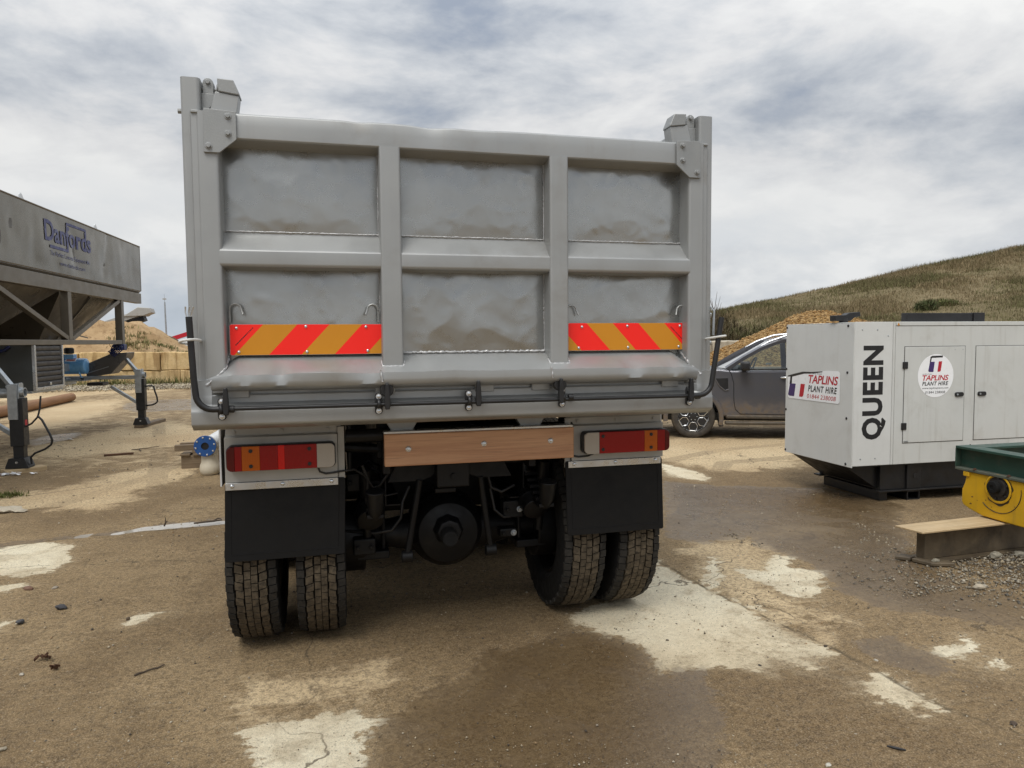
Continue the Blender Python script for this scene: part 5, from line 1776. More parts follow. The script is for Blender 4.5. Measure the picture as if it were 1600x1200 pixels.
part('second_differential', MB().lathe([(-0.2, 0.05), (-0.12, 0.18), (0.1, 0.20), (0.2, 0.08)], (0, AX + 1.35, 0.52), (0, 1, 0), 24), M['black_chassis'], T)
part('front_axle', MB().box(-0.95, 0.95, AX + 4.94, AX + 5.06, 0.40, 0.50), M['black_chassis'], T, 0.01)
part('gearbox', MB().box(-0.55, 0.55, 3.0, 5.6, 0.36, 1.2), M['black_chassis'], T, 0.03)  # gearbox and side boxes below oversized to block light leaks under the truck
part('fuel_tank', MB().box(0.57, 1.15, 3.2, 4.4, 0.40, 1.15), M['alu'], T, 0.05)
part('battery_box', MB().box(-1.15, -0.57, 3.2, 4.2, 0.40, 1.15), M['black_chassis'], T, 0.03)
# cab
CB = empty('cab', (0, 0, 0), 0, T)
mb = MB()
mb.prism([(5.3, 0.62), (7.0, 0.62), (7.06, 1.5), (6.98, 1.7), (6.75, 2.62), (5.5, 2.75), (5.3, 2.65)], (2.36, 0, 0), (-1.18, 0, 0), (0, 1, 0), (0, 0, 1))
part('cab_shell', mb, M['white_plate'], CB, 0.05, 3)
for s in (-1, 1):
    mb = MB()
    mb.prism([(5.75, 1.7), (6.85, 1.7), (6.66, 2.45), (5.75, 2.5)], (s * 0.004, 0, 0), (s * 1.182, 0, 0), (0, 1, 0), (0, 0, 1))
    part('side_window', mb, M['car_trim'], CB)

# ================================================================== aggregate hopper on galvanised outriggers (x outwards to the yard, y along it)
H = empty('concrete_hopper', (-3.916, 10.168, 0), math.radians(-3.05))
tag(H, 'grey brown concrete batching hopper with blue lettering on a truss frame and black jack legs', 'hopper')
TX, Y0, Y1 = -0.30, -3.6, 6.06
WX = -2.9                                   # far side
# upper bin side sheet, a little buckled
mb = MB()


def side(u, v):
    y, z = Y0 + (Y1 - Y0) * u, 2.72 + 0.91 * v
    e = min(1, 8 * min(u, 1 - u)) * min(1, 5 * min(v, 1 - v))
    b = 0.019 * (mnoise.noise(Vector((y * 1.5, z * 1.1, 2))) + 0.5 * mnoise.noise(Vector((y * 4, z * 2.2, 5)))) * e
    k = 0.03 * math.exp(-((y - 4.15 - (z - 3.2) * 0.35) / 0.10) ** 2) * (1 if z > 3.0 else 0.4) + 0.03 * math.exp(-((y - 2.75) / 0.09) ** 2) * math.exp(-((z - 3.1) / 0.25) ** 2) + 0.03 * math.exp(-((y - 1.35) / 0.12) ** 2) * math.exp(-((z - 3.0) / 0.3) ** 2)
    return (TX + b - k * 0.35, y, z)


mb.grid(150, 26, side)
part('side_sheet', mb, M['hop'], H, angle=80)
mb = MB()
mb.box(TX - 0.03, TX - 0.01, Y0, Y1 - 0.02, 2.70, 3.60)
part('side_backing', mb, M['hop_dark'], H)
mb = MB()
mb.prism([(TX + 0.004, 2.72), (TX + 0.004, 3.635), (WX, 3.635), (WX, 2.72), (WX + 0.12, 2.62), (TX - 0.12, 2.62)], (0, 0.02, 0), (0, Y1, 0))
part('end_sheet', mb, M['hop'], H, 0.004)
part('far_side_sheet', MB().box(WX, WX + 0.02, Y0, Y1, 2.72, 3.63), M['hop'], H)
part('start_sheet', MB().box(WX, TX, Y0 - 0.02, Y0, 2.72, 3.63), M['hop'], H)
mb = MB()
mb.tube([(TX, Y0, 3.63), (TX, Y1, 3.63)], 0.014, 8)
part('top_bead', mb, M['hop_frame'], H)
# sloped lip between sheet and main beam
mb = MB()
mb.add([(TX, Y0, 2.72), (TX, Y1 - 0.02, 2.72), (TX - 0.05, Y1 - 0.06, 2.665), (TX - 0.05, Y0, 2.665)], [(0, 1, 2, 3)])
part('lip', mb, M['hop_frame'], H)
for s, x in ((1, TX), (-1, WX)):
    part('main_beam', MB().box(min(x, x - s * 0.12), max(x, x - s * 0.12), Y0, Y1, 2.455, 2.663), M['hop_frame'], H, 0.006)
    part('lower_rail', MB().box(min(x, x - s * 0.10), max(x, x - s * 0.10), Y0, 4.82, 1.615, 1.692), M['hop_frame'], H, 0.006)
    for y in (-2.35, 0.05, 2.50, 4.91):
        part('truss_post', MB().box(min(x, x - s * 0.125), max(x, x - s * 0.125), y - 0.06, y + 0.075, 1.615 if y > 4.8 else 1.692, 2.455), M['hop_frame'], H, 0.005)
    for a, b in (((0.15, 2.44), (2.46, 1.71)), ((4.80, 2.44), (2.60, 1.71)), ((-0.05, 2.44), (-2.25, 1.71))):
        part('truss_brace', MB().beam((x - s * 0.05, a[0], a[1]), (x - s * 0.05, b[0], b[1]), 0.07, 0.085, (1, 0, 0)), M['hop_frame'], H, 0.004)
for y in (-3.5, 0.0, 2.5, 4.95):
    part('cross_beam', MB().box(WX, TX - 0.13, y - 0.05, y + 0.05, 2.48, 2.62), M['hop_frame'], H)
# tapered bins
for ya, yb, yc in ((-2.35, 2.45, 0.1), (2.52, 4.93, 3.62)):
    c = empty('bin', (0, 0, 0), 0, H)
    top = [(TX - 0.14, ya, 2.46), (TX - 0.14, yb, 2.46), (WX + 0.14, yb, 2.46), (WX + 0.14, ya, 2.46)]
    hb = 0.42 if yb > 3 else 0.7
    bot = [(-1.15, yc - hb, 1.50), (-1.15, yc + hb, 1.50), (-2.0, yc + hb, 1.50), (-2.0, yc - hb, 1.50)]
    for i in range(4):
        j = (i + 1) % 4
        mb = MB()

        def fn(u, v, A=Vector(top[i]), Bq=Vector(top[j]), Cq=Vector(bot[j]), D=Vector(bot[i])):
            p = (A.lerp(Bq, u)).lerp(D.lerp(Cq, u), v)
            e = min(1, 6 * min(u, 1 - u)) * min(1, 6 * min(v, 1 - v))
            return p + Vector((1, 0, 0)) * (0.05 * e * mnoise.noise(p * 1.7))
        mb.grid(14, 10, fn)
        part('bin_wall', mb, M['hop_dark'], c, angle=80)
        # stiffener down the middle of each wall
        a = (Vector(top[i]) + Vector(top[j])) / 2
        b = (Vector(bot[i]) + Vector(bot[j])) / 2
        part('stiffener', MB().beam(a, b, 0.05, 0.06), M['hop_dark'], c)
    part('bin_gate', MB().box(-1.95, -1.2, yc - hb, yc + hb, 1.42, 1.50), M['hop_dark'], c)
part('gusset', MB().prism([(4.80, 1.73), (4.80, 1.75), (4.15, 1.82), (4.15, 1.79)], (0.01, 0, 0), (-0.9, 0, 0), (0, 1, 0), (0, 0, 1)), M['hop_frame'], H)
# belt conveyor below the bins, rising towards the far end chute
part('belt_frame', MB().box(-2.05, -1.15, -3.4, 4.6, 1.12, 1.26), M['galv'], H, 0.006)
part('belt', MB().box(-1.95, -1.25, -3.4, 4.6, 1.28, 1.30), M['rubber'], H)
# lifting lugs on the top edge
for y in (1.18, 3.86, -1.5):
    mb = MB()
    mb.prism([(y - 0.10, 3.60), (y - 0.085, 3.71), (y - 0.05, 3.735), (y - 0.01, 3.71), (y + 0.09, 3.60)], (0.018, 0, 0), (TX - 0.05, 0, 0), (0, 1, 0), (0, 0, 1))
    part('lifting_lug', mb, M['alu'], H, 0.003)

# lettering, blue on the sheet
xo = TX + 0.040
LT = empty('side_lettering', (0, 0, 0), 0, H)
UX, UY = (0, 1, 0), (0, 0, 1)


def on_sheet(p):
    # the print follows the buckled sheet
    return (side((p[1] - Y0) / (Y1 - Y0), (p[2] - 2.72) / 0.91)[0] + 0.008, p[1], p[2])


def hl(name, mb, mt):
    refine(mb)
    mb.v = [on_sheet(p) for p in mb.v]
    return part(name, mb, mt, LT, smooth=False)


letters(text_mb('Danfords', (1.70, 3.42, 3.165, 3.485), (xo, 0, 0), UX, UY, 0.02), LT, M['navy'], on_sheet)
for a, b in ((1.86, 2.52),):
    mb = MB()
    for i in range(14):
        y_ = a + (b - a) * i / 14
        y2 = a + (b - a) * (i + 1) / 14
        mb.add([(xo, y_, 3.075), (xo, y2, 3.075), (xo, y2, 3.120), (xo, y_, 3.120)], [(0, 1, 2, 3)])
    hl('underline', mb, M['navy'])
mb = MB()
for i in range(14):
    y_, y2 = 2.52 + 0.72 * i / 14, 2.52 + 0.72 * (i + 1) / 14
    mb.add([(xo, y_, 3.505), (xo, y2, 3.505), (xo, y2, 3.545), (xo, y_, 3.545)], [(0, 1, 2, 3)])
hl('overline', mb, M['navy'])
mb = MB()
for i in range(10):
    for yy in (2.485,):
        z_, z2 = 3.075 + 0.47 * i / 10, 3.075 + 0.47 * (i + 1) / 10
        mb.add([(xo, yy, z_), (xo, yy + 0.045, z_), (xo, yy + 0.045, z2), (xo, yy, z2)], [(0, 1, 2, 3)])
hl('letter_stroke', mb, M['navy'])
mb = MB()
mb.add([(xo, 3.19, 3.43), (xo, 3.24, 3.43), (xo, 3.24, 3.545), (xo, 3.19, 3.545)], [(0, 1, 2, 3)])
hl('letter_stroke', mb, M['navy'])
hl('small_print', text_mb('The Perfect Concrete Equipment Mix', (1.88, 3.36, 2.945, 3.035), (xo, 0, 0), UX, UY, 0.004), M['navy'])
hl('small_print', text_mb('www.danfords.com', (2.18, 3.16, 2.84, 2.905), (xo, 0, 0), UX, UY, 0.004), M['navy'])

# control cabinet with a roller shutter facing the yard
K = empty('control_cabinet', (0, 0, 0), 0, H)
part('cabinet_box', MB().box(-1.05, -0.335, 1.22, 2.16, 0.962, 1.61), M['cab_grey'], K, 0.004)
for ya, yb, za, zb in ((1.215, 1.262, 0.96, 1.612), (2.12, 2.166, 0.96, 1.612), (1.262, 2.12, 0.96, 1.005)):
    part('shutter_frame', MB().box(-0.335, -0.295, ya, yb, za, zb), M['alu'], K, 0.003)
zz = 1.012
while zz < 1.60:
    mb = MB()
    rings = [[(x, y, z) for x, z in [(-0.334, zz), (-0.318, zz + 0.004), (-0.306, zz + 0.030), (-0.312, zz + 0.062), (-0.334, zz + 0.072)]] for y in (1.264, 2.118)]
    mb.rings(rings)
    part('shutter_slat', mb, M['louvre'], K, angle=50)
    zz += 0.0745
part('shutter_latch', MB().box(-0.306, -0.292, 1.66, 1.72, 1.02, 1.06), M['zinc'], K, 0.004)
part('cabinet_base', MB().box(-1.08, -0.34, 1.18, 2.2, 0.925, 0.96), M['galv'], K, 0.003)
# blue hydraulic tank / motor
A = empty('hydraulic_motor', (0, 0, 0), 0, H)
mb = MB()
mb.lathe([(0, 0.02), (0.0, 0.125), (0.012, 0.145), (0.03, 0.15), (0.40, 0.15), (0.425, 0.143), (0.44, 0.12), (0.445, 0.02)], (-1.335, 4.72, 1.208), (1, 0, 0), 36)
part('tank_shell', mb, M['blue'], A, angle=45)
mb = MB()
mb.box(-1.30, -1.10, 4.64, 4.80, 1.345, 1.435)
part('terminal_box', mb, M['blue'], A, 0.008)
part('motor_hood', MB().lathe([(0, 0.05), (0.01, 0.085), (0.10, 0.085), (0.12, 0.06)], (-1.20, 4.72, 1.44), (0, 0, 1), 18), M['ink'], A, 0.004)
mb = MB()
for i in range(9):
    a0, a1 = math.radians(38 + i * 5), math.radians(38 + (i + 1) * 5)
    P_ = [(xx, 4.72 - 0.1515 * math.cos(a), 1.208 + 0.1515 * math.sin(a)) for a in (a0, a1) for xx in (-1.235, -1.045)]
    mb.add([P_[0], P_[1], P_[3], P_[2]], [(0, 1, 2, 3)])
part('warning_label', mb, M['white_sign'], A)
for aa, ab, x0, x1 in ((58, 66, -1.21, -1.07), (68, 78, -1.21, -1.07), (43, 52, -1.21, -1.07)):
    mb = MB()
    P_ = [(xx, 4.72 - 0.153 * math.cos(math.radians(a)), 1.208 + 0.153 * math.sin(math.radians(a))) for a in (aa, ab) for xx in (x0, x1)]
    mb.add([P_[0], P_[1], P_[3], P_[2]], [(0, 1, 2, 3)])
    part('label_print', mb, M['sign_red'], A)
for x in (-1.30, -1.00):
    mb = MB()
    mb.tube([(x, 4.60, 1.10), (x + 0.03, 4.59, 1.03), (x + 0.05, 4.60, 0.985)], 0.014, 8)
    part('motor_foot', mb, M['blue'], A, angle=60)
    part('rubber_mount', MB().cyl((x + 0.05, 4.60, 0.955), (x + 0.05, 4.60, 0.99), 0.028, n=14), M['ink'], A, 0.003)
part('mount_plate', MB().box(-1.45, -0.9, 4.52, 4.92, 0.93, 0.953), M['galv'], A, 0.003)
# chute under the far end
mb = MB()
mb.prism([(-0.95, 1.24), (-0.50, 1.44), (-0.22, 1.46), (-0.24, 1.36), (-0.52, 1.05), (-0.95, 0.99)], (0, 0.45, 0), (0, 4.80, 0))
part('discharge_chute', mb, M['chute'], H, 0.01)
part('chute_rib', MB().beam((-0.95, 4.79, 1.06), (-0.55, 4.79, 1.19), 0.012, 0.012), M['galv'], H)
mb = MB()
mb.box(-0.46, -0.26, 4.78, 4.95, 1.50, 1.615)
part('hydraulic_block', mb, M['blue_dark'], H, 0.012)
for i in range(6):
    a = i * 1.1
    part('hydraulic_hose', MB().tube([(-0.30 - 0.03 * i, 4.76, 1.60), (-0.28 - 0.04 * i, 4.72, 1.50), (-0.42 - 0.02 * i, 4.70, 1.38 + 0.02 * i), (-0.50 + 0.02 * i, 4.74, 1.44), (-0.46, 4.78, 1.54)], 0.011, 7), M['blue_dark'], H, angle=70)
for i in range(4):
    part('hose_fitting', MB().hexbolt((-0.30 - 0.04 * i, 4.775, 1.57 - 0.03 * (i % 2)), (0, -1, 0), 0.012, 0.02), M['zinc'], H)
# hoses and blue valves ahead of the cabinet
part('loom_hose', MB().tube([(-0.60, 1.19, 1.60), (-0.66, 1.18, 1.545), (-0.74, 1.17, 1.52), (-0.90, 1.17, 1.515), (-0.955, 1.17, 1.47), (-0.97, 1.17, 1.25), (-0.965, 1.17, 1.13)], 0.022, 9), M['blue_dark'], H, angle=70)
part('loom_hose', MB().tube([(-1.12, 1.10, 1.55), (-1.10, 1.10, 1.35), (-1.16, 1.10, 1.22), (-1.30, 1.10, 1.16)], 0.016, 8), M['blue_dark'], H, angle=70)
for z in (1.44, 1.55):
    mb = MB()
    mb.cyl((-1.30, 1.12, z), (-1.06, 1.12, z), 0.036, n=16)
    mb.cyl((-1.09, 1.12, z), (-1.05, 1.12, z), 0.048, n=16)
    part('blue_valve', mb, M['blue'], H, 0.003)

# outriggers with jack legs
def outrigger(y, near):
    O = empty('jack_leg', (0, y, 0), 0, H)
    part('outrigger_arm', MB().cyl((-1.9, 0.02, 1.01), (-0.07, 0.02, 1.01), 0.062, n=18) if near else MB().box(-1.9, -0.05, -0.04, 0.04, 0.945, 1.015), M['galv'], O, 0.006)
    mb = MB()
    mb.prism([(-0.075, 0.68), (-0.075, 1.09), (-0.05, 1.128), (0.035, 1.128), (0.035, 0.68)], (0, 0.19, 0), (0, -0.095, 0))
    part('arm_bracket', mb, M['galv'], O, 0.004)
    mb = MB()
    mb.prism([(-0.075, 0.66), (-0.075, 1.05), (-0.045, 1.14), (0.045, 1.14), (0.075, 1.05), (0.075, 0.80), (0.055, 0.66)], (0.012, 0, 0), (0.036, 0, 0), (0, 1, 0), (0, 0, 1))
    part('side_plate', mb, M['galv'], O, 0.003)
    part('tube_end', MB().lathe([(0.0, 0.040), (0.0, 0.060), (0.045, 0.060), (0.045, 0.048), (-0.0, 0.048)], (0.048, 0, 1.02), (1, 0, 0), 24, 0, True), M['galv'], O)
    for a, b in (((-0.30, 0.12, 1.36), (-0.06, 0.0, 1.10)), ((-0.56, 0.10, 0.80), (-0.06, 0.0, 0.48))):
        part('outrigger_brace', MB().beam(a, b, 0.055, 0.055), M['galv'], O, 0.005)
    part('brace_pin', MB().hexbolt((-0.09, -0.03, 1.095), (0, -1, 0), 0.016, 0.02), M['galv'], O)
    mb = MB()
    mb.box(-0.075, 0.085, -0.075, 0.075, 0.34, 0.95)
    part('leg_outer', mb, M['black_paint'], O, 0.008)
    part('leg_inner', MB().box(-0.055, 0.065, -0.055, 0.055, 0.10, 0.36), M['black_paint'], O, 0.006)
    for i in range(7):
        part('rack_tooth', MB().box(-0.088, -0.074, -0.02, 0.02, 0.42 + 0.038 * i, 0.445 + 0.038 * i), M['black_paint'], O)
    mb = MB()
    mb.prism([(-0.135, 0.060), (0.125, 0.060), (0.125, 0.085), (0.085, 0.19), (-0.095, 0.19), (-0.135, 0.085)], (0, 0.19, 0), (0, -0.095, 0))
    part('foot_plate', mb, M['black_paint'], O, 0.004)
    part('foot_pin', MB().cyl((0.0, -0.11, 0.14), (0.0, 0.11, 0.14), 0.014, n=10), M['alu'], O)
    if near:
        part('warning_sticker', MB().box(0.0855, 0.087, -0.03, 0.03, 0.60, 0.67), M['sign_red'], O)
        pts = [(0.02, 0.24, 0.96), (0.20, 0.05, 0.93), (0.225, 0.04, 0.80), (0.215, 0.03, 0.72), (0.13, 0.0, 0.62), (0.09, 0, 0.60)]
        part('jack_hose', MB().tube([(0.225, 0.1, 0.96), (0.225, 0.06, 0.80), (0.21, 0.03, 0.70), (0.15, 0.0, 0.62), (0.09, -0.02, 0.585)], 0.012, 8), M['ink'], O, angle=70)
        part('jack_hose', MB().tube([(0.21, 0.03, 0.71), (0.27, 0.0, 0.66), (0.36, -0.02, 0.48), (0.39, -0.03, 0.40), (0.375, -0.03, 0.345), (0.30, -0.03, 0.29), (0.18, -0.03, 0.24), (0.13, -0.02, 0.19), (0.135, -0.02, 0.10)], 0.0135, 8), M['ink'], O, angle=70)
    else:
        part('jack_handle', MB().tube([(0.08, 0, 0.80), (0.20, 0, 0.81), (0.235, 0, 0.79), (0.245, 0, 0.72), (0.285, 0, 0.58), (0.29, 0, 0.50), (0.255, 0, 0.46), (0.19, 0, 0.435), (0.09, 0, 0.425)], 0.016, 9), M['ink'], O, angle=70)


outrigger(0.0, True)
outrigger(4.80, False)
outrigger(-3.2, True)
# chassis under it, towing frame and wheels on the far side
part('chassis_beam', MB().box(-1.35, -1.2, -3.5, 5.0, 0.86, 0.98), M['galv'], H, 0.006)
part('chassis_beam', MB().box(-2.0, -1.85, -3.5, 5.0, 0.86, 0.98), M['galv'], H, 0.006)
for y in (-1.4, -0.2, 3.0, 4.4):
    part('chassis_cross', MB().box(-2.0, -1.2, y - 0.04, y + 0.04, 0.88, 0.96), M['galv'], H)
part('rubber_pad', MB().box(-0.86, -0.58, 4.55, 4.85, 0.84, 0.90), M['ink'], H, 0.01)
for y in (-2.4, -1.5):
    part('trailer_wheel', MB().lathe([(-0.11, 0.2), (-0.12, 0.36), (-0.09, 0.40), (0.09, 0.40), (0.12, 0.36), (0.11, 0.2), (0.02, 0.18), (0.02, 0.02)], (-2.6, y, 0.40), (1, 0, 0), 28), M['rubber'], H)


# ================================================================== small things on the left of the yard
def timber(name, a, b, w_, h_, label, cat='timber', mt='old_timber', group=None):
    a, b = Vector(a), Vector(b)
    mid_ = (a + b) / 2
    L = (b - a).length
    mb = MB()
    mb.box(-L / 2, L / 2, -w_ / 2, w_ / 2, 0, h_)
    o = part(name, mb, M[mt], None, 0.004)
    o.location = mid_
    d = (b - a).normalized()
    o.rotation_euler = (0, -math.asin(d.z), math.atan2(d.y, d.x))
    return tag(o, label, cat, group)


timber('timber_block', (-3.70, 14.84, 0.0), (-3.55, 16.05, 0.0), 0.16, 0.058, 'dark timber packing under the far jack leg of the hopper')
timber('timber_block', (-4.05, 10.02, 0.0), (-3.70, 10.30, 0.0), 0.19, 0.058, 'pale timber pad under the near jack leg of the hopper', mt='plank')
# round pole
mb = MB()
mb.tube([(-7.30, 16.6, 0.125), (-7.29, 18.5, 0.125), (-7.30, 20.5, 0.125), (-7.31, 22.5, 0.125)], [0.128, 0.125, 0.122, 0.118], 20)
tag(part('wooden_pole', mb, M['pole_wood'], None, 0.01), 'long round brown pole lying on the ground beneath the hopper', 'pole')
# bits of steel bar, sticks, paper, rope rod
mb = MB()
mb.beam((-3.27, 11.24, 0.018), (-2.90, 11.32, 0.018), 0.035, 0.03)
tag(part('steel_bar', mb, M['rust'], None, 0.004), 'short dark steel bar lying between the hopper and the white pipe', 'bar')
for i, (a, b, lab) in enumerate((((-3.02, 11.72, 0.012), (-2.70, 11.98, 0.012), 'thin dark stick lying just beyond the short steel bar'), ((-2.93, 11.78, 0.008), (-2.86, 11.55, 0.008), 'small forked stick touching the thin dark stick'), ((-0.99, 3.70, 0.006), (-0.872, 3.775, 0.007), 'thin dark twig lying on bare ground left of the truck wheels'))):
    mb = MB()
    a, b = Vector(a), Vector(b)
    pts = [a.lerp(b, k / 6) + Vector((random.uniform(-.006, .006), random.uniform(-.006, .006), random.uniform(0, .004))) * (1 if i == 2 else 2) for k in range(7)]
    mb.tube(pts, [0.003 + 0.002 * (1 if i == 2 else 2) * (1 - k / 8) for k in range(7)], 6, 0.2)
    tag(part('stick', mb, M['twig'], None), lab, 'stick')
mb = MB()
mb.tube([(-1.26, 6.735, 0.014), (-1.18, 6.742, 0.018), (-1.10, 6.76, 0.017), (-1.03, 6.775, 0.020)], [0.008, 0.010, 0.010, 0.006], 7, 0.2)
mb.tube([(-1.10, 6.76, 0.02), (-1.07, 6.80, 0.03), (-1.04, 6.80, 0.028)], [0.007, 0.006, 0.003], 6, 0.2)
tag(part('stick', mb, M['twig'], None), 'stubby stick lying in the bright strip of puddle beside the truck', 'stick')
mb = MB()
mb.tube([(-1.50, 6.72, 0.01), (-1.485, 6.71, 0.045), (-1.49, 6.725, 0.085)], [0.008, 0.007, 0.003], 6, 0.2)
mb.tube([(-1.487, 6.713, 0.05), (-1.465, 6.70, 0.06)], [0.006, 0.003], 6)
tag(part('twig_stub', mb, M['twig'], None), 'small upright bit of twig standing in the puddle', 'twig')
mb = MB()
mb.tube([(-4.02, 10.42, 0.22), (-3.90, 10.30, 0.10), (-3.80, 10.22, 0.016)], 0.018, 9)
tag(part('blue_rod', mb, M['blue_rod'], None, angle=60), 'short bright blue plastic rod leaning by the near jack foot', 'rod')


def litter(name, c, n, r, label, sz):
    root = tag(empty(name, (c[0], c[1], 0)), label, 'paper')
    for i in range(n):
        mb = MB()
        x, y = random.gauss(0, r), random.gauss(0, r * 0.7)
        a = random.uniform(0, PI)
        d = Vector((math.cos(a), math.sin(a), random.uniform(-.2, .3))) * sz * random.uniform(0.6, 1.3)
        e = Vector((-math.sin(a), math.cos(a), random.uniform(-.3, .5))) * sz * random.uniform(0.5, 1.0)
        p = Vector((x, y, 0.012 + random.uniform(0, 0.03)))
        q = [p - d - e, p + d - e, p + d + e, p - d + e]
        q = [Vector((k.x, k.y, max(0.006, k.z))) for k in q]
        t_ = Vector((0, 0, 0.003))
        mb.add(q + [k + t_ for k in q], [(0, 3, 2, 1), (4, 5, 6, 7), (0, 1, 5, 4), (1, 2, 6, 5), (2, 3, 7, 6), (3, 0, 4, 7)])
        part('scrap', mb, M['white_sign'], root)


litter('paper_scraps', (-3.97, 9.93), 24, 0.055, 'crumpled white paper scraps lying beside the near jack foot', 0.022)
litter('paper_scrap', (-3.70, 9.86), 2, 0.03, 'small white paper flake right of the crumpled paper pile', 0.028)
litter('paper_scrap', (-4.50, 13.33), 3, 0.05, 'pale flat scrap lying on the ground under the hopper', 0.045)

# stones one can pick out
ST = [((-1.668, 4.793), 0.030, (0.055, 0.055, 0.06), 'dark blue grey stone, largest of the loose stones left of the truck'),
      ((-1.819, 4.728 - 0.12), 0.022, (0.07, 0.07, 0.075), 'small dark stone nearest to the large blue grey stone'),
      ((-2.002, 5.223), 0.030, (0.16, 0.09, 0.06), 'reddish brown stone at the far edge of the bare patch on the left'),
      ((-1.84, 5.20), 0.018, (0.28, 0.24, 0.19), 'pale little stone beside the reddish brown stone'),
      ((-1.53, 3.862), 0.012, (0.42, 0.38, 0.31), 'small pale pebble beside the dark dead leaves'),
      ((-1.33, 3.15), 0.013, (0.30, 0.26, 0.19), 'buff pebble alone near the lower left corner of the yard'),
      ((-1.22, 4.50), 0.014, (0.10, 0.07, 0.045), 'dark clod just left of the narrow pale dry streak'),
      ((3.985, 3.60), 0.030, (0.36, 0.31, 0.23), 'buff flat stone lying in front of the rubble by the green frame'),
      ((4.06, 3.62), 0.016, (0.30, 0.27, 0.21), 'small pebble touching the buff flat stone'),
      ((2.60, 2.91), 0.010, (0.40, 0.37, 0.31), 'whitish pebble on the dark patch right of the dry concrete')]
ST += [((1.78, 2.22), 0.011, (0.5, 0.47, 0.40), 'pale chip lying left of the short curved black stick'),
       ((2.005, 3.01), 0.010, (0.05, 0.04, 0.03), 'dark clod near the lower edge of the big dry concrete patch'),
       ((1.70, 3.40), 0.008, (0.06, 0.045, 0.03), 'dark crumb on the left half of the big dry concrete patch'),
       ((1.94, 3.43), 0.007, (0.07, 0.055, 0.035), 'dark crumb on the upper middle of the big dry concrete patch'),
       ((2.47, 3.12), 0.009, (0.06, 0.045, 0.03), 'dark clod at the right tip of the big dry concrete patch'),
       ((2.72, 2.27), 0.014, (0.07, 0.05, 0.035), 'dark clod right of the small pointed dry patch')]
for i, (c, r, cl, lab) in enumerate(ST):
    mb = MB()
    mb.rock((0, 0, 0), r, 2, (1.15, 0.8, 0.6), i, 0.5)
    o = part('stone', mb, mat('stone_tone', cl, 0.85, 0, 0.2, 40, 0.3, 90), None, angle=45)
    o.location = (c[0], c[1], r * 0.35)
    o.rotation_euler = (0, 0, i * 1.3)
    tag(o, lab, 'stone')
for c, sz, lab in (((-1.484, 4.011), 0.045, 'dark reddish clump of dead leaves left of the truck, farther one'), ((-1.393, 3.891), 0.032, 'curled dead leaf lying nearer than the dark reddish clump')):
    root = tag(empty('dead_leaves', (c[0], c[1], 0)), lab, 'leaves')
    for i in range(6):
        mb = MB()
        a = random.uniform(0, 2 * PI)
        px, py = random.gauss(0, sz * 0.4), random.gauss(0, sz * 0.3)
        mb.grid(4, 2, lambda u, v: (px + math.cos(a) * (u - .5) * sz * 0.8 - math.sin(a) * (v - .5) * sz * 0.4 * math.sin(PI * (0.1 + 0.8 * u)), py + math.sin(a) * (u - .5) * sz * 0.8 + math.cos(a) * (v - .5) * sz * 0.4 * math.sin(PI * (0.1 + 0.8 * u)), 0.006 + 0.012 * (abs(v - .5) * 2) + 0.01 * u))
        part('leaf', mb, M['rust'], root)
mb = MB()
mb.tube([(2.085, 2.265, 0.006), (2.10, 2.245, 0.008), (2.118, 2.23, 0.008), (2.135, 2.224, 0.005)], [0.004, 0.005, 0.005, 0.003], 6, 0.2)
tag(part('stick', mb, M['ink'], None), 'short curved black stick on the bare ground at the lower right', 'stick')
# broken concrete slabs at the left edge
for i, (x, y, r) in enumerate(((-3.12, 7.78, 0.10), (-3.24, 7.86, 0.07), (-3.00, 7.70, 0.05))):
    mb = MB()
    mb.rock((0, 0, 0), r, 2, (1.3, 0.9, 0.28), i + 30, 0.5)
    o = part('concrete_chunk', mb, M['pale_block'], None, angle=35)
    o.location = (x, y, 0.02)
    tag(o, ('broad', 'middle sized', 'smallest')[i] + ' flat broken concrete chunk at the left edge of the yard', 'rubble')

# white pipe elbow with a blue flange, on timbers
P = empty('pipe_fitting', (-1.56, 9.2, 0))
tag(P, 'cream pipe elbow with a round blue flange lying beside the tipper wheel', 'pipe')
part('blue_flange', MB().lathe([(0, 0.045), (0, 0.128), (0.024, 0.128), (0.024, 0.06)], (0.0, -0.03, 0.372), (0.02, 1, 0), 32, 0, True), M['blue_flange'], P, 0.002)
part('blank_centre', MB().cyl((0, -0.012, 0.372), (0, 0.0, 0.372), 0.06, n=24), M['ink'], P)
for i in range(8):
    a = i * PI / 4 + 0.2
    part('flange_bolt', MB().hexbolt((0.107 * math.cos(a), -0.030, 0.372 + 0.107 * math.sin(a)), (0, -1, 0), 0.008, 0.010), M['zinc'], P)
mb = MB()
mb.tube([(0, 0.0, 0.372), (0.002, 0.10, 0.372), (0.004, 0.19, 0.35), (0.006, 0.24, 0.29), (0.008, 0.25, 0.20)], [0.095, 0.10, 0.105, 0.105, 0.10], 24)
part('elbow', mb, M['cream'], P, angle=60)
mb = MB()
mb.lathe([(0.0, 0.09), (0.03, 0.112), (0.07, 0.122), (0.12, 0.116), (0.16, 0.10), (0.25, 0.095)], (0.03, 0.10, 0.0), (0, 0, 1), 28)
part('pipe_socket', mb, M['cream'], P, angle=60)
part('pipe_neck', MB().cyl((0.03, 0.11, 0.20), (0.01, 0.12, 0.36), 0.094, n=24), M['cream'], P, angle=60)
mb = MB()
mb.tube([(0.06, 0.10, 0.40), (0.20, 0.25, 0.48), (0.36, 0.42, 0.50)], [0.09, 0.09, 0.09], 20)
part('pipe_branch', mb, M['white_plate'], P, angle=60)
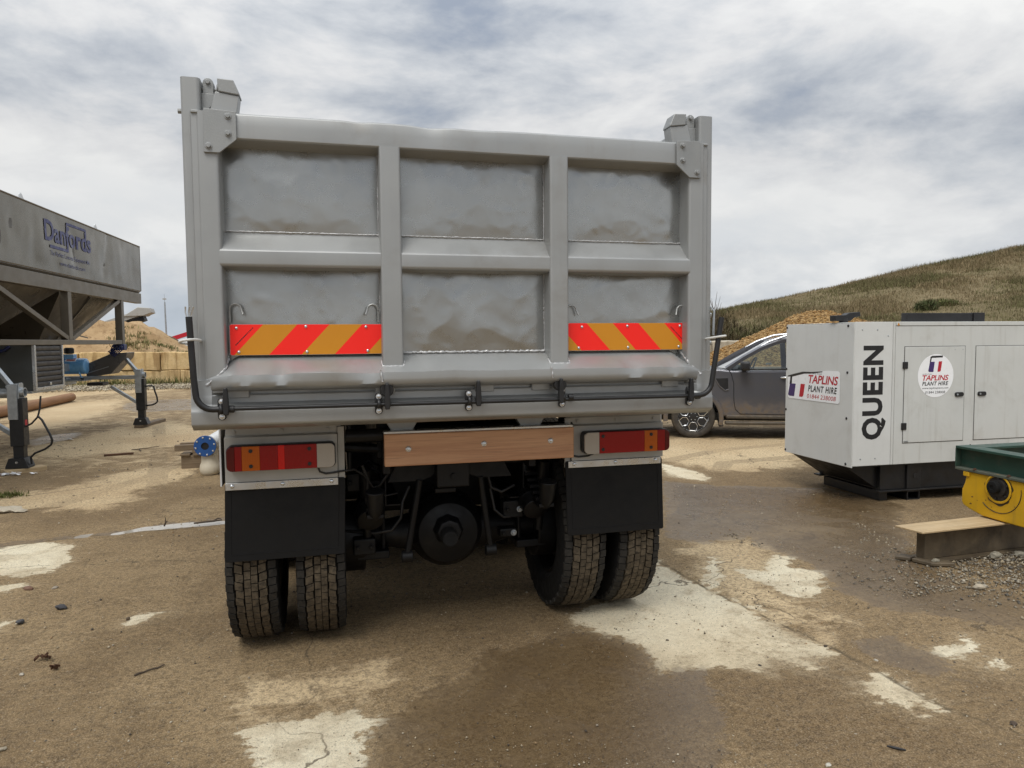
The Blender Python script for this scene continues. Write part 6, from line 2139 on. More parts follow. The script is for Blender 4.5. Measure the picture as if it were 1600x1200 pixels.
timber('timber_baulk', (-2.04, 9.86, 0.235), (-1.25, 9.92, 0.235), 0.08, 0.072, 'upper dark timber behind the blue pipe flange, nearest the viewer')
timber('timber_baulk', (-2.07, 10.34, 0.197), (-1.25, 10.40, 0.197), 0.08, 0.075, 'rear dark timber behind the blue pipe flange')
G = empty('pallet', (-1.66, 10.16, 0))
tag(G, 'weathered wooden pallet under the timbers behind the cream pipe', 'pallet')
for y in (-0.30, 0.0, 0.30):
    part('bearer', MB().box(-0.30, 0.45, y - 0.05, y + 0.05, 0.0, 0.17), M['old_timber'], G, 0.004)
for i in range(5):
    part('plank', MB().box(-0.31 + 0.155 * i, -0.19 + 0.155 * i, -0.38, 0.38, 0.172, 0.195), M['old_timber'], G, 0.003)
for x in (-0.12, 0.3):
    part('packer', MB().box(x - 0.05, x + 0.05, -0.34, -0.16, 0.197, 0.2345), M['old_timber'], G, 0.003)

# distant conveyor heads and lamp mast
V = empty('conveyor', (-16.5, 50, 0))
tag(V, 'pale dusty conveyor boom rising over the sandy heap', 'conveyor')
part('boom', MB().beam((-6, 0, -0.2), (4.9, 0, 3.75), 0.9, 0.36), M['bracket'], V)
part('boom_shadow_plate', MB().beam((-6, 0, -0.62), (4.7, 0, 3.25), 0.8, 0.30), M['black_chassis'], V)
part('head_drum', MB().cyl((4.72, -0.5, 3.62), (4.72, 0.5, 3.62), 0.24, n=20), M['bracket'], V)
part('head_guard', MB().prism([(3.5, 3.35), (4.4, 3.95), (5.1, 3.9), (5.2, 3.6), (4.7, 3.4)], (0, 1.1, 0), (0, -0.55, 0)), M['bracket'], V, 0.03)
part('support_leg', MB().beam((-1, 0, 1.4), (-0.2, 0, -0.1), 0.3, 0.3), M['bracket'], V)
V = empty('conveyor', (-9.2, 50, 0))
tag(V, 'distant red and white conveyor boom beside the left post of the tipper', 'conveyor')
part('boom', MB().beam((-1.6, 0, 1.75), (4, 0, 3.6), 0.5, 0.25), M['sign_red'], V)
part('lower_boom', MB().beam((-1.2, 0.4, 1.45), (4, 0.4, 2.7), 0.5, 0.22), M['bracket'], V)
part('hopper_box', MB().prism([(-0.6, 1.2), (-0.4, 1.75), (1.5, 1.9), (1.2, 1.2)], (0, 1, 0), (0, -0.4, 0)), M['white_plate'], V, 0.02)
part('support_leg', MB().beam((2, 0, 2.7), (2.4, 0, 0), 0.25, 0.25), M['bracket'], V)
V = empty('lamp_mast', (-10.57, 50, 0))
tag(V, 'thin grey mast standing beyond the heaps against the sky', 'mast')
part('mast_pole', MB().tube([(0, 0, 0), (-0.05, 0, 4.3)], [0.07, 0.045], 8), M['galv'], V)
part('mast_rod', MB().tube([(-0.05, 0, 4.3), (-0.06, 0, 4.8)], [0.015, 0.012], 6), M['galv'], V)
part('mast_head', MB().box(-0.16, 0.04, -0.06, 0.06, 4.46, 4.54), M['bracket'], V)

# ================================================================== white generator set (x along its long side, y into its depth)
GN = empty('generator', (4.811, 5.754, 0.097), math.radians(-1.25))
GN.scale = (0.94, 0.94, 0.94)
tag(GN, 'off white canopied generator set with black QUEEN lettering on a black skid', 'generator')
LX = 3.5
part('canopy_core', MB().box(0.006, LX, 0.006, 1.141, 0.302, 1.770), M['gap'], GN)
part('roof_panel', MB().box(0.0, LX, 0.0, 1.147, 1.771, 1.780), M['gen'], GN, 0.004)
part('floor_panel', MB().box(0.004, LX, 0.004, 1.143, 0.290, 0.301), M['skid'], GN)
E_ = empty('end_panel', (0, 0, 0), 0, GN)
part('end_sheet', MB().box(-0.004, 0.005, 0.0, 1.147, 0.285, 1.769), M['gen_end'], E_, 0.003)
for y in (0.09, 1.132):
    for z in (0.315, 0.79, 1.265, 1.745):
        part('end_bolt', MB().dome((-0.004, y, z), (-1, 0, 0), 0.014, 0.010), M['ink'], E_)
S_ = empty('side_panel', (0, 0, 0), 0, GN)
part('corner_sheet', MB().box(0.004, 0.452, -0.004, 0.005, 0.302, 1.782), M['gen_end'], S_, 0.003)
part('side_post', MB().box(0.457, 0.484, -0.003, 0.005, 0.302, 1.782), M['gen'], S_, 0.002)
part('side_sheet', MB().box(0.488, LX, -0.004, 0.005, 0.302, 1.737), M['gen'], S_, 0.002)
part('gutter_rail', MB().box(0.488, LX, -0.008, 0.005, 1.742, 1.783), M['gen'], S_, 0.003)
for x, z in ((0.088, 1.702), (0.266, 1.702), (0.095, 0.375), (0.270, 0.376), (0.395, 1.64)):
    part('side_rivet', MB().dome((x, -0.004, z), (0, -1, 0), 0.0085, 0.005), M['galv'], S_)
for x, z in ((1.450, 0.463), (1.390, 0.358)):
    part('fixing_hole', MB().cyl((x, -0.0065, z), (x, 0.0, z), 0.0125, n=14), M['ink'], S_)
for x0, x1 in ((0.600, 1.345), (1.487, 2.35), (2.45, 3.2)):
    D = empty('door', (0, 0, 0), 0, GN)
    part('door_gap', MB().box(x0 - 0.007, x1 + 0.007, -0.0055, -0.003, 0.517, 1.529), M['gap'], D)
    part('door_sheet', MB().box(x0, x1, -0.010, -0.004, 0.524, 1.522), M['gen'], D, 0.003)
    hx = x1 - 0.068 if x0 < 1 else x0 + 0.08
    mb = MB()
    mb.prism(rrect(hx - 0.052, hx + 0.052, 0.993, 1.039, 0.018, 4), (0, 0.016, 0), (0, -0.025, 0))
    part('handle', mb, M['ink'], D, 0.004)
    part('key_lock', MB().cyl((hx - 0.028, -0.028, 1.016), (hx - 0.028, -0.02, 1.016), 0.010, n=12), M['galv'], D)
    if x0 < 1:
        for z in (1.333, 0.697):
            h = MB().box(x0 - 0.026, x0 + 0.032, -0.020, -0.004, z - 0.036, z + 0.036)
            part('hinge', h, M['ink'], D, 0.005)
        part('rating_plate', MB().box(0.607, 0.66, -0.0125, -0.010, 0.528, 0.545), M['galv'], D)
    for k in range(2):
        part('stay_screw', MB().dome((x1 - 0.03 - 0.10 * k, -0.0105, 1.49), (0, -1, 0), 0.005, 0.003), M['galv'], D)
# lettering QUEEN reading upwards
letters(text_mb('QUEEN', (0.572, 1.540, 0.0, 0.286), (0.388, -0.0052, 0), (0, 0, 1), (-1, 0, 0), 0.04, 0, 1.1), S_, M['ink'])


def logo(root, o, ux, uy, x0, x1, y0, y1, hook=True):
    o, ux, uy = Vector(o), Vector(ux), Vector(uy)
    w_, h_ = x1 - x0, y1 - y0

    def pl(name, pts, mm):
        mb = MB()
        flat(mb, [(x0 + p[0] * w_, y0 + p[1] * h_) for p in pts], o, ux, uy)
        part(name, mb, mm, root, smooth=False)
    pl('logo_block', [(0.03, 0.08), (0.06, 0.02), (0.12, 0.0), (0.38, 0.0), (0.46, 0.62), (0.13, 0.62)], M['sign_purple'])
    pl('logo_block', [(0.66, 0.01), (0.82, 0.01), (0.88, 0.06), (0.90, 0.12), (0.97, 0.64), (0.74, 0.64)], M['sign_red'])
    if hook:
        pl('logo_hook', [(0.12, 0.60), (0.20, 0.60), (0.25, 0.86), (1.0, 0.88), (1.02, 0.99), (0.28, 0.98), (0.16, 0.92)], M['ink'])


# rectangular sign on the end panel: drawn on (-y, z) so that it reads from outside
SG = empty('end_sign', (0, 0, 0), 0, GN)
o, ux, uy = Vector((-0.0075, 1.101, 0)), Vector((0, -1, 0)), Vector((0, 0, 1))
mb = MB()
poly = rrect(0.0, 0.905, 0.928, 1.272, 0.035, 4)
poly = [p for p in poly if not (p[0] < 0.1 and p[1] > 1.2)]
i = max(range(len(poly)), key=lambda k: poly[k][1] + poly[k][0] * 0)
torn = [(0.70, 1.272), (0.60, 1.262), (0.45, 1.246), (0.30, 1.238), (0.12, 1.205), (0.0, 1.180)]
top = [p for p in poly if p[1] > 1.2 and p[0] > 0.5]
bot = [p for p in poly if p[1] <= 1.2]
rb = [p for p in bot if p[0] > 0.5]
lb = [p for p in bot if p[0] <= 0.5]
flat(mb, rb + top + torn + lb, o, ux, uy)
part('sign_sheet', mb, M['white_sign'], SG, smooth=False)
o2 = o + Vector((-0.001, 0, 0))
mb = MB()
flat(mb, [(0.0, 1.176), (0.09, 1.180), (0.30, 1.222), (0.45, 1.232), (0.62, 1.252), (0.62, 1.262), (0.44, 1.247), (0.28, 1.244), (0.12, 1.214), (0.0, 1.188)], o2, ux, uy)
part('torn_edge', mb, M['greasy'], SG, smooth=False)
logo(SG, o2, ux, uy, 0.0, 0.33, 0.955, 1.19, False)
mb = MB()
flat(mb, [(0.035, 1.09), (0.075, 1.09), (0.085, 1.19), (0.05, 1.18)], o2, ux, uy)
part('logo_hook', mb, M['ink'], SG, smooth=False)
letters(text_mb('TAPLINS', (0.382, 0.878, 1.120, 1.215), o2, ux, uy, 0.02, 0.2, 0.95), SG, M['sign_red'])
letters(text_mb('PLANT HIRE', (0.378, 0.862, 1.028, 1.098), o2, ux, uy, 0.025, 0.2, 1.15), SG, M['ink'])
letters(text_mb('01844 238008', (0.362, 0.845, 0.953, 1.000), o2, ux, uy, 0.0, 0.15), SG, M['sign_red'])
part('small_print', text_mb('on hire from', (0.385, 0.61, 1.224, 1.242), o2, ux, uy, 0.0), M['ink'], SG, smooth=False)
# round sign on the first door
SR = empty('round_sign', (0, 0, 0), 0, GN)
o, ux, uy = Vector((0.980, -0.0118, 1.218)), Vector((1, 0, 0)), Vector((0, 0, 1))
mb = MB()
flat(mb, [(0.222 * math.cos(a), 0.227 * math.sin(a)) for a in np.linspace(0, 2 * PI, 49)[:-1]], o, ux, uy)
part('sign_sheet', mb, M['white_sign'], SR, smooth=False)
o2 = o + Vector((0, -0.001, 0))
logo(SR, o2, ux, uy, -0.100, 0.080, 0.040, 0.212)
part('small_print', text_mb('on hire from', (-0.165, -0.05, 0.014, 0.026), o2, ux, uy), M['ink'], SR, smooth=False)
letters(text_mb('TAPLINS', (-0.165, 0.160, -0.050, 0.008), o2, ux, uy, 0.02, 0.2, 0.95), SR, M['sign_red'])
letters(text_mb('PLANT HIRE', (-0.165, 0.158, -0.102, -0.060), o2, ux, uy, 0.025, 0.2, 1.15), SR, M['ink'])
part('small_print', text_mb('www.taplinsplant.com', (-0.165, 0.162, -0.144, -0.118), o2, ux, uy, 0.0, 0.1), M['ink'], SR, smooth=False)
letters(text_mb('01844 238008', (-0.125, 0.122, -0.186, -0.160), o2, ux, uy, 0.0, 0.1), SR, M['ink'])
# small warning triangle
mb = MB()
flat(mb, [(0.497, 1.745), (0.528, 1.745), (0.5125, 1.775)], (0, -0.0095, 0), (1, 0, 0), (0, 0, 1))
part('warning_triangle', mb, M['refl_amber'], GN, smooth=False)
# roof fittings
mb = MB()
mb.box(0.76, 1.60, 0.16, 0.24, 1.781, 1.880)
part('roof_rail', mb, M['black_paint'], GN, 0.004)
part('roof_rail_end', MB().box(1.605, 1.75, 0.15, 0.25, 1.781, 1.884), M['black_paint'], GN, 0.004)
X_ = empty('exhaust', (0, 0, 0), 0, GN)
part('exhaust_stub', MB().cyl((0.10, 0.30, 1.78), (0.10, 0.30, 1.83), 0.045, n=16), M['black_paint'], X_)
mb = MB()
mb.prism([(-0.03, 1.800), (-0.03, 1.858), (0.10, 1.862), (0.14, 1.885), (0.27, 1.895), (0.28, 1.850), (0.21, 1.838), (0.16, 1.800)], (0, 0.09, 0), (0, 0.26, 0))
part('rain_flap', mb, M['black_paint'], X_, 0.006)
# black skid
SK = empty('skid', (0, 0, 0), 0, GN)
part('skid_side', MB().box(0.40, LX, 0.07, 0.12, 0.02, 0.29), M['skid'], SK, 0.004)
part('skid_side', MB().box(0.40, LX, 1.0, 1.05, 0.02, 0.29), M['skid'], SK, 0.004)
part('skid_end', MB().box(0.402, 0.44, 0.12, 1.0, 0.02, 0.29), M['skid'], SK, 0.004)
for y in (0.03, 0.99):
    part('skid_flange', MB().box(0.36, LX, y, y + 0.11, 0.002, 0.020), M['skid'], SK, 0.003)
part('skid_apron', MB().prism([(0.0, 0.288), (0.40, 0.03), (0.40, 0.288)], (0, 0.9, 0), (0, 0.12, 0)), M['skid'], SK)
part('skid_floor', MB().box(0.44, LX, 0.12, 1.0, 0.05, 0.07), M['skid'], SK)
for x in (0.80, 2.3):
    part('lifting_post', MB().box(x - 0.085, x + 0.085, 0.048, 0.069, 0.022, 0.285), M['skid'], SK, 0.004)
    part('lifting_eye', MB().cyl((x + 0.02, 0.044, 0.16), (x + 0.02, 0.05, 0.16), 0.028, n=16), M['ink'], SK)
    mb = MB()
    for d in ((-0.075, -0.063), (0.063, 0.075)):
        pass
    foot = MB().prism([(x - 0.08, -0.10), (x + 0.08, -0.10), (x + 0.08, 0.0), (x - 0.08, 0.0), (x - 0.08, -0.012), (x + 0.066, -0.012), (x + 0.066, -0.088), (x - 0.066, -0.088), (x - 0.066, -0.013), (x - 0.08, -0.013)], (0, 1.0, 0), (0, 0.05, 0))
    part('fork_pocket', foot, M['skid'], SK)
part('fork_pocket', MB().box(0.42, 0.52, 0.1, 1.0, -0.10, 0.0), M['skid'], SK, 0.004)

# ================================================================== green frame with yellow end carriage (its near side faces the truck)
GF = empty('crane_carriage', (4.72, 4.44, 0))
tag(GF, 'green steel frame on a yellow end carriage resting on a beam at the right edge', 'machine')


def ibeam(root, name, a, b, zt, zb, fl, wt=0.014, ft=0.02, web_off=0.0):
    r = empty(name, (0, 0, 0), 0, root)
    a, b = Vector(a), Vector(b)
    part('web', MB().beam((a.x, a.y, (zt + zb) / 2), (b.x, b.y, (zt + zb) / 2), wt, zt - zb - 2 * ft), M['green'], r)
    for z in (zt - ft / 2, zb + ft / 2):
        part('flange', MB().beam((a.x, a.y, z), (b.x, b.y, z), fl, ft), M['green_edge'] if z < zt - 0.05 else M['green'], r, 0.003)
    return r


ibeam(GF, 'side_beam', (0.05, 0.05, 0), (0.05, -2.2, 0), 0.772, 0.586, 0.13)
ibeam(GF, 'end_beam', (0.12, -0.02, 0), (2.4, -0.02, 0), 0.771, 0.588, 0.13)
ibeam(GF, 'side_beam', (2.2, -0.10, 0), (2.2, -2.2, 0), 0.772, 0.586, 0.13)
part('end_plate', MB().box(-0.002, 0.10, 0.052, 0.064, 0.608, 0.750), M['green'], GF, 0.002)
YC = empty('end_carriage', (0, 0, 0), 0, GF)
pts = [(-0.045, 0.584), (-0.03, 0.50), (-0.005, 0.44), (-0.004, 0.345), (-0.02, 0.318), (-0.075, 0.296), (-0.19, 0.268), (-0.45, 0.262), (-1.6, 0.262), (-1.6, 0.584)]
mb = MB()
mb.prism(pts, (0.05, 0, 0), (0.0, 0, 0), (0, 1, 0), (0, 0, 1))
part('side_plate', mb, M['yellow'], YC, 0.008, 3)
mb = MB()
mb.prism(pts, (0.05, 0, 0), (0.26, 0, 0), (0, 1, 0), (0, 0, 1))
part('side_plate', mb, M['yellow'], YC, 0.008, 3)
part('end_bridge', MB().box(0.05, 0.26, -0.06, -0.03, 0.33, 0.584), M['yellow'], YC, 0.008)
part('corner_tab', MB().box(-0.012, 0.0, -0.075, -0.02, 0.545, 0.585), M['yellow'], YC, 0.006)
cyy, czz = -0.318, 0.500
mb = MB()
mb.lathe([(-0.003, 0.104), (-0.008, 0.108), (-0.012, 0.104), (-0.012, 0.095), (-0.004, 0.09)], (0, cyy, czz), (1, 0, 0), 36, 0, True)
part('bearing_ring', mb, M['yellow'], YC, angle=50)
mb = MB()
flat(mb, [(cyy + (0.112 + 0.006 * math.sin(5 * a) + 0.004 * math.sin(13 * a)) * math.cos(a), min(0.583, czz + (0.112 + 0.005 * math.sin(7 * a + 1) + (0.012 if math.sin(a) < -0.6 else 0)) * math.sin(a))) for a in np.linspace(0, 2 * PI, 90)[:-1]], (-0.0006, 0, 0), (0, 1, 0), (0, 0, 1))
part('grease_smear', mb, mat('old_grease', (0.055, 0.042, 0.022), 0.5, 0.0, 0.4, 16, dirt=((0.20, 0.125, 0.02), 0.7, 22.0, 0.5, 0.62)), YC, smooth=False)
part('weld_arc', MB().tube([(-0.001, cyy + 0.178 * math.cos(a), czz + 0.178 * math.sin(a)) for a in np.linspace(PI * 0.95, PI * 1.75, 26)], 0.003, 6, 0.25), M['greasy'], YC)
for k in range(7):
    y_, z_ = random.uniform(-0.45, -0.08), random.uniform(0.30, 0.42)
    part('paint_chip', MB().rock((-0.0005, y_, z_), random.uniform(0.004, 0.009), 1, (0.15, 1.2, 0.7), k + 70, 0.5), M['rust'], YC)
for y_ in (-0.12, -0.40, -0.68):
    part('flange_bolt', MB().hexbolt((-0.006, y_, 0.606), (0, 0, 1), 0.010, 0.014), M['rust'], YC)
part('bearing_face', MB().cyl((0.0, cyy, czz), (-0.004, cyy, czz), 0.092, n=36), M['greasy'], YC)
part('bearing_cap', MB().lathe([(0, 0.062), (-0.02, 0.060), (-0.022, 0.050)], (0, cyy - 0.01, czz + 0.01), (1, 0, 0), 28), M['greasy'], YC)
part('shaft', MB().lathe([(0, 0.048), (-0.05, 0.047), (-0.055, 0.042), (-0.055, 0.018), (-0.050, 0.016)], (0, cyy + 0.01, czz + 0.012), (1, 0, 0), 28), M['rubber'], YC, angle=50)
for a in (0.5, 1.6, 2.7, 3.8, 4.9, 6.0):
    part('bearing_bolt', MB().hexbolt((-0.004, cyy + 0.078 * math.cos(a), czz + 0.078 * math.sin(a)), (-1, 0, 0), 0.008, 0.01), M['greasy'], YC)
part('wheel', MB().cyl((0.07, cyy, 0.44), (0.24, cyy, 0.44), 0.14, n=28), M['greasy'], YC)

# support beam: an I section lying under the carriage, pale top board
SB = empty('support_beam', (3.93, 4.15, 0), math.radians(3.0))
tag(SB, 'muddy steel support beam with a pale boarded top under the yellow carriage', 'beam')
part('top_board', MB().prism([(0.03, -0.12), (0.0, 0.09), (1.6, 0.10), (1.6, -0.12)], (0, 0, 0.014), (0, 0, 0.242), (1, 0, 0), (0, 1, 0)), M['plank'], SB, 0.003)
part('web', MB().box(0.135, 1.6, -0.045, 0.03, 0.028, 0.2415), M['muddy_steel'], SB, 0.005)
mb = MB()
mb.prism([(0.13, 0.08), (0.45, 0.09), (1.6, 0.09), (1.6, -0.10), (0.30, -0.10), (0.13, -0.09)], (0, 0, 0.022), (0, 0, 0.006), (1, 0, 0), (0, 1, 0))
part('bottom_flange', mb, M['muddy_steel'], SB, 0.003)
for poly, q in (([(3.93, 4.24), (4.02, 4.27), (4.07, 4.20), (4.00, 4.17)], 'small flat muddy slab piece at the end of the support beam'), ([(4.00, 4.16), (4.10, 4.17), (4.22, 4.06), (4.20, 3.98), (4.05, 4.03)], 'larger flat muddy slab piece in front of the support beam end')):
    mb = MB()
    mb.prism([(x - poly[0][0], y - poly[0][1]) for x, y in poly], (0, 0, 0.028), (0, 0, 0), (1, 0, 0), (0, 1, 0))
    o = part('slab_piece', mb, M['muddy_steel'], None, 0.006)
    o.location = (poly[0][0], poly[0][1], 0.004)
    tag(o, q, 'slab')
for i, (x, y, r, q) in enumerate(((4.10, 4.05, 0.022, 'rounded stone resting on the muddy flange of the support beam'), (4.60, 4.02, 0.035, 'grey lump of stone against the support beam, left one of two'), (4.78, 3.98, 0.040, 'grey lump of stone against the support beam, right one of two'))):
    mb = MB()
    mb.rock((0, 0, 0), r, 2, (1.2, 0.9, 0.7), i + 50, 0.5)
    o = part('stone', mb, mat('stone_tone', (0.24, 0.22, 0.17), 0.85, 0, 0.2, 40, 0.3, 90), None, angle=45)
    o.location = (x, y, 0.028 + r * 0.45)
    tag(o, q, 'stone')

# ================================================================== grey pickup (x towards its tail, y away from the viewer, origin under the front wheel)
CR = empty('pickup_truck', (5.675, 10.46, 0), math.radians(-24.0))
tag(CR, 'dusty dark grey pickup parked between the tipper and the white generator', 'pickup')
BW = 1.62


def arch(cx_, r, z0, n=14):
    a0 = math.asin((z0 - 0.33) / r) if abs(z0 - 0.33) < r else 0
    return [(cx_ + r * math.cos(a), 0.33 + r * math.sin(a)) for a in np.linspace(PI - a0, a0, n)]


WB = 2.98
low = [(-0.80, 0.42)] + arch(0, 0.43, 0.36) + [(0.60, 0.34), (2.30, 0.34)] + arch(WB, 0.43, 0.38) + [(3.95, 0.45), (4.0, 0.62), (3.98, 1.10), (3.90, 1.13), (2.95, 1.13), (1.4, 1.115), (0.62, 1.11), (0.40, 1.135), (0.1, 1.115), (-0.45, 1.05), (-0.74, 0.96), (-0.80, 0.80)]
mb = MB()
mb.prism(low, (0, BW, 0), (0, 0.02, 0))
part('body', mb, M['car'], CR, 0.035, 3, 30)
# shoulder crease and belt line
part('belt_trim', MB().beam((0.80, 0.004, 1.128), (2.75, 0.004, 1.14), 0.02, 0.022), M['car_trim'], CR, 0.004)
CA = empty('cabin', (0, 0, 0), 0, CR)


def cab_pt(x, z, side_):
    tin = (z - 1.11) * 0.28
    return (x, 0.03 + tin if side_ == 0 else BW + 0.01 - tin, z)


def pillar(name, a, b, wd, mt, side_):
    pa, pb = Vector(cab_pt(*a, side_)), Vector(cab_pt(*b, side_))
    return part(name, MB().beam(pa, pb, 0.05, wd, (1, 0, 0)), mt, CA, 0.012)


for sd in (0, 1):
    # windscreen pillar, roof rail and the pillars between the doors
    pts = [(0.52, 1.135), (0.80, 1.315), (1.05, 1.455), (1.32, 1.565), (1.58, 1.615), (2.1, 1.635), (2.55, 1.61), (2.74, 1.53)]
    mb = MB()
    rings = []
    for i, p in enumerate(pts):
        c = Vector(cab_pt(p[0], p[1], sd))
        d = (Vector((pts[min(i + 1, 7)][0], 0, pts[min(i + 1, 7)][1])) - Vector((pts[max(i - 1, 0)][0], 0, pts[max(i - 1, 0)][1]))).normalized()
        nrm_ = Vector((-d.z, 0, d.x))
        s_ = -1 if sd == 0 else 1
        h = 0.038
        rings.append([c + nrm_ * h + Vector((0, -s_ * 0.05, 0)), c + nrm_ * h * 0.4 + Vector((0, s_ * 0.012, 0)), c - nrm_ * h + Vector((0, s_ * 0.002, 0)), c - nrm_ * h + Vector((0, -s_ * 0.05, 0))])
    if sd:
        rings = [r[::-1] for r in rings]
    mb.rings(rings)
    part('roof_pillar', mb, M['car'], CA, angle=40)
    pillar('door_pillar', (1.72, 1.12), (1.66, 1.60), 0.09, M['car_trim'], sd)
    pillar('rear_pillar', (2.86, 1.12), (2.70, 1.55), 0.16, M['car'], sd)
    mb = MB()
    g = [(0.60, 1.13), (0.83, 1.295), (1.07, 1.43), (1.33, 1.535), (1.64, 1.585), (1.68, 1.13)]
    mb.add([cab_pt(x, z, sd) for x, z in g], [tuple(range(len(g)))])
    part('side_window', mb, M['glass'], CA, smooth=False)
    mb = MB()
    g = [(1.76, 1.13), (1.71, 1.588), (2.1, 1.60), (2.5, 1.58), (2.66, 1.52), (2.78, 1.14)]
    mb.add([cab_pt(x, z, sd) for x, z in g], [tuple(range(len(g)))])
    part('side_window', mb, M['glass'], CA, smooth=False)
mb = MB()
xs_ = [(1.30, 1.575), (1.58, 1.64), (2.1, 1.665), (2.55, 1.64), (2.75, 1.55)]
mb.rings([[(x, 0.03 + (z - 1.11) * 0.28 + 0.02, z - 0.01), (x, 0.4, z + 0.02), (x, BW - 0.4, z + 0.02), (x, BW + 0.01 - (z - 1.11) * 0.28 - 0.02, z - 0.01), (x, BW - 0.4, z - 0.02), (x, 0.4, z - 0.02)] for x, z in xs_])
part('roof', mb, M['car'], CA, angle=50)
mb = MB()
mb.add([(0.54, 0.10, 1.14), (0.48, BW / 2, 1.13), (0.54, BW - 0.10, 1.14), (1.32, BW - 0.22, 1.57), (1.28, BW / 2, 1.585), (1.32, 0.22, 1.57)], [(0, 1, 4, 5), (1, 2, 3, 4)])
part('windscreen', mb, M['glass'], CA)
part('dashboard', MB().box(0.60, 0.98, 0.12, BW - 0.1, 0.98, 1.155), M['seat'], CA, 0.05)
for y in (0.28, 1.0):
    part('seat', MB().prism([(1.45, 0.75), (1.95, 0.72), (2.10, 1.42), (1.98, 1.46), (1.82, 0.98), (1.45, 0.92)], (0, 0.42, 0), (0, y, 0)), M['seat'], CA, 0.04)
    part('headrest', MB().box(1.98, 2.09, y + 0.08, y + 0.34, 1.36, 1.50), M['seat'], CA, 0.03)
part('steering_wheel', MB().tube([(1.10 + 0.06 * math.sin(a), 1.20 + 0.17 * math.cos(a), 1.14 + 0.15 * math.sin(a)) for a in np.linspace(0, 2 * PI, 22)], 0.014, 7), M['seat'], CA, angle=70)
part('window_sticker', MB().box(1.40, 1.50, BW - 0.04, BW - 0.036, 1.15, 1.18), M['white_sign'], CA)
# roof rails
for y in (0.20, BW - 0.16):
    part('roof_bar', MB().tube([(1.02, y, 1.47), (1.22, y, 1.575), (1.50, y, 1.675), (1.9, y, 1.715), (2.5, y, 1.70), (2.66, y, 1.64)], [0.010, 0.018, 0.02, 0.02, 0.02, 0.012], 8), M['chrome'], CR, angle=60)
# front door: seams, handle, mirror, side crease, wing vent
DR = empty('door', (0, 0, 0), 0, CR)
mb = MB()
mb.tube([(0.555, 0.018, 1.13), (0.60, 0.018, 1.04), (0.635, 0.018, 0.90), (0.64, 0.018, 0.62), (0.665, 0.018, 0.48), (0.74, 0.018, 0.405), (1.70, 0.018, 0.40), (1.72, 0.018, 1.12)], 0.0055, 6)
part('door_seam', mb, M['ink'], DR, angle=70)
part('handle', MB().tube([(1.36, 0.014, 0.992), (1.40, -0.012, 0.996), (1.50, -0.016, 0.999), (1.56, -0.012, 1.0), (1.60, 0.014, 1.0)], [0.012, 0.017, 0.017, 0.017, 0.012], 8), M['chrome'], DR, angle=60)
part('handle_recess', MB().prism([(1.40 + 0.07 * math.cos(a), 1.005 + 0.032 * math.sin(a)) for a in np.linspace(0, 2 * PI, 17)[:-1]], (0, 0.004, 0), (0.06, 0.0165, 0)), M['car_trim'], DR)
DM = empty('door_mirror', (0, 0, 0), 0, CR)
mb = MB()
rings = []
for y, s_ in ((-0.20, 0.55), (-0.185, 0.85), (-0.13, 1.0), (-0.06, 1.0), (-0.02, 0.7)):
    rings.append([(0.80 + p[0] * s_, y, 1.185 + p[1] * s_) for p in rrect(-0.075, 0.065, -0.075, 0.075, 0.03, 3)])
mb.rings(rings)
part('mirror_shell', mb, M['car_trim'], DM, angle=50)
part('mirror_arm', MB().box(0.76, 0.83, -0.06, 0.05, 1.105, 1.135), M['car_trim'], DM, 0.008)
mb = MB()
mb.prism([(0.34, 0.985), (0.545, 0.99), (0.55, 0.82), (0.50, 0.795), (0.42, 0.86)], (0, 0.01, 0), (0, 0.012, 0))
part('wing_vent', mb, M['car_trim'], CR, 0.006)
mb = MB()
mb.tube([(0.335, 0.012, 0.99), (0.41, 0.010, 0.86), (0.50, 0.010, 0.785), (0.555, 0.012, 0.80)], 0.009, 6)
part('vent_trim', mb, M['car'], CR)
part('sill_trim', MB().box(0.52, 2.4, 0.012, 0.08, 0.315, 0.385), M['car_low'], CR, 0.02)
part('side_step', MB().box(0.50, 2.42, -0.075, 0.06, 0.235, 0.285), M['car_low'], CR, 0.015)
part('floor_pan', MB().box(-0.6, 3.9, 0.15, BW - 0.1, 0.28, 0.42), M['car_trim'], CR)
for cx_ in (0, WB):
    mb = MB()
    ang = np.linspace(PI * 1.04, -PI * 0.08, 20)
    mb.rings([[(cx_ + r * math.cos(a), y, 0.33 + r * math.sin(a)) for r, y in ((0.415, 0.10), (0.412, -0.005), (0.44, -0.022), (0.478, -0.012), (0.485, 0.03))] for a in ang])
    part('wheel_arch', mb, M['car'] if cx_ == 0 else M['car'], CR, angle=60)
part('front_bumper', MB().box(-0.92, -0.72, 0.02, BW, 0.36, 0.62), M['car_trim'], CR, 0.05, 3)
part('bumper_lip', MB().box(-0.86, -0.52, 0.05, BW - 0.03, 0.30, 0.38), M['car_trim'], CR, 0.02)
part('grille', MB().box(-0.835, -0.78, 0.30, BW - 0.26, 0.66, 0.94), M['car_trim'], CR, 0.015)
for y in (0.08, BW - 0.28):
    part('headlight', MB().box(-0.83, -0.62, y, y + 0.24, 0.78, 0.95), M['lens_clear'], CR, 0.025)
for y in (0.02, BW - 0.12):
    part('tail_light', MB().box(3.90, 4.005, y, y + 0.14, 0.72, 1.05), M['lens_red'], CR, 0.015)
part('mud_guard', MB().prism([(0.38, 0.42), (0.46, 0.40), (0.48, 0.20), (0.42, 0.19)], (0, 0.22, 0), (0, 0.02, 0)), M['car_trim'], CR)


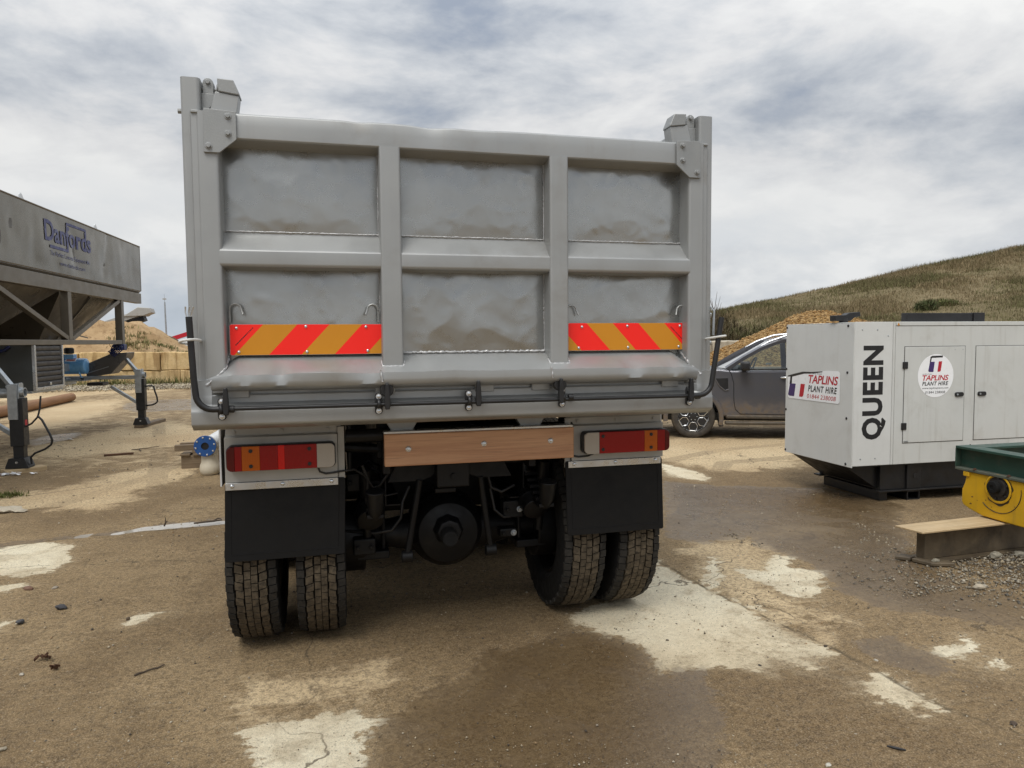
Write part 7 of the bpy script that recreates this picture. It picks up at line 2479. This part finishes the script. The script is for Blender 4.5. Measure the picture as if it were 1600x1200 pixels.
def car_wheel(x, y, flip):
    W_ = empty('wheel', (x, y, 0.352), PI if flip else 0, CR)
    mb = MB()
    mb.lathe([(-0.085, 0.248), (-0.105, 0.270), (-0.112, 0.305), (-0.100, 0.338), (-0.075, 0.354), (0.075, 0.354), (0.10, 0.338), (0.112, 0.30), (0.09, 0.25)], (0, 0, 0), (0, 1, 0), 48)
    part('tyre', mb, M['car_tyre'], W_)
    mb = MB()
    mb.lathe([(-0.088, 0.250), (-0.094, 0.243), (-0.080, 0.232), (-0.03, 0.225), (-0.02, 0.06), (-0.02, 0.01)], (0, 0, 0), (0, 1, 0), 48)
    part('rim_barrel', mb, M['car_trim'], W_)
    part('rim_edge', MB().lathe([(-0.090, 0.249), (-0.098, 0.243), (-0.090, 0.237)], (0, 0, 0), (0, 1, 0), 48, 0, True), M['chrome'], W_)
    for k in range(6):
        a = k * PI / 3 + PI / 6
        # open hexagon window outlined in bright metal
        c = Vector((math.cos(a) * 0.158, -0.090, math.sin(a) * 0.158))
        rad, tan = Vector((math.cos(a), 0, math.sin(a))), Vector((-math.sin(a), 0, math.cos(a)))
        hexo = [(0.072, 0.050), (0.072, -0.050), (0.0, -0.072), (-0.062, -0.036), (-0.062, 0.036), (0.0, 0.072)]
        pts = [c + rad * p + tan * q for p, q in hexo]
        mb = MB()
        mb.tube(pts + [pts[0], pts[1]], 0.0085, 6)
        part('spoke_frame', mb, M['chrome'], W_, angle=60)
        pts = [c * 0.45 + Vector((0, -0.052, 0)), c + rad * -0.06 + Vector((0, 0.012, 0))]
        part('spoke', MB().beam((math.cos(a + PI / 6) * 0.05, -0.078, math.sin(a + PI / 6) * 0.05), (math.cos(a + PI / 6) * 0.235, -0.084, math.sin(a + PI / 6) * 0.235), 0.02, 0.035, (0, 1, 0)), M['car_trim'], W_, 0.004)
    part('hub_cap', MB().lathe([(-0.075, 0.085), (-0.092, 0.075), (-0.098, 0.03), (-0.098, 0.005)], (0, 0, 0), (0, 1, 0), 24), M['car_trim'], W_)
    for k in range(6):
        a = k * PI / 3
        part('wheel_nut', MB().hexbolt((math.cos(a) * 0.06, -0.09, math.sin(a) * 0.06), (0, -1, 0), 0.008, 0.01), M['galv'], W_)


for x in (0, WB):
    car_wheel(x, 0.115, False)
    car_wheel(x, BW - 0.09, True)
